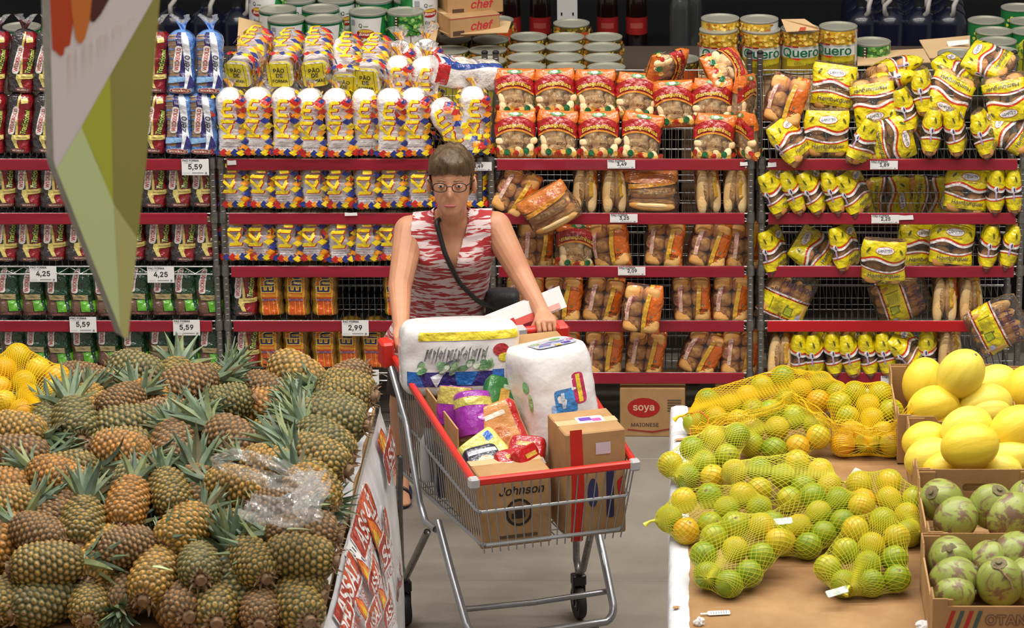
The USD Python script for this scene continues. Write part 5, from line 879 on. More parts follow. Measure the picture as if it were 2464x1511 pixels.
# scraps on and in front of the heap
def scrap(name, px, py, z, l, w, yaw, matl, label):
    m = crown_leaf(l, w, 0, .15, .25, 0, 0); m.vertices[:, 2] += .002
    obj(name, moved(m, mat4(atz(px, py, z), RZ(yaw))), matl, None, 40, label=label, cat='leaf')
PG = mat('pale_leaf', (190, 200, 150), rough=.5, var=(160, 180, 110), vscale=30)
scrap('loose_leaf', 366, 1366, TZ + .215, .07, .016, -28, PG, 'pale torn crown leaf lying across the second row')
scrap('loose_leaf', 544, 1502, TZ + .002, .05, .012, 60, PG, 'pale green leaf scrap on the board under the front row')
scrap('loose_leaf', 70, 1486, TZ + .002, .02, .01, 80, PG, 'tiny green leaf bit on the board at the left')
scrap('loose_leaf', 690, 1276, TZ + .27, .07, .012, -6, PG, 'pale stalk piece beside the crumpled clear bag')
scrap('loose_leaf', 278, 1494, TZ + .002, .02, .012, 60, PG, 'small dry bud on the board below the dark crown')
obj('red_wrapper', moved(extrude(Polygon([(0, 0), (.03, -.006), (.036, .008), (.012, .016), (-.004, .01)]), .003), mat4(atz(334, 1462, TZ + .012), RX(25))), mat('red_foil', (190, 24, 34), rough=.25, coat=.5), label='scrap of red wrapper between two front pineapples', cat='wrapper')
# crumpled clear carrier bag lying on the heap
t = xf('clear_carrier_bag', None, 'crumpled clear plastic carrier bag lying over the pineapples', 'plastic bag')
def ribbon(pts, wds, seed, n=46, m=9):
    P_ = np.array([atz(px, py, TZ + h) for px, py, h in pts]); s = np.linspace(0, len(P_) - 1, n); c = np.stack([np.interp(s, np.arange(len(P_)), P_[:, k]) for k in range(3)], -1); w = np.interp(s, np.arange(len(P_)), wds)
    for _ in range(4): c[1:-1] = (c[:-2] + 2 * c[1:-1] + c[2:]) / 4
    T = np.gradient(c, axis=0); T /= np.linalg.norm(T, axis=1, keepdims=True); B = np.cross(T, [0, -.5, .86]); B /= np.linalg.norm(B, axis=1, keepdims=True); N_ = np.cross(B, T); q = np.linspace(-1, 1, m)
    V = c[:, None] + B[:, None] * (q[None, :, None] * w[:, None, None]) ; f = (meshkit.fbm(np.stack([np.repeat(s[:, None], m, 1) * 2.2, np.repeat(q[None] * 3.5, n, 0), np.full((n, m), seed)], -1), 3, seed) - .5); V = V + N_[:, None] * (f * .05 + .02)[..., None]
    V[..., 2] = np.maximum(V[..., 2], TZ + .15); I, J = np.meshgrid(np.arange(n - 1), np.arange(m - 1), indexing='ij'); return V.reshape(-1, 3), np.stack([I * m + J, I * m + J + 1, (I + 1) * m + J + 1, (I + 1) * m + J], -1).reshape(-1, 4)
MT['bag_film'] = film('carrier_film', haze=.15, bscale=60, rough=.15)
obj('handle', ribbon([(516, 1120, .33), (570, 1106, .35), (640, 1118, .35), (700, 1146, .34), (760, 1176, .33)], [.012, .02, .022, .02, .03], 1), MT['bag_film'], t, True)
obj('handle', ribbon([(520, 1130, .33), (600, 1150, .33), (660, 1172, .33), (730, 1172, .34), (778, 1150, .32)], [.01, .02, .03, .035, .02], 2), MT['bag_film'], t, True)
obj('bag_body', ribbon([(600, 1232, .30), (660, 1240, .31), (712, 1236, .33), (752, 1200, .34), (780, 1170, .33)], [.04, .06, .06, .045, .02], 3, 60, 15), MT['bag_film'], t, True)
obj('bag_corner', ribbon([(736, 1150, .34), (752, 1200, .35), (730, 1240, .33), (770, 1256, .31)], [.02, .04, .03, .02], 4), MT['bag_film'], t, True)

# ---------------------------------------------------------------- net bags of oranges
OR_R = .0385
def orange(seed, c1, c2):
    def b(p):
        m = trimesh.creation.icosphere(4); v = m.vertices; rr_ = 1 + .03 * (meshkit.noise(v * 1.6 + seed, seed) - .5) - .03 * np.exp(-((v[:, 0] ** 2 + v[:, 1] ** 2) / .02)) * (v[:, 2] > 0)
        mm = mat('orange_peel_%d' % seed, c1, rough=.36, spec=.5, var=c2, vscale=13 + seed, detail=2.5, bump=.22, bscale=420, bdist=.002)
        obj('peel', trimesh.Trimesh(v * rr_[:, None] * OR_R, m.faces, process=False), mm, p, True)
        obj('stem_button', moved(lathe([(0, -.001), (.004, -.001), (.004, .001), (0, .002)], 8), mat4((0, 0, OR_R * .965))), MT['stem'], p)
    return b
for i, (a, b) in enumerate([((128, 158, 24), (196, 184, 36)), ((178, 176, 30), (222, 182, 34)), ((222, 182, 28), (226, 156, 28)), ((112, 146, 26), (150, 164, 28)), ((234, 186, 34), (206, 190, 44))]): kind('orange_%d' % i, orange(i, a, b))
BAGS = [('front left net bag', [(315, 1130), (440, 1255), (470, 1065), (635, 1110), (490, 945), (560, 1195), (630, 960), (390, 1010), (690, 1030), (350, 1200)], (560, 985), 'g', 0), ('front right net bag', [(1005, 1180), (1130, 1265), (1355, 1235), (1230, 1155), (1110, 1080), (1160, 965), (1245, 1055), (1375, 1010), (1375, 1130), (1310, 915), (1240, 1250)], (1030, 1290), 'g', 0),
        ('rear right net bag', [(1180, 712), (1345, 705), (1230, 800), (1355, 790), (1420, 885), (1450, 985), (1310, 900), (1440, 800)], None, 'g', 0), ('middle net bag', [(720, 935), (830, 950), (955, 985), (870, 1045), (1085, 910), (955, 860), (1060, 800), (930, 790), (790, 1040), (1190, 860)], None, 'g', 0),
        ('left net bag', [(125, 905), (210, 970), (340, 780), (345, 935), (610, 840), (450, 845), (205, 800), (520, 790), (480, 930)], None, 'g', 0), ('upper middle net bag', [(610, 635), (740, 660), (960, 640), (790, 795), (620, 740), (830, 590), (510, 640), (880, 720), (990, 720)], (1060, 665), 'g', 0),
        ('upper left net bag', [(135, 605), (210, 660), (355, 670), (245, 510), (425, 555), (390, 450), (470, 440), (330, 590)], (275, 470), 'g', 0), ('upper centre net bag', [(590, 405), (715, 390), (685, 305), (820, 345), (585, 485), (715, 515), (845, 490), (955, 455), (920, 385)], (625, 540), 'g', 0),
        ('back yellow net bag', [(280, 370), (345, 245), (440, 275), (570, 225), (640, 165), (745, 112), (850, 175), (945, 155), (965, 240), (560, 290), (480, 340), (1040, 210), (780, 230), (400, 340)], (330, 330), 'y', .0), ('back right yellow net bag', [(1090, 275), (1140, 345), (1250, 265), (1150, 215), (1275, 225), (1085, 480), (1200, 480), (1330, 480), (1235, 350), (1350, 300), (1130, 410), (1300, 410)], (1480, 260), 'y', .0),
        ('far left net bag', [(42, 858), (12, 888), (88, 900), (49, 922), (10, 934), (132, 906), (14, 960), (49, 984), (84, 950), (110, 946), (-30, 920)], (30, 950), 'y', .20)]
C0, own, word = [], [], []
for bi, (nm, pts, tie, ty, hh) in enumerate(BAGS):
    P2 = np.array(pts, float); P2 = P2 if bi == 10 else np.c_[1560 + P2[:, 0] / 2.321, 860 + P2[:, 1] / 2.321]; pb = P2[:, 1].max()
    for px, py in P2:
        z = TZ + hh + OR_R + min(.12, .5 * (pb - py) / 800.0); C0.append(atz(px, py, z)); own.append(bi)
C0, own = np.array(C0), np.array(own); Cc = C0.copy()
for it in range(120):
    dd = Cc[:, None] - Cc[None]; ds = np.linalg.norm(dd, axis=-1) + np.eye(len(Cc)); lim = np.where(own[:, None] == own[None], 2 * OR_R, 2 * OR_R + .005); ov = np.clip(lim - ds, 0, None) * (1 - np.eye(len(Cc))); Cc += (dd / ds[..., None] * ov[..., None]).sum(1) * .3; Cc += (C0 - Cc) * .02
    Cc[:, 2] = np.maximum(Cc[:, 2], TZ + OR_R + .003)
    o9 = own != 10; Cc[o9, 1] = np.minimum(Cc[o9, 1], -2.46)
ro = np.random.default_rng(9)
ico = trimesh.creation.icosphere(2).vertices
def net(c, ty, tie_px):
    r = OR_R + .0022; pts = (c[:, None] + ico[None] * r).reshape(-1, 3); hull = trimesh.convex.convex_hull(pts); pl_n, pl_o = hull.face_normals, -np.einsum('ij,ij->i', hull.face_normals, hull.triangles[:, 0])
    m0 = c.mean(0); w_, v_ = np.linalg.eigh(np.cov((c - m0).T) + 1e-9 * np.eye(3)); ax = v_[:, 2]
    ax = ax * np.array([1, 1, .5]); ax /= np.linalg.norm(ax)
    if tie_px is not None and (atz(*tie_px, TZ + .08) - m0) @ ax < 0: ax = -ax
    t1 = min(-(pl_n @ m0 + pl_o)[pl_n @ ax > 1e-6] / (pl_n @ ax)[pl_n @ ax > 1e-6]); t0 = -min(-(pl_n @ m0 + pl_o)[pl_n @ -ax > 1e-6] / (pl_n @ -ax)[pl_n @ -ax > 1e-6])
    u = np.cross(ax, [0, 0, 1.0]); u /= np.linalg.norm(u); b = np.cross(ax, u); cell = .0115 if ty == 'g' else .0105; M = int((t1 - t0 + .06) / (cell * .82)); N = int(.46 / cell) // 2 * 2 if len(c) < 11 else int(.56 / cell) // 2 * 2
    # rings bunch up at both ends by following the hull's own curvature
    ss = t0 + (t1 - t0) * (.5 - .5 * np.cos(np.linspace(.12, math.pi - .12, M))) if M > 4 else np.linspace(t0, t1, M)
    i, j = np.meshgrid(np.arange(M), np.arange(N), indexing='ij'); ang = 2 * np.pi * (j + .5 * (i % 2)) / N; O = m0 + ss[:, None] * ax; d = u * np.cos(ang)[..., None] + b * np.sin(ang)[..., None]; O_ = np.repeat(O[:, None], N, 1)
    dn = d.reshape(-1, 3) @ pl_n.T; on = O_.reshape(-1, 3) @ pl_n.T + pl_o; tt = np.where(dn > 1e-6, -on / np.maximum(dn, 1e-6), 9); rh = tt.min(1).reshape(M, N)
    oc = O_.reshape(-1, 1, 3) - c[None]; bb = (oc * d.reshape(-1, 1, 3)).sum(-1); disc = bb * bb - ((oc ** 2).sum(-1) - r * r); ru = np.where(disc > 0, -bb + np.sqrt(np.maximum(disc, 0)), 0).max(1).reshape(M, N)
    rad = np.maximum(ru, rh - .007 - .05 * rh * 0)
    for _ in range(2): rad = np.maximum(ru, (rad + np.roll(rad, 1, 1) + np.roll(rad, -1, 1)) / 3)
    P_ = O_ + d * rad[..., None]; P_[..., 2] = np.maximum(P_[..., 2], TZ + .0012)
    A, B = [], []
    for k in range(M - 1):
        nx = P_[k + 1]; A += [P_[k], P_[k]]; B += [nx, np.roll(nx, 1, 0) if k % 2 == 0 else np.roll(nx, -1, 0)]
    end = m0 + ax * (t1 + .012); A.append(P_[-1][::2]); B.append(np.repeat(end[None], len(P_[-1][::2]), 0)); beg = m0 + ax * (t0 - .006); A.append(P_[0][::2]); B.append(np.repeat(beg[None], len(P_[0][::2]), 0))
    return seg_tubes(np.vstack(A), np.vstack(B), .00068 if ty == 'g' else .0008, 3), end, ax
MT['net_g'] = mat('green_net', (212, 206, 60), rough=.4); MT['net_y'] = mat('yellow_net', (236, 196, 24), rough=.4); MT['tag'] = mat('printed_tag', (222, 220, 214), rough=.4, var=(120, 150, 120), vscale=60)
for bi, (nm, pts, tie, ty, hh) in enumerate(BAGS):
    c = Cc[own == bi]; m, end, ax = net(c, ty, None if tie is None else (tie if bi == 10 else (1560 + tie[0] / 2.321, 860 + tie[1] / 2.321)))
    where = {'front left net bag': 'front left', 'front right net bag': 'front right', 'rear right net bag': 'right, touching the coconut carton', 'middle net bag': 'middle, between the two front ones', 'left net bag': 'left table edge, lower one', 'upper middle net bag': 'centre, with a yellow tie at its right', 'upper left net bag': 'left table edge, upper one', 'upper centre net bag': 'centre, before the back yellow one', 'back yellow net bag': 'back of the table, spread widest', 'back right yellow net bag': 'back right, next to the melons', 'far left net bag': 'far left on the pineapple heap'}[nm]
    t = xf('net_bag', None, '%s net bag of oranges, %s' % ('yellow' if ty == 'y' else 'yellow green', where), 'net bag', 'net bags of oranges')
    obj('netting', m, MT['net_' + ty], t, False, kind='stuff')
    tl_ = np.array([end - ax * .004, end + ax * .008, end + ax * .016 + [0, 0, -.003], end + ax * .026 + [0, 0, -.01]]); tl_[:, 2] = np.maximum(tl_[:, 2], TZ + .006)
    obj('tie', tube(tl_, [.005, .004, .005, .009], 8), MT['net_' + ty], t, True)
    if bi in (0, 1, 7, 9, 10, 5):
        b_ = end + ax * .01; g_ = extrude(rrect(0, -.012, .062, .012, .004), .0008); g_.apply_transform(mat4(np.maximum(b_, [-9, -9, TZ + .012]) + [0, -.004, .003], RX(28) @ RZ({0: 8, 1: 200, 7: 70, 9: -20, 10: 0, 5: 60}[bi]))); obj('bag_tag', g_, MT['tag'], t)
    rel = c - EYE; sx = rel[:, 0] / (rel[:, 1] * math.cos(PITCH) - rel[:, 2] * math.sin(PITCH)); rank = np.argsort(np.argsort(sx))
    for k in range(len(c)):
        kd = int(ro.choice(5, p=[.34, .32, .09, .2, .05] if bi != 10 else [.1, .25, .3, .05, .3])); R = axisR(ro.normal(size=3), ro.uniform(0, 360))
        place(kinds['orange_%d' % kd], 'orange', mat4(c[k], R), '%s orange, %s from left in the %s' % (['green', 'yellow green', 'deep yellow', 'dark green', 'pale yellow'][kd], ORD[rank[k]], nm), 'orange', 'oranges in the ' + nm)
# gathered raschel seam of the back yellow bags
sm = [(250, 400), (330, 385), (440, 330), (600, 310), (720, 265), (800, 205), (880, 265), (960, 320), (1040, 380), (1130, 385), (1230, 405), (1320, 400), (1420, 330), (1490, 265)]
P_ = np.array([atz(1560 + x / 2.321, 860 + y / 2.321, TZ + .115 - .03 * (y > 350)) + [0, -.05, .015] for x, y in sm]); s = np.linspace(0, len(P_) - 1, 160); c = np.stack([np.interp(s, np.arange(len(P_)), P_[:, k]) for k in range(3)], -1)
for _ in range(6): c[1:-1] = (c[:-2] + 2 * c[1:-1] + c[2:]) / 4
t = xf('net_bag_seam', None, 'gathered bright yellow mouth strip trailing across the back net bags', 'net strip')
A, B = [], []
rs = np.random.default_rng(2)
for k in range(9):
    off = np.stack([meshkit.noise(np.stack([s * 1.7, np.full(160, k * 5.1), np.full(160, j * 3.)], -1), k) - .5 for j in range(3)], -1) * .03 + np.array([0, -.003, -.016 + .004 * k]); q = c + off; A.append(q[:-1]); B.append(q[1:])
q1 = c + [0, 0, .012]; q2 = c + [0, -.006, -.016]; A.append(q1[::1]); B.append(q2[::1])
obj('gathered_net', seg_tubes(np.vstack(A), np.vstack(B), .0011, 3), MT['net_y'], t, False, kind='stuff')
lp = np.array([atz(1560 + x / 2.321, 860 + y / 2.321, TZ + .07) + [0, -.05, .01] for x, y in ((235, 300), (290, 290), (335, 330), (330, 400), (300, 430), (240, 430), (230, 380))]); obj('orange_cord', tube(lp, .002, 6), mat('orange_cord', (206, 96, 30), rough=.5), t, True, label='thin orange drawstring')

# ---------------------------------------------------------------- cartons of melons and coconuts
def fruit_box(x0, w, y0, y1, h, label, mark=False, notch=False, hole=True, full=True):
    t = xf('fruit_carton', mat4((x0, y0, TZ + .001)), label, 'carton', 'open fruit cartons'); d = y1 - y0; th = .005; m = MT['cardboard']
    obj('bottom', cbx(0, w, 0, d, 0, th, .001), m, t)
    sl = rrect(w * .5 - .045, h * .30, w * .5 + .045, h * .30 + .024, .011)
    fr = sbox(0, 0, w, h - .022).union(sbox(0, 0, .04, h)).union(sbox(w - .04, 0, w, h)); fr = fr.difference(sl)
    def panel(nm, poly, loc, R): g_ = extrude(poly, th); g_.apply_transform(mat4(loc, R)); return obj(nm, g_, m, t)
    FR = np.array([[1, 0, 0], [0, 0, -1], [0, 1, 0.0]])
    panel('front_panel', fr, (0, th, 0), FR)
    bk = sbox(0, 0, w, h)
    if notch: bk = bk.difference(Polygon([(.085, h + 1e-3), (.13, h * .62), (w - .13, h * .62), (w - .085, h + 1e-3)]))
    elif hole: bk = bk.difference(rrect(w * .5 - .045, h * .58, w * .5 + .045, h * .58 + .026, .012))
    panel('back_panel', bk, (0, d, 0), FR)
    SR = np.array([[0, 0, 1], [1, 0, 0], [0, 1, 0.0]])
    side = sbox(th, 0, d - th, h).difference(Polygon([(.08, h + 1e-3), (.10, h * .8), (d - .10, h * .8), (d - .08, h + 1e-3)]))
    panel('side_panel', side, (0, 0, 0), SR); panel('side_panel', side, (w - th, 0, 0), SR)
    for cx in (th, w - th - .05):
        for cy in (th, d - 2 * th): obj('corner_flap', cbx(cx, cx + .05, cy, cy + th, th, h - .004, .001), m, t)
    for (a, b, c_, e_) in ((0, w, d - th, d), (0, th, th, .08), (0, th, d - .08, d - th), (w - th, w, th, .08)): 
        if notch and c_ > d / 2 and b == w: continue
        obj('cut_edge', bx(a, b, c_, e_, h, h + .0012), MT['cardboard_ply'], t)
    if mark:
        L = [(Polygon([(.03 + k * .024, .062), (.041 + k * .024, .062), (.062 + k * .024, .128), (.051 + k * .024, .128)]), c_) for k, c_ in enumerate([(176, 48, 44), (70, 92, 92), (176, 48, 44), (70, 92, 92)])]
        o_ = affinity.scale(ctr(tpoly('OTANI', .026, True), .205, .102, w=.125), 1, .9); L += [(o_.buffer(.0018), (108, 84, 66)), (o_.buffer(-.0006), (160, 124, 88))]
        L += [(sbox(.025, .022, .041, .036).difference(sbox(.027, .024, .039, .034)), (100, 76, 58)), (ctr(tpoly('OTANI AGROPECUÁRIA LTDA', .008), .125, .033, w=.15), (120, 92, 70)), (sbox(.055, .018, .165, .022), (130, 100, 76))]
        mm, cc = print_mesh([(p_.difference(sl), c_) for p_, c_ in L], plane((0, 0, 0), (1, 0, 0), (0, 0, 1)), edge=.1); obj('printed_mark', mm, MT['print'], t, False, cc)
Y_ = lambda d: d - 12.65
BX = [(.665, Y_(9.70), Y_(10.18), 'carton of yellow melons farthest back', {}), (.690, Y_(9.235), Y_(9.69), 'carton of yellow melons with a notched back, in front of the other', {'notch': True}), (.690, Y_(8.73), Y_(9.225), 'carton of coconuts with hand hole, behind the lettered one', {}), (.668, Y_(8.25), Y_(8.72), 'carton of coconuts with striped printed front', {'mark': True, 'hole': False})]
for x, a, b, lb, kw in BX: fruit_box(x, .36, a, b, .162, lb, **kw)
fruit_box(1.04, .36, Y_(9.70), Y_(10.18), .155, 'carton of melons cut by the right edge of the picture')
def melon(seed):
    def b(p):
        m = trimesh.creation.icosphere(5); v = m.vertices; a = np.arctan2(v[:, 1], v[:, 0]); w = 1 + .006 * np.sin(a * 10 + seed) * (1 - v[:, 2] ** 2) + .03 * (meshkit.noise(v * 1.3 + seed, seed) - .5)
        obj('rind', trimesh.Trimesh(v * w[:, None] * [.074, .074, .088], m.faces, process=False), MT['melon%d' % (seed % 2)], p, True); obj('stem_scar', moved(lathe([(0, -.002), (.006, -.001), (.005, .002), (0, .0025)], 10), mat4((0, 0, .087))), MT['stem'], p)
    return b
for s_, c1, c2 in ((0, (244, 224, 92), (236, 212, 74)), (1, (246, 216, 66), (238, 204, 56))): MT['melon%d' % s_] = mat('melon_rind_%d' % s_, c1, rough=.38, spec=.45, var=c2, vscale=26, stretch=(1, 1, .18), bump=.3, bscale=70, bdist=.004)
kind('melon_a', melon(0)); kind('melon_b', melon(1))
# (px, py, height, tilt direction, size, words)
for i, (px, py, z, d, s_, w) in enumerate([(2312, 900, 1.215, (.5, -.3, .85), 1.0, 'resting on top of the others in the back carton'), (2222, 922, 1.11, (.2, .2, 1), .95, 'with a brown patch at the left of the back carton'), (2393, 926, 1.11, (.9, .2, .3), .9, 'at the right of the back carton'), (2246, 980, 1.115, (.9, -.1, .3), .95, 'front left in the back carton'), (2371, 976, 1.115, (1, .1, .2), .98, 'front right in the back carton'), (2268, 1003, 1.085, (1, 0, .1), .84, 'low between the two melon cartons'), (2378, 995, 1.10, (1, 0, .1), .82, 'pale, low at the front of the back carton'),
                                              (2334, 1073, 1.185, (1, .1, .15), 1.0, 'biggest in view, on top in the notched carton'), (2326, 1030, 1.165, (.9, .2, .3), .92, 'behind the biggest one'), (2229, 1062, 1.11, (1, .2, .1), .86, 'upper left in the notched carton'), (2238, 1104, 1.10, (.9, -.1, .3), .9, 'lower left in the notched carton'), (2444, 1034, 1.175, (.8, .1, .5), 1.0, 'high at the right in the notched carton'), (2434, 1106, 1.10, (1, 0, .1), .88, 'lower right in the notched carton'), (2276, 1132, 1.085, (1, 0, 0), .8, 'low at the front left of the notched carton'), (2404, 1136, 1.085, (1, 0, 0), .8, 'low at the front right of the notched carton'), (2466, 940, 1.12, (.3, 0, 1), .95, 'in the carton cut by the right edge')]):
    c = atz(px, py, z); place(kinds['melon_' + 'ab'[i % 2]], 'melon', mat4(c, axisR(np.array(d, float), i * 50.0), (s_ * .96, s_ * .96, s_)), 'yellow melon ' + w, 'melon', 'yellow melons')
def coconut(seed):
    def b(p):
        m = trimesh.creation.icosphere(5); v = m.vertices; w = 1 + .07 * (meshkit.noise(v * 1.2 + seed, seed) - .5) + .02 * np.cos(3 * np.arctan2(v[:, 1], v[:, 0])); dent = np.exp(-(v[:, 0] ** 2 + v[:, 1] ** 2) / .06) * (v[:, 2] > 0); w = w - .06 * dent
        obj('husk', trimesh.Trimesh(v * w[:, None] * [.064, .062, .070], m.faces, process=False), MT['coconut'], p, True); obj('calyx', moved(cat_(lathe([(.0, -.003), (.024, -.004), (.022, .002), (.01, .004), (0, .004)], 9), lathe([(.009, .003), (.008, .009), (0, .010)], 9)), mat4((0, 0, .0655))), MT['calyx'], p, 30)
    return b
n_ = {'tc': ('texture_coordinate', {}), 'n1': ('noise_texture', dict(scale=13.0, detail=5.0, roughness=.65, distortion=1.2)), 'r1': ('rgb_ramp', {'ramp': [(.47, (0, 0, 0)), (.55, (1, 1, 1))]}), 'b1': ('rgb_to_bw', {}), 'n2': ('noise_texture', dict(scale=8.0, detail=3.0)), 'm0': ('mix', dict(color1=lin((118, 136, 48)), color2=lin((172, 178, 92)))), 'm1': ('mix', dict(color2=lin((118, 92, 66)))), 'bu': ('bump', dict(strength=.3, distance=.004)), 'p': ('principled_bsdf', dict(roughness=.36))}
MT['coconut'] = usdkit.material(stage, '/World/Looks/coconut_husk', n_, [('tc.object', 'n1.vector'), ('tc.object', 'n2.vector'), ('n2.fac', 'm0.fac'), ('n1.fac', 'r1.fac'), ('r1.color', 'b1.color'), ('m0.color', 'm1.color1'), ('b1.val', 'm1.fac'), ('m1.color', 'p.base_color'), ('n1.fac', 'bu.height'), ('bu.normal', 'p.normal')], surface='p.BSDF')
MT['calyx'] = mat('coconut_calyx', (96, 92, 58), rough=.7, var=(130, 110, 74), vscale=60)
kind('coconut_a', coconut(0)); kind('coconut_b', coconut(3))
for i, (px, py, z, d, s_, w) in enumerate([(2266, 1204, 1.095, (-.5, -.6, .6), 1.0, 'dark green one at the back left of the rear coconut carton'), (2300, 1250, 1.065, (.8, .3, .5), .98, 'brownish one at the front of the rear coconut carton'), (2384, 1218, 1.09, (.3, -.4, .9), 1.02, 'with brown scratches in the middle of the rear coconut carton'), (2432, 1244, 1.075, (.6, .5, .6), 1.08, 'pale one at the right of the rear coconut carton'), (2474, 1210, 1.075, (0, 0, 1), 1.0, 'at the right picture edge in the rear coconut carton'),
                                              (2286, 1344, 1.095, (-.1, -.75, .7), 1.0, 'showing its stalk end at the upper left of the lettered carton'), (2295, 1396, 1.07, (.9, .2, .4), 1.0, 'brown patched one at the left of the lettered carton'), (2380, 1360, 1.08, (.2, .3, .9), .98, 'in the middle of the back row of the lettered carton'), (2406, 1400, 1.075, (-.1, -.35, .9), 1.05, 'with a dry stalk across it in the lettered carton'), (2440, 1338, 1.10, (.5, .3, .8), 1.0, 'highest at the right in the lettered carton'), (2476, 1396, 1.07, (0, .4, .9), .95, 'at the right picture edge in the lettered carton'), (2296, 1430, 1.05, (1, 0, .1), .82, 'pale one low behind the printed front')]):
    place(kinds['coconut_' + 'ab'[i % 2]], 'coconut', mat4(atz(px, py, z), axisR(np.array(d, float), i * 70.0), s_), 'green coconut, ' + w, 'coconut', 'green coconuts')
c = atz(2406, 1400, 1.075); obj('dry_stalk', tube(c + np.array([[-.02, -.03, .062], [.0, -.052, .052], [.02, -.068, .03], [.032, -.075, .0]]), [.004, .003, .003, .002], 6), MT['stem'], None, True, label='thin dry stalk lying over the coconut in the lettered carton', cat='stalk')
# litter on the right-hand table
tg = extrude(rrect(0, 0, .062, .02, .004).union(sbox(-.02, .006, .002, .012)), .001); c = atz(1704, 1484, TZ); M = mat4(c + [0, 0, .004], RZ(7) @ RX(10))
t = xf('paper_tag', M, 'white paper tag with a tail lying on the brown table', 'tag'); obj('tag_card', tg, MT['paper'], t); mm, cc = print_mesh([(sbox(.008 + k * .007, .004, .011 + k * .007, .016), (150, 150, 156)) for k in range(7)], plane((0, 0, .001), (1, 0, 0), (0, 1, 0)), edge=.1); obj('printed_lines', mm, MT['print'], t, False, cc)
m = trimesh.creation.icosphere(2, .014); m.vertices *= 1 + .9 * (meshkit.noise(m.vertices * 140, 5)[:, None] - .5); obj('paper_scrap', moved(m, mat4(atz(1683, 1497, TZ + .008))), MT['paper'], None, False, label='small crumpled white paper scrap on the brown table', cat='paper')
m = trimesh.creation.icosphere(2, .02); m.vertices *= 1 + .7 * (meshkit.noise(m.vertices * 100, 6)[:, None] - .5); obj('plastic_scrap', moved(m, mat4(atz(2222, 1504, TZ + .012), None, (1.2, 1, .5))), MT['paper'], None, False, label='crumpled white plastic scrap beside the lettered carton', cat='plastic')
# ---------------------------------------------------------------- shopping cart
FL = atz(1140, 1160, .85); fwd = np.array([.307, -.952, 0.0]); fwd /= np.linalg.norm(fwd); rgt = np.array([-fwd[1], fwd[0], 0.0]); upz = np.array([0, 0, 1.0])
def side(px, py, off=0.0):
    """where the photo's ray meets the cart's left side plane, moved off metres to the right: (t back from the front, z)"""
    r = ray(px, py); o = FL + rgt * off; k = ((o - EYE) @ rgt) / (r @ rgt); p = EYE + r * k; return np.array([-(p - FL) @ fwd, p[2]])
CW_ = .53
def C(s, t, z): return np.array([FL[0], FL[1], 0]) + rgt * s - fwd * t + upz * z       # s right, t back from the front, z up
cart = xf('shopping_cart', None, 'full metal shopping cart with red rim pushed along the aisle', 'shopping cart')
Lb = .98; zt = lambda t: .85 + .10 * t; zb = lambda t: .615 - .10 * t; ins = lambda t, v: .035 * v * (1 - .3 * t)   # rim height, floor height, inward slope
def bp(s, t, v):
    """basket surface point: s in [0, 1] across, t back, v 0 rim .. 1 floor"""
    w = CW_ + .05 * t; x = (s - .5) * w; x *= 1 - 2 * ins(t, v) / w; tt = t + .03 * v * (1 - t / Lb) ; return C(CW_ / 2 + x, tt, zt(t) * (1 - v) + zb(t) * v)
A, B = [], []
for s in np.linspace(0, 1, 18): A += [bp(s, 0, 0)]; B += [bp(s, 0, 1.10)]                       # front wires
for s in (0, 1):
    for t in np.arange(.03, Lb, .03): A.append(bp(s, t, 0)); B.append(bp(s, t, 1))
for s in np.linspace(0, 1, 16): A.append(bp(s, Lb, 0)); B.append(bp(s, Lb, 1)); A.append(bp(s, 0, 1)); B.append(bp(s, Lb, 1))
for t in np.arange(.1, Lb, .1): A.append(bp(0, t, 1)); B.append(bp(1, t, 1))
obj('wire_basket', seg_tubes(np.array(A), np.array(B), .0024, 5), MT['cart_metal'], cart, True, kind='stuff')
for v, r_ in ((.47, .006), (.98, .007)):
    obj('basket_hoop', tube([bp(0, Lb, v), bp(0, .02, v), bp(.02, 0, v), bp(.98, 0, v), bp(1, .02, v), bp(1, Lb, v)], r_, 8), MT['cart_metal'], cart, 40)
MT['cart_red'] = mat('cart_red_plastic', (206, 44, 34), rough=.35, coat=.2)
def rim(a, b, w=.020, h=.026): 
    d = b - a; l = np.linalg.norm(d); d /= l; y = np.cross(upz, d); y /= np.linalg.norm(y); z = np.cross(d, y); m = cbx(0, l, -w / 2, w / 2, -h / 2, h / 2, .005); m.apply_transform(mat4(a, np.stack([d, y, z], 1))); return m
obj('rim', rim(bp(0, 0, 0), bp(1, 0, 0)), MT['cart_red'], cart, 30); obj('rim', rim(bp(0, 0, 0), bp(0, Lb, 0)), MT['cart_red'], cart, 30); obj('rim', rim(bp(1, 0, 0), bp(1, Lb, 0)), MT['cart_red'], cart, 30)
MT['grey_plastic'] = mat('grey_plastic', (176, 174, 174), rough=.4)
for s in (0, 1): obj('rim_corner', moved(cbx(-.017, .017, -.017, .017, -.02, .016, .006), mat4(bp(s, 0, 0), np.stack([rgt, -fwd, upz], 1))), MT['grey_plastic'], cart, 30)
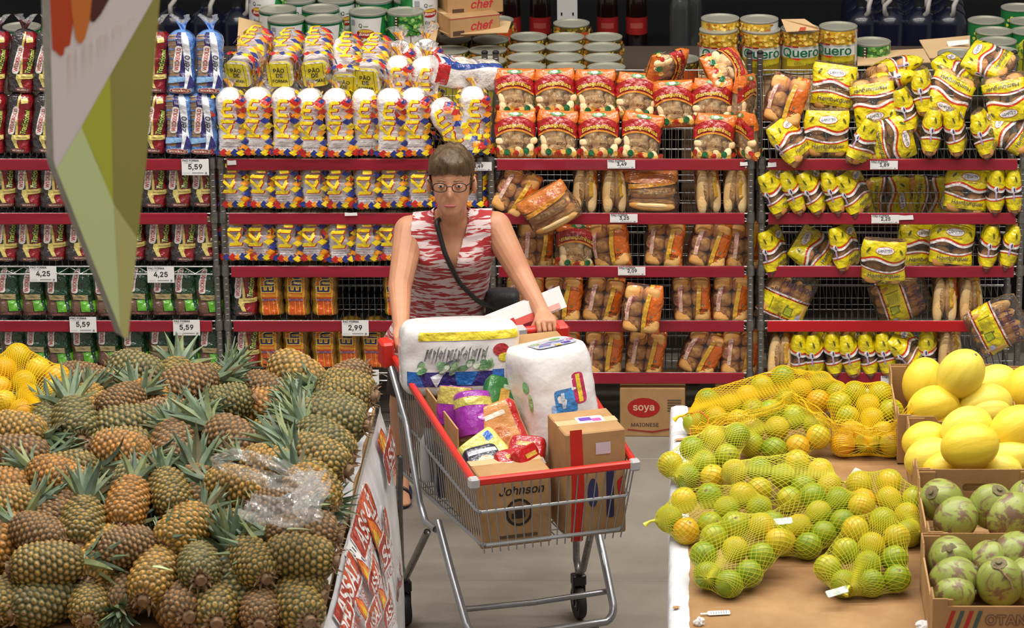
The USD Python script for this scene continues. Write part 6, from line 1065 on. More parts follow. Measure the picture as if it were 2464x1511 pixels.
# chassis: handle posts run down to the front casters, a second bow carries the rear casters
zh, th = .985, 1.02
for s in (-.012, CW_ + .012):
    w_ = .05 if s > 0 else -.05; tr = .93 if s < 0 else .80
    obj('frame_tube', tube(np.array([C(s + w_ * .5, th, zh), C(s + w_ * .5, th - .03, zh - .06), C(s + w_ * .4, .79, .79), C(s + w_ * .3, .64, .55), C(s + w_ * .2, .58, .50), C(s, .48, .51)]), .0115, 12), MT['cart_metal'], cart, True)
    obj('rear_bow', tube(np.array([C(s + w_ * .4, tr - .03, .62), C(s + w_ * .4, tr, .40), C(s + w_ * .4, tr, .21), C(s + w_ * .4, tr - .03, .165), C(s + w_ * .4, tr - .08, .20), C(s + w_ * .3, .54, .48)]), .0125, 12), MT['dull_metal'], cart, True)
a_ = np.linspace(0, math.pi / 2, 6)[1:-1]; s0, s1 = .0, CW_
left_ = [C(s0, .50, .53), C(s0 + .006, .34, .40), C(s0 + .015, .20, .285)] + [C(s0 + .015 + .05 * (1 - math.cos(x)), .20 - .035 * math.sin(x), .285 - .045 * math.sin(x)) for x in a_]; right_ = [C(s1 - .0, .50, .53), C(s1 - .006, .34, .40), C(s1 - .015, .20, .285)] + [C(s1 - .015 - .05 * (1 - math.cos(x)), .20 - .035 * math.sin(x), .285 - .045 * math.sin(x)) for x in a_]
obj('front_bow', tube(np.array(left_ + [C(CW_ / 2, .165, .238)] + right_[::-1]), .0135, 12), MT['cart_metal'], cart, True)
obj('cross_bar', tube([C(.01, .28, .30), C(CW_ / 2, .275, .295), C(CW_ - .01, .28, .30)], .010, 10), MT['cart_metal'], cart, True)
for s, t in ((.10, .175), (CW_ - .10, .175), (-.03, .90), (CW_ + .03, .77)):
    fk = cat_(cbx(-.024, .024, -.02, .02, .125, .232 if t < .5 else .165, .004), cbx(-.022, -.017, -.012, .012, .05, .13, .001), cbx(.017, .022, -.012, .012, .05, .13, .001)); M = mat4(C(s, t, 0), np.stack([rgt, -fwd, upz], 1))
    f_ = obj('caster_fork', moved(fk, M), MT['black_plastic'] if t > .5 else MT['dull_metal'], cart, 30, kind=None)
    wh = lathe([(0, -.013), (.03, -.013), (.032, -.010), (.056, -.014), (.060, -.009), (.060, .009), (.056, .014), (.032, .010), (.03, .013), (0, .013)], 28); obj('wheel', moved(wh, M @ mat4((0, 0, .0602), RY(90))), MT['rubber'], cart, 40)
    obj('hub', moved(lathe([(0, -.0145), (.018, -.0145), (.02, .0145), (0, .0145)], 16), M @ mat4((0, 0, .0602), RY(90))), MT['grey_plastic'], cart, 40)
ha, hb = C(-.045, th, zh), C(CW_ + .045, th, zh)
obj('handle', tube([ha, (ha + hb) / 2, hb], .0155, 14), MT['cart_red'], cart, True, label='red handle'); obj('handle_panel', rim(ha + (hb - ha) * .2, ha + (hb - ha) * .8, .05, .034), MT['grey_plastic'], cart, 30)
for e in (ha, hb): obj('handle_end', moved(cbx(-.022, .022, -.05, .03, -.07, .02, .008), mat4(e, np.stack([rgt, -fwd, upz], 1))), MT['cart_red'], cart, 30)
obj('child_flap', rim(C(.05, Lb - .01, .93), C(CW_ - .05, Lb - .01, .93), .012, .10), MT['grey_plastic'], cart, 30)

# goods in the cart: boxes stand in cart axes (s, t, z)
CR3 = np.stack([rgt, -fwd, upz], 1)
def cbox(s0, s1, t0, t1, z0, z1, label, m='cardboard', front=(), top=(), name='cardboard_box', tilt=None):
    c = C((s0 + s1) / 2, (t0 + t1) / 2, z0); w, d, h = s1 - s0, t1 - t0, z1 - z0; t = xf(name, mat4(c, CR3 if tilt is None else CR3 @ tilt), label, 'box')
    obj('box_body', cbx(-w / 2, w / 2, -d / 2, d / 2, 0, h, .004), MT[m], t)
    obj('tape', cbx(-w / 2 - .0008, w / 2 + .0008, -.022, .022, h - .0006, h + .0008, .0003), MT['cardboard_pale'], t)
    for L, S in ((front, plane((0, -d / 2, h / 2), (1, 0, 0), (0, 0, 1))), (top, plane((0, 0, h + .0008), (1, 0, 0), (0, 1, 0)))):
        if L: mm, cc = print_mesh(L, S, edge=.2); obj('printed_mark', mm, MT['print'], t, False, cc)
    return t
BK = (52, 44, 38)
zf = .60
cbox(.03, .265, .045, .30, zf, .845, 'brown box printed with a black round emblem at the cart front', front=[(ctr(tpoly('Johnson', .034, True, 12), .02, .065, w=.15), BK), (ell(.01, -.01, .045, .047), BK), (ell(.01, -.01, .036, .038).difference(ell(.012, -.005, .018, .018)), (140, 104, 70)), (rrect(-.015, -.03, .03, -.012, .004), BK), (sbox(-.055, -.094, .07, -.084), (92, 74, 56))])
cbox(.315, .515, .05, .26, zf, .955, 'tall brown box with a red stripe at the front right of the cart', front=[(Polygon([(-.085, -.19), (-.045, -.19), (-.038, 0), (-.045, .19), (-.085, .19), (-.08, 0)]), (196, 46, 32)), (ell(-.01, -.03, .018, .05), (60, 60, 100)), (rrect(.035, -.12, .06, .05, .006), (54, 50, 84)), (sbox(.0, .10, .05, .14), (206, 190, 200)), (Polygon([(.07, 0), (.09, .02), (.088, -.05), (.075, -.04)]), (196, 46, 32))], top=[(rrect(-.03, -.02, .06, .04, .008), (222, 214, 220)), (rrect(-.02, .0, .02, .03, .004), (110, 70, 170)), (rrect(.02, -.01, .05, .015, .004), (200, 90, 160))])
cbox(.33, .52, .62, .86, .62, 1.03, 'brown box at the back of the cart near the handle', front=[(sbox(.02, .10, .06, .15), (110, 90, 70)), (sbox(-.07, .10, -.05, .15), (100, 84, 66))])
cbox(.20, .36, .56, .60, .60, .93, 'thin brown carton with black lettering standing in the cart', front=[(ctr(tpoly('DEMOCRATA', .018, True), .0, .135, w=.12), BK), (ctr(tpoly('E BOM', .018, True), .03, .108, w=.05), BK)])
# open brown tray along the left side
t = xf('open_carton', mat4(C(.012, .305, .62), CR3), 'open brown carton standing along the left side of the cart', 'box'); MT_ = MT['cardboard']
obj('side_panel', moved(cbx(0, .006, 0, .54, 0, .30, .001), mat4((.012, 0, 0))), MT_, t); obj('side_panel', cbx(.22, .226, .0, .54, 0, .2, .001), MT_, t); obj('end_panel', cbx(.018, .22, .53, .536, 0, .29, .001), MT_, t); obj('bottom', cbx(.018, .22, .0, .53, .0, .006, .001), MT_, t)
obj('flap', moved(cbx(0, .004, 0, .34, 0, .10, .001), mat4((.215, .05, .16), RY(52))), MT_, t, label='bent up flap')
def soft_pack(name, c, R, w, d, h, label, base, front, top=(), n=3.6, bulge=8, seed=0, gloss='plastic_print', catg='pack'):
    """a soft wrapped pack (toilet rolls, bags): a Loft with its print on front, sides and top"""
    L = Loft(h, lambda t: w / 2 * (1 - .12 * np.abs(2 * np.asarray(t) - 1) ** bulge), lambda t: d / 2 * (1 - .12 * np.abs(2 * np.asarray(t) - 1) ** bulge), n, .006, 13, seed)
    t = xf(name, mat4(c, R), label, catg); mm = L.mesh(64, 30); P_ = L.per / 2
    obj('wrapper', mm, MT[base], t, True)
    if front: m_, c_ = print_mesh(front, L.S, edge=.014, clip=sbox(-P_, .004, P_, h * .985)); obj('printed_design', m_, MT[gloss], t, True, c_)
    if top: m_, c_ = print_mesh(top, plane((0, 0, h + .004), (1, 0, 0), (0, 1, 0)), edge=.2); obj('printed_top', m_, MT[gloss], t, False, c_)
    return t
MT['pack_white'] = mat('white_pack_film', (238, 234, 234), rough=.3, coat=.4, coat_rough=.1, bump=.5, bscale=14, bdist=.012)
W1 = [(sbox(-.19, .035, .13, .085), (60, 52, 130)), (Polygon([(-.19, .035), (-.13, .035), (-.15, .085), (-.19, .085)]), (50, 120, 206)), (Polygon([(-.02, .04), (.03, .04), (.05, .085), (-.03, .085)]), (50, 120, 206)), (sbox(.10, .035, .14, .09), (50, 110, 200)), (Polygon([(-.11, .07), (-.09, .03), (-.06, .09)]), (230, 230, 240)), (sbox(-.15, .192, .20, .22), (240, 222, 60)), (ell(.13, .155, .028, .022), (176, 40, 52)), (ell(.14, .13, .02, .015), (226, 206, 60))]
rw = np.random.default_rng(4)
W1 += [(ell(rw.uniform(-.16, .1), rw.uniform(.085, .12), rw.uniform(.01, .022), .009, rw.uniform(0, 90)), [(150, 190, 140), (110, 160, 110), (200, 214, 190), (130, 150, 140)][k % 4]) for k in range(26)] + [(Polygon([(x, .125 + .02 * math.sin(k * 1.9)), (x + .006, .125), (x + .018, .165 + .012 * math.sin(k * 2.7)), (x + .010, .165)]), (140, 144, 140) if k % 3 else (110, 112, 112)) for k, x in enumerate(np.arange(-.13, .07, .0115))]
soft_pack('paper_towel_pack', C(.155, .80, .875), CR3 @ RZ(-6) @ RY(2) @ RX(-6), .40, .20, .235, 'white pack of paper towels with yellow and blue print on top of the cart', 'pack_white', W1, seed=1)
W2 = [(rrect(.0, .06, .06, .13, .01), (60, 140, 214)), (rrect(.055, .08, .088, .17, .012), (190, 40, 96)), (sbox(.066, .085, .078, .165), (236, 206, 60)), (rrect(-.012, .055, .0, .09, .004), (150, 180, 226)), (sbox(.018, .075, .03, .12), (206, 220, 240)), (ell(-.13, .20, .01, .03), (150, 200, 140)), (ell(-.15, .25, .02, .02), (120, 190, 120))]
T2 = [(rrect(-.05, -.07, .09, .05, .02), (206, 216, 240)), (Polygon([(-.04, -.04), (.0, -.045), (.02, -.005), (.05, -.03), (.07, .0), (.02, .02), (-.02, .0)]), (70, 130, 210)), (ell(-.03, .02, .016, .02), (130, 196, 120)), (ell(.05, .04, .02, .014), (110, 180, 90)), (rrect(.04, -.06, .07, -.03, .006), (90, 70, 180)), (ell(.085, -.01, .012, .016), (220, 90, 150)), (rrect(.01, -.075, .03, -.05, .004), (240, 206, 70))]
W2 = [(affinity.translate(affinity.scale(p_, 1.25, 1.15, origin=(0, 0)), -.045, .08), c_) for p_, c_ in W2[:5]] + W2[5:]
soft_pack('toilet_paper_pack', C(.405, .42, .76), CR3 @ RZ(8) @ RX(-10) @ RY(-4), .245, .25, .36, 'tall white pack of toilet rolls with coloured print at the cart right', 'pack_white', W2, T2, n=4.5, seed=2)
MT['pack_purple'] = mat('purple_film', (150, 44, 160), rough=.25, coat=.5, bump=.6, bscale=26, bdist=.01); MT['pack_green'] = mat('green_film', (34, 110, 40), rough=.3, coat=.4, bump=.5, bscale=26, bdist=.01); MT['pack_lime'] = mat('lime_film', (206, 206, 110), rough=.22, coat=.6, bump=.8, bscale=26, bdist=.012); MT['pack_red'] = mat('red_film', (170, 18, 26), rough=.25, coat=.5, bump=.6, bscale=26, bdist=.01); MT['pack_orange'] = mat('orange_film', (206, 140, 76), rough=.25, coat=.5, bump=.5, bscale=26, bdist=.01); MT['pack_navy'] = mat('navy_film', (30, 30, 52), rough=.25, coat=.5, bump=.5, bscale=26, bdist=.01)
soft_pack('purple_bag', C(.115, .40, .845), CR3 @ RZ(20) @ RX(-30) @ RY(12), .13, .11, .15, 'glossy purple bag in the open carton', 'pack_purple', [(sbox(-.3, .10, .3, .13), (200, 190, 90)), (ell(.0, .06, .02, .012), (190, 90, 190))], n=2.4, bulge=3, seed=3)
soft_pack('purple_bag', C(.06, .50, .86), CR3 @ RZ(-30) @ RX(-20), .12, .10, .13, 'smaller purple and yellow bag behind the glossy purple one', 'pack_purple', [(sbox(-.3, .07, .3, .14), (196, 180, 90))], n=2.4, bulge=3, seed=4)
soft_pack('green_pack', C(.205, .46, .88), CR3 @ RZ(14) @ RX(-36) @ RY(28), .13, .055, .14, 'dark green square pack on the goods in the cart', 'pack_green', [(rrect(-.02, .03, .012, .10, .006), (206, 160, 60)), (rrect(-.012, .10, .02, .115, .004), (180, 200, 170))], n=5, seed=5)
soft_pack('bread_pack', C(.215, .345, .80), CR3 @ RZ(-16) @ RX(-30) @ RY(-22), .15, .10, .17, 'orange tinted bread pack with red edge in the cart', 'pack_orange', [(sbox(.05, .0, .075, .17), (196, 30, 30)), (sbox(-.04, .122, .03, .138), (236, 222, 206)), (ell(-.01, .06, .03, .03), (190, 110, 50))], n=3, seed=6)
soft_pack('lime_pack', C(.135, .24, .80), CR3 @ RZ(10) @ RX(-40) @ RY(-24), .15, .06, .12, 'shiny lime green snack pack in the cart', 'pack_lime', [(rrect(.02, .08, .05, .11, .005), (60, 110, 200)), (ell(-.03, .05, .02, .02), (230, 236, 210))], n=3, seed=7)
soft_pack('navy_pack', C(.10, .17, .78), CR3 @ RZ(4) @ RX(-48) @ RY(-6), .12, .06, .12, 'dark blue biscuit pack near the front of the cart', 'pack_navy', [(ell(.0, .05, .035, .03), (206, 180, 140)), (sbox(-.05, .09, .05, .105), (210, 214, 230))], n=3.4, seed=8)
for k, (s, t_, z, a, w) in enumerate([(.19, .12, .80, 10, 'lying at the front rim'), (.215, .20, .80, -30, 'leaning behind the front one'), (.25, .15, .78, 40, 'beside the white pack')]):
    soft_pack('red_pack', C(s, t_, z), CR3 @ RZ(a) @ RX(-62 + 14 * k), .12, .05, .11, 'glossy red coffee pack ' + w, 'pack_red', [(sbox(-.05, .03, .05, .055), (226, 210, 206)), (sbox(-.03, .07, .03, .085), (200, 160, 70))], n=3.4, seed=10 + k)
t = xf('detergent_bottle', mat4(C(.02, .66, .62), CR3), 'white bottle with red cap seen through the left side of the cart', 'bottle'); obj('bottle_body', lathe([(0, 0), (.034, 0), (.036, .01), (.036, .13), (.02, .17), (.014, .19)], 20), MT['grey_plastic'], t, 40); obj('cap', lathe([(.016, .186), (.016, .21), (0, .212)], 14), MT['red_cap'], t, 30)
soft_pack('biscuit_pack', C(.03, .56, .61), CR3 @ RZ(80), .14, .05, .16, 'red and blue biscuit pack low at the left side of the cart', 'pack_navy', [(sbox(-.07, .09, .07, .15), (190, 40, 50)), (sbox(-.05, .03, .05, .05), (90, 110, 200)), (sbox(-.05, .06, .05, .075), (220, 214, 220))], seed=15)

# ---------------------------------------------------------------- hanging sign board at the upper left
SY = np.array([-1.17, -6.35, 0]); psi = math.radians(33); SU = np.array([math.cos(psi), math.sin(psi), 0.0]); SN = np.array([math.sin(psi), -math.cos(psi), 0.0])
def sgn(px, py):
    r = ray(px, py); k = ((SY - EYE) @ SN) / (r @ SN); p = EYE + r * k; return ((p - SY) @ SU, p[2])
def sp(*pts, z=1.82): return Polygon([sgn(a * z_ if z_ else a, b * z_ if z_ else b) for a, b in pts for z_ in (1 / z,)])
sign = xf('hanging_sign', None, 'green, white and orange pointed sign board hanging at the upper left', 'sign')
out = sp((215, -60), (236, 700), (245, 735), (540, 1476), (559, 1476), (600, 1040), (640, 700), (703, -60))
top_ = max(y for _, y in out.exterior.coords); xs_ = [x for x, y in out.exterior.coords]
out = unary_union([out, sbox(sgn(215 / 1.82, -30)[0], top_ - .001, sgn(703 / 1.82, -30)[0], top_ + .45)]).buffer(.0005)
SM = mat4(SY * [1, 1, 0] - SN * .038, np.stack([SU, upz, SN], 1))
obj('board', moved(extrude(out, .038), SM), mat('sign_edge', (176, 168, 156), rough=.8, var=(150, 142, 130), vscale=30), sign)
PK, OL, YG, LG, LO = (242, 228, 226), (168, 158, 86), (196, 200, 72), (222, 234, 168), (208, 202, 130)
S_ = [(out, PK), (unary_union([sp((703, -60), (672, -60), (668, 0), (480, 330), (355, 555), (250, 735), (545, 1480), (560, 1480), (720, 700), (720, -60))]), OL), (sp((480, 330), (355, 555), (420, 700), (494, 890), (489, 600)), YG), (sp((355, 555), (245, 742), (400, 1150), (530, 1480), (515, 1200), (497, 893), (430, 730)), LG), (sp((497, 893), (600, 1042), (640, 1100), (562, 1480), (528, 1480), (510, 1100)), LO)]
sm_ = lambda p: p.buffer(-.006).buffer(.012).buffer(-.006)
S_ += [(sm_(sp((215, -40), (330, -40), (318, 100), (305, 200), (282, 205), (275, 262), (240, 222), (229, 245))), (206, 76, 40)), (sm_(sp((250, -40), (270, -40), (264, 150), (256, 190))), (190, 56, 34)), (sm_(sp((305, -40), (404, -40), (390, 90), (372, 160), (350, 205), (330, 165), (312, 60))), (226, 126, 56)), (sm_(sp((404, -40), (495, -40), (440, 60), (398, 110), (392, 80))), (96, 50, 40)), (sm_(sp((415, -40), (440, -40), (428, 40))), (236, 216, 190))]
for k in range(9): x = 300 + k * 34; S_.append((sp((x, 230 - k * 20), (x + 12, 226 - k * 20), (x + 8, 420 - k * 42)), (246, 234, 232) if k % 2 else (242, 220, 214)))
mm, cc = print_mesh([(p_.intersection(out), c_) for p_, c_ in S_], lambda x, y, l: SY * [1, 1, 0] + np.outer(x, SU) + np.outer(y, upz) + SN * l, edge=.5, lift=.0006, step=.0003)
obj('printed_face', mm, MT['print'], sign, False, cc)
for x in (sgn(240 / 1.82, 0)[0] + .03, sgn(680 / 1.82, 0)[0] - .03): obj('hanging_wire', tube([SY * [1, 1, 0] - SN * .02 + SU * x + upz * (top_ + .44), SY * [1, 1, 0] - SN * .02 + SU * x + upz * 6.1], .0015, 6), MT['chrome'], sign)
# ---------------------------------------------------------------- the woman pushing the cart
def hull_bones(bones, joints, edge=.014, smooth=14):
    import manifold3d as m3
    M = m3.Manifold()
    for ch in bones:
        for a, b in zip(ch[:-1], ch[1:]):
            pa, ra = joints[a]; pb, rb_ = joints[b]
            sph = lambda p, r: m3.Manifold.sphere(1.0, 20).scale(tuple(np.broadcast_to(r, 3).tolist())).translate(tuple(np.asarray(p, float).tolist()))
            M += m3.Manifold.batch_hull([sph(pa, ra), sph(pb, rb_)])
    M = M.refine_to_length(edge); v, f, _ = meshkit.arrays(M); t = trimesh.Trimesh(v, f, process=True); trimesh.smoothing.filter_taubin(t, .5, .53, smooth); return t
A_ = aty
HL, HR = C(.02, th, zh), C(CW_ - .02, th, zh)
J = {}
def jt(n, p, r): J[n] = (np.asarray(p, float), r)
hc = A_(1086, 432, -1.50); neck0 = A_(1086, 512, -1.43); chest = A_(1083, 606, -1.36); waist = A_(1072, 735, -1.24); hip = A_(1060, 832, -1.14)
jt('head_top', hc + [0, .012, .03], (.074, .088, .088)); jt('head_low', hc + [0, -.006, -.048], (.060, .072, .06)); jt('chin', hc + [0, -.042, -.092], (.032, .032, .026)); jt('neck_t', hc + [0, .02, -.085], .05); jt('neck', neck0 + [0, .01, -.015], .052)
jt('chest', chest, (.145, .095, .11)); jt('upchest', A_(1086, 556, -1.38), (.13, .075, .07)); jt('waist', waist, (.135, .10, .10)); jt('hip', hip, (.168, .115, .10))
jt('shL', A_(986, 556, -1.40), .056); jt('elL', A_(962, 690, -1.55), .041); jt('wrL', HL + [-.012, .05, .03], .027); jt('palmL', HL + [0, .012, .026], (.040, .028, .018))
jt('shR', A_(1192, 546, -1.38), .056); jt('elR', A_(1250, 655, -1.46), .041); jt('wrR', HR + [.0, .06, .035], .027); jt('palmR', HR + [.012, .012, .028], (.040, .028, .018))
fl = atz(964, 1186, .0); fr_ = atz(1190, 1262, 0)
jt('hpL', hip + [-.085, 0, -.06], .092); jt('knL', fl * [.6, .6, 0] + hip * [.4, .4, 0] + [-.03, -.10, .46], .058); jt('cfL', fl * [.85, .85, 0] + hip * [.15, .15, 0] + [0, .0, .30], .054); jt('anL', fl + [0, .03, .085], .034); jt('ftL', fl + [.0, -.075, .03], (.038, .05, .022)); jt('toL', fl + [.01, -.15, .018], (.042, .03, .014)); jt('heL', fl + [0, .055, .035], .030)
jt('hpR', hip + [.085, 0, -.06], .092); jt('knR', hip * [.55, .55, 0] + fr_ * [.45, .45, 0] + [.0, -.10, .47], .058); jt('cfR', fr_ + [0, .05, .30], .054); jt('anR', fr_ + [0, .03, .085], .034); jt('ftR', fr_ + [.0, -.075, .03], (.038, .05, .022)); jt('toR', fr_ + [.01, -.15, .018], (.042, .03, .014)); jt('heR', fr_ + [0, .055, .035], .030)
bones = [('head_top', 'head_low', 'chin'), ('head_top', 'neck_t', 'neck', 'upchest'), ('head_low', 'neck_t'), ('shL', 'upchest', 'shR'), ('upchest', 'chest', 'waist', 'hip'), ('shL', 'chest'), ('shR', 'chest'), ('shL', 'elL', 'wrL', 'palmL'), ('shR', 'elR', 'wrR', 'palmR'), ('hip', 'hpL', 'knL', 'cfL', 'anL', 'ftL', 'toL'), ('anL', 'heL', 'ftL'), ('hip', 'hpR', 'knR', 'cfR', 'anR', 'ftR', 'toR'), ('anR', 'heR', 'ftR')]
# fingers curled over the handle, thumb underneath
def fingers(sd, pm, H0):
    out = []
    for k in range(4):
        o = (k - 1.5) * .0185 * rgt; b = pm + o - fwd * -.020 + upz * .006; ln = (.9, 1.0, .96, .8)[k]
        pts = [pm + o * .9, H0 + o + fwd * .012 + upz * .024, H0 + o + fwd * (.026 * ln) + upz * .004, H0 + o + fwd * .020 - upz * (.016 * ln)]
        for i, p in enumerate(pts): jt('%s%d%d' % (sd, k, i), p, (.0095, .009, .0085, .0075)[i])
        bones.append(tuple('%s%d%d' % (sd, k, i) for i in range(4)))
    s = 1 if sd == 'fL' else -1
    for i, p in enumerate([pm - fwd * .01 + rgt * .026 * s, H0 + rgt * .042 * s - fwd * .018 - upz * .004, H0 + rgt * .05 * s + fwd * .002 - upz * .022]): jt('%st%d' % (sd, i), p, (.012, .0105, .009)[i])
    bones.append(tuple('%st%d' % (sd, i) for i in range(3)))
fingers('fL', J['palmL'][0], HL); fingers('fR', J['palmR'][0], HR + rgt * .012)
body = hull_bones(bones, J, .011, 10)
def bell(c, s): return np.exp(-(((body.vertices - c) / s) ** 2).sum(1))[:, None]
fz = hc + [0, -.075, -.022]
body.vertices += bell(fz + [0, -.012, -.008], [.012, .03, .020]) * [0, -.024, -.003] + (bell(fz + [-.030, 0, .022], [.015, .03, .012]) + bell(fz + [.030, 0, .022], [.015, .03, .012])) * [0, .008, 0] + bell(fz + [0, 0, -.05], [.022, .03, .006]) * [0, -.005, 0]
for sx in (-1, 1): body.vertices += bell(chest + [sx * .065, -.09, -.0], [.05, .06, .05]) * [0, -.035, 0]
woman = xf('person', None, 'woman in a red and white sleeveless top and glasses pushing the cart', 'person')
SK = mat('skin', (206, 150, 116), rough=.5, sub=.06, var=(196, 134, 102), vscale=9)
obj('body', body, SK, woman, True)
# clothing: shells round the torso and hips, cut at neckline, armholes and hems
m3 = manifold3d
def shell(names, chains, grow, edge=.012, sm=8):
    JJ = {k: (J[k][0], np.broadcast_to(J[k][1], 3) + grow) for k in names}; return hull_bones(chains, JJ, edge, sm)
tp = shell(['upchest', 'chest', 'waist', 'hip', 'shL', 'shR', 'neck'], [('shL', 'upchest', 'shR'), ('upchest', 'chest', 'waist', 'hip'), ('shL', 'chest'), ('shR', 'chest'), ('upchest', 'neck')], .009)
for sx in (-1, 1): tp.vertices += np.exp(-(((tp.vertices - (chest + [sx * .065, -.09, 0])) / [.05, .06, .05]) ** 2).sum(1))[:, None] * [0, -.037, 0]
v = tp.vertices; v[:, :2] += (np.clip(waist[2] - v[:, 2], 0, .3) * .22)[:, None] * (v[:, :2] - hip[:2]) / (np.linalg.norm(v[:, :2] - hip[:2], axis=1, keepdims=True) + 1e-6)
v += (meshkit.fbm(v * [14, 14, 6], 3, 3) - .5)[:, None] * .012 * np.array([1, 1, 0])
ctrs = tp.triangles_center; nk = neck0; dz = nk[2] + .0 - ctrs[:, 2]
vneck = (np.abs(ctrs[:, 0] - nk[0]) < np.clip(.062 - .30 * np.clip(dz - .02, 0, None), 0, .06)) & (ctrs[:, 1] < nk[1] + .02) & (dz < .21); collar = ctrs[:, 2] > nk[2] + .012
arm = (ctrs[:, 0] < J['shL'][0][0] + .012) & (ctrs[:, 2] > chest[2] + .02) | (ctrs[:, 0] > J['shR'][0][0] - .012) & (ctrs[:, 2] > chest[2] + .02)
tp.update_faces(~(vneck | collar | arm | (np.hypot(ctrs[:, 0] - nk[0], ctrs[:, 1] - nk[1]) < .055) & (ctrs[:, 2] > nk[2] - .03))); tp.remove_unreferenced_vertices()
n_ = {'tc': ('texture_coordinate', {}), 'mp': ('mapping', {'scale': (15.0, 8.0, 92.0)}), 'n1': ('noise_texture', dict(scale=1.0, detail=2.0, roughness=.5, distortion=.5)), 'r1': ('rgb_ramp', {'ramp': [(.47, lin((176, 34, 44))), (.53, lin((226, 206, 206)))]}), 'p': ('principled_bsdf', dict(roughness=.75, sheen_weight=.2))}
obj('sleeveless_top', tp, usdkit.material(stage, '/World/Looks/red_white_knit', n_, [('tc.object', 'mp.vector'), ('mp.vector', 'n1.vector'), ('n1.fac', 'r1.fac'), ('r1.color', 'p.base_color')], surface='p.BSDF'), woman, True, label='red and white patterned sleeveless top')
sh = shell(['hip', 'hpL', 'hpR', 'knL', 'knR'], [('hip', 'hpL'), ('hip', 'hpR'), ('hpL', 'hpR'), ('hpL', 'knL'), ('hpR', 'knR')], .014, .014); ct = sh.triangles_center; sh.update_faces(ct[:, 2] > J['knL'][0][2] + .09); sh.remove_unreferenced_vertices()
obj('shorts', sh, mat('dark_cloth', (52, 30, 36), rough=.85), woman, True)
# hair: a cap over the skull, cut along the hairline
hr = hull_bones([('a', 'b'), ('a', 'c')], {'a': (hc + [0, .016, .036], np.array([.082, .094, .090])), 'b': (hc + [0, .040, -.02], np.array([.078, .070, .07])), 'c': (hc + [0, -.03, .064], np.array([.062, .055, .05]))}, .010, 6)
ct = hr.triangles_center - hc; hr.update_faces(~((ct[:, 1] < -.02) & (ct[:, 2] < .045 - .3 * np.abs(ct[:, 0])) & (np.abs(ct[:, 0]) < .074) | (ct[:, 2] < -.065) | ((ct[:, 1] < .01) & (ct[:, 2] < -.03)))); hr.remove_unreferenced_vertices()
hr.vertices += (meshkit.fbm(hr.vertices * [60, 60, 18], 3, 5) - .5)[:, None] * .016 * (hr.vertices - hc) / .09
obj('hair', hr, mat('brown_hair', (98, 74, 46), rough=.45, var=(66, 48, 30), vscale=60, stretch=(1, 1, .2), bump=.4, bscale=160), woman, True, label='short brown hair')
for sx in (-1, 1):
    e = fz + [sx * .031, -.003, .021]
    ey = obj('eye', moved(trimesh.creation.icosphere(2, .0105), mat4(e + [0, .0075, 0])), mat('eye_white_%d' % (sx + 1), (226, 222, 218), rough=.2), woman, True); obj('iris', moved(trimesh.creation.icosphere(2, .0050), mat4(e + [0, .0005, -.001])), MT['rubber'], ey, True)
    lid = trimesh.creation.icosphere(3, .0122); lc = lid.triangles_center; lid.update_faces((lc[:, 2] > .0028) | (lc[:, 2] < -.0062)); lid.remove_unreferenced_vertices(); obj('eyelid', moved(lid, mat4(e + [0, .0078, 0])), SK, woman, True, kind='stuff')
    obj('eyebrow', tube(fz + np.array([[sx * .014, -.004, .038], [sx * .030, -.006, .042], [sx * .046, .004, .037]]), [.003, .0035, .002], 6), MT['stem'], woman, True)
    er = trimesh.creation.icosphere(2); obj('ear', moved(er, mat4(hc + [sx * .077, .012, -.02], RZ(sx * 18), (.010, .018, .030))), SK, woman, True)
mouth = trimesh.creation.icosphere(2); obj('mouth', moved(mouth, mat4(fz + [0, -.004, -.050], None, (.021, .007, .0062))), mat('lips', (164, 84, 78), rough=.45), woman, True)
gl = []
for sx in (-1, 1): a = np.linspace(0, 2 * np.pi, 24, endpoint=False); gl.append(tube(fz + np.stack([sx * .033 + .024 * np.cos(a), -.020 + .006 * (np.abs(.033 + sx * 0 + .024 * np.cos(a) * sx) / .05) ** 2, .019 + .0155 * np.sign(np.sin(a)) * np.abs(np.sin(a)) ** .7], -1), .0017, 6, closed=True)); gl.append(tube([fz + [sx * .057, -.012, .024], hc + [sx * .080, -.03, .004], hc + [sx * .080, .02, -.002]], .0017, 6))
gl.append(tube([fz + [-.010, -.022, .022], fz + [0, -.024, .025], fz + [.010, -.022, .022]], .0017, 6))
obj('glasses', cat_(*gl), MT['black_plastic'], woman, True, kind='stuff', label='dark rimmed glasses')
for sd, f0 in (('L', fl), ('R', fr_)):
    sole = extrude(affinity.scale(Point(0, 0).buffer(1, quad_segs=6), .047, .135).union(ell(0, -.07, .05, .065)), .014); obj('sandal', moved(sole, mat4(f0 + [0, -.05, -.001])), mat('navy_sandal_' + sd, (40, 44, 80), rough=.6), woman, 30); 
    a = np.linspace(0, math.pi, 12); obj('sandal_strap', cat_(tube(f0 + np.stack([.046 * np.cos(a), -.09 + 0 * a, .012 + .046 * np.sin(a)], -1), .007, 6), tube(f0 + np.stack([.042 * np.cos(a), .03 + 0 * a, .07 + .03 * np.sin(a)], -1), .006, 6)), MT['navy'], woman, True, kind='stuff')
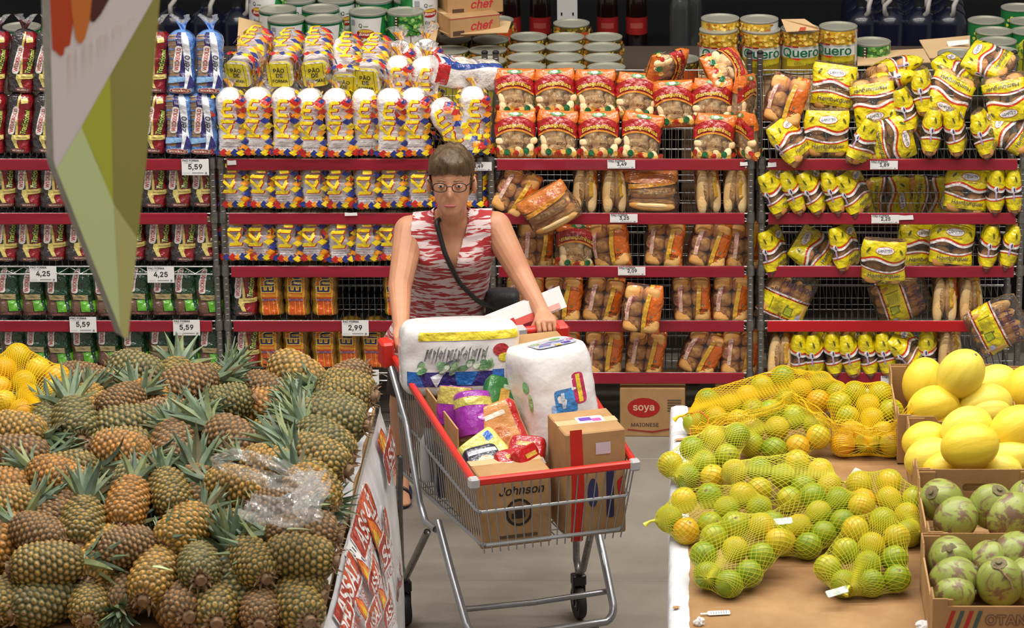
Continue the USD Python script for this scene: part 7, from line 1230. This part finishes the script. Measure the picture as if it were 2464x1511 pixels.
# crossbody bag with its strap
t = xf('shoulder_bag', None, 'black crossbody bag at the hip of the woman', 'bag'); bc = A_(1206, 742, -1.30)
bm = manifold3d.Manifold.hull_points(np.array([bc + np.array([x, y, z]) for x in (-.055, .065) for y in (-.045, .05) for z in (-.085, .07)])); bm = bm.refine_to_length(.02); v_, f_, _ = meshkit.arrays(bm); b2 = trimesh.Trimesh(v_, f_, process=True); trimesh.smoothing.filter_taubin(b2, .6, .3, 12)
obj('bag_body', b2, mat('black_cloth', (40, 42, 46), rough=.6, bump=.3, bscale=60), t, True)
st = np.array([A_(1118, 520, -1.30), A_(1048, 528, -1.485), A_(1070, 610, -1.515), A_(1104, 680, -1.47), A_(1150, 725, -1.40), A_(1188, 742, -1.34)]); s = np.linspace(0, 5, 60); q = np.stack([np.interp(s, np.arange(6), st[:, k]) for k in range(3)], -1)
for _ in range(5): q[1:-1] = (q[:-2] + 2 * q[1:-1] + q[2:]) / 4
obj('strap', tube(q, .009, 8), MT['black_plastic'], t, True)
# folded flyer held on the handle
a, b = A_(1176, 788, -1.66), A_(1356, 716, -1.50); d = (b - a); l = np.linalg.norm(d); d /= l; n2 = np.cross(d, [0, .5, 1]); n2 /= np.linalg.norm(n2); w3 = np.cross(n2, d)
t = xf('folded_flyer', mat4(a, np.stack([d, n2, w3], 1)), 'folded printed store flyer held over the cart handle', 'paper')
for k in range(4): obj('sheet', moved(cbx(0, l, -.003, .0, -.035, .035, .0006), mat4((.004 * k, -.0105 * k, .003 * k), RX(-5 * k))), MT['paper'], t)
mm, cc = print_mesh([(sbox(.0, -.034, .09, -.008), (222, 150, 56)), (sbox(.09, -.034, .2, -.008), (206, 90, 80)), (sbox(.06, -.03, .1, .0), (196, 50, 50)), (sbox(.0, -.034, .02, .0), (180, 30, 40)), (sbox(.2, -.03, .28, -.01), (226, 170, 160))], lambda x, y, l_: np.stack([x, .002 + l_ + 0 * x, y], -1), edge=.1); mm2 = mm
obj('printed_panel', mm2, MT['print'], t, False, cc)
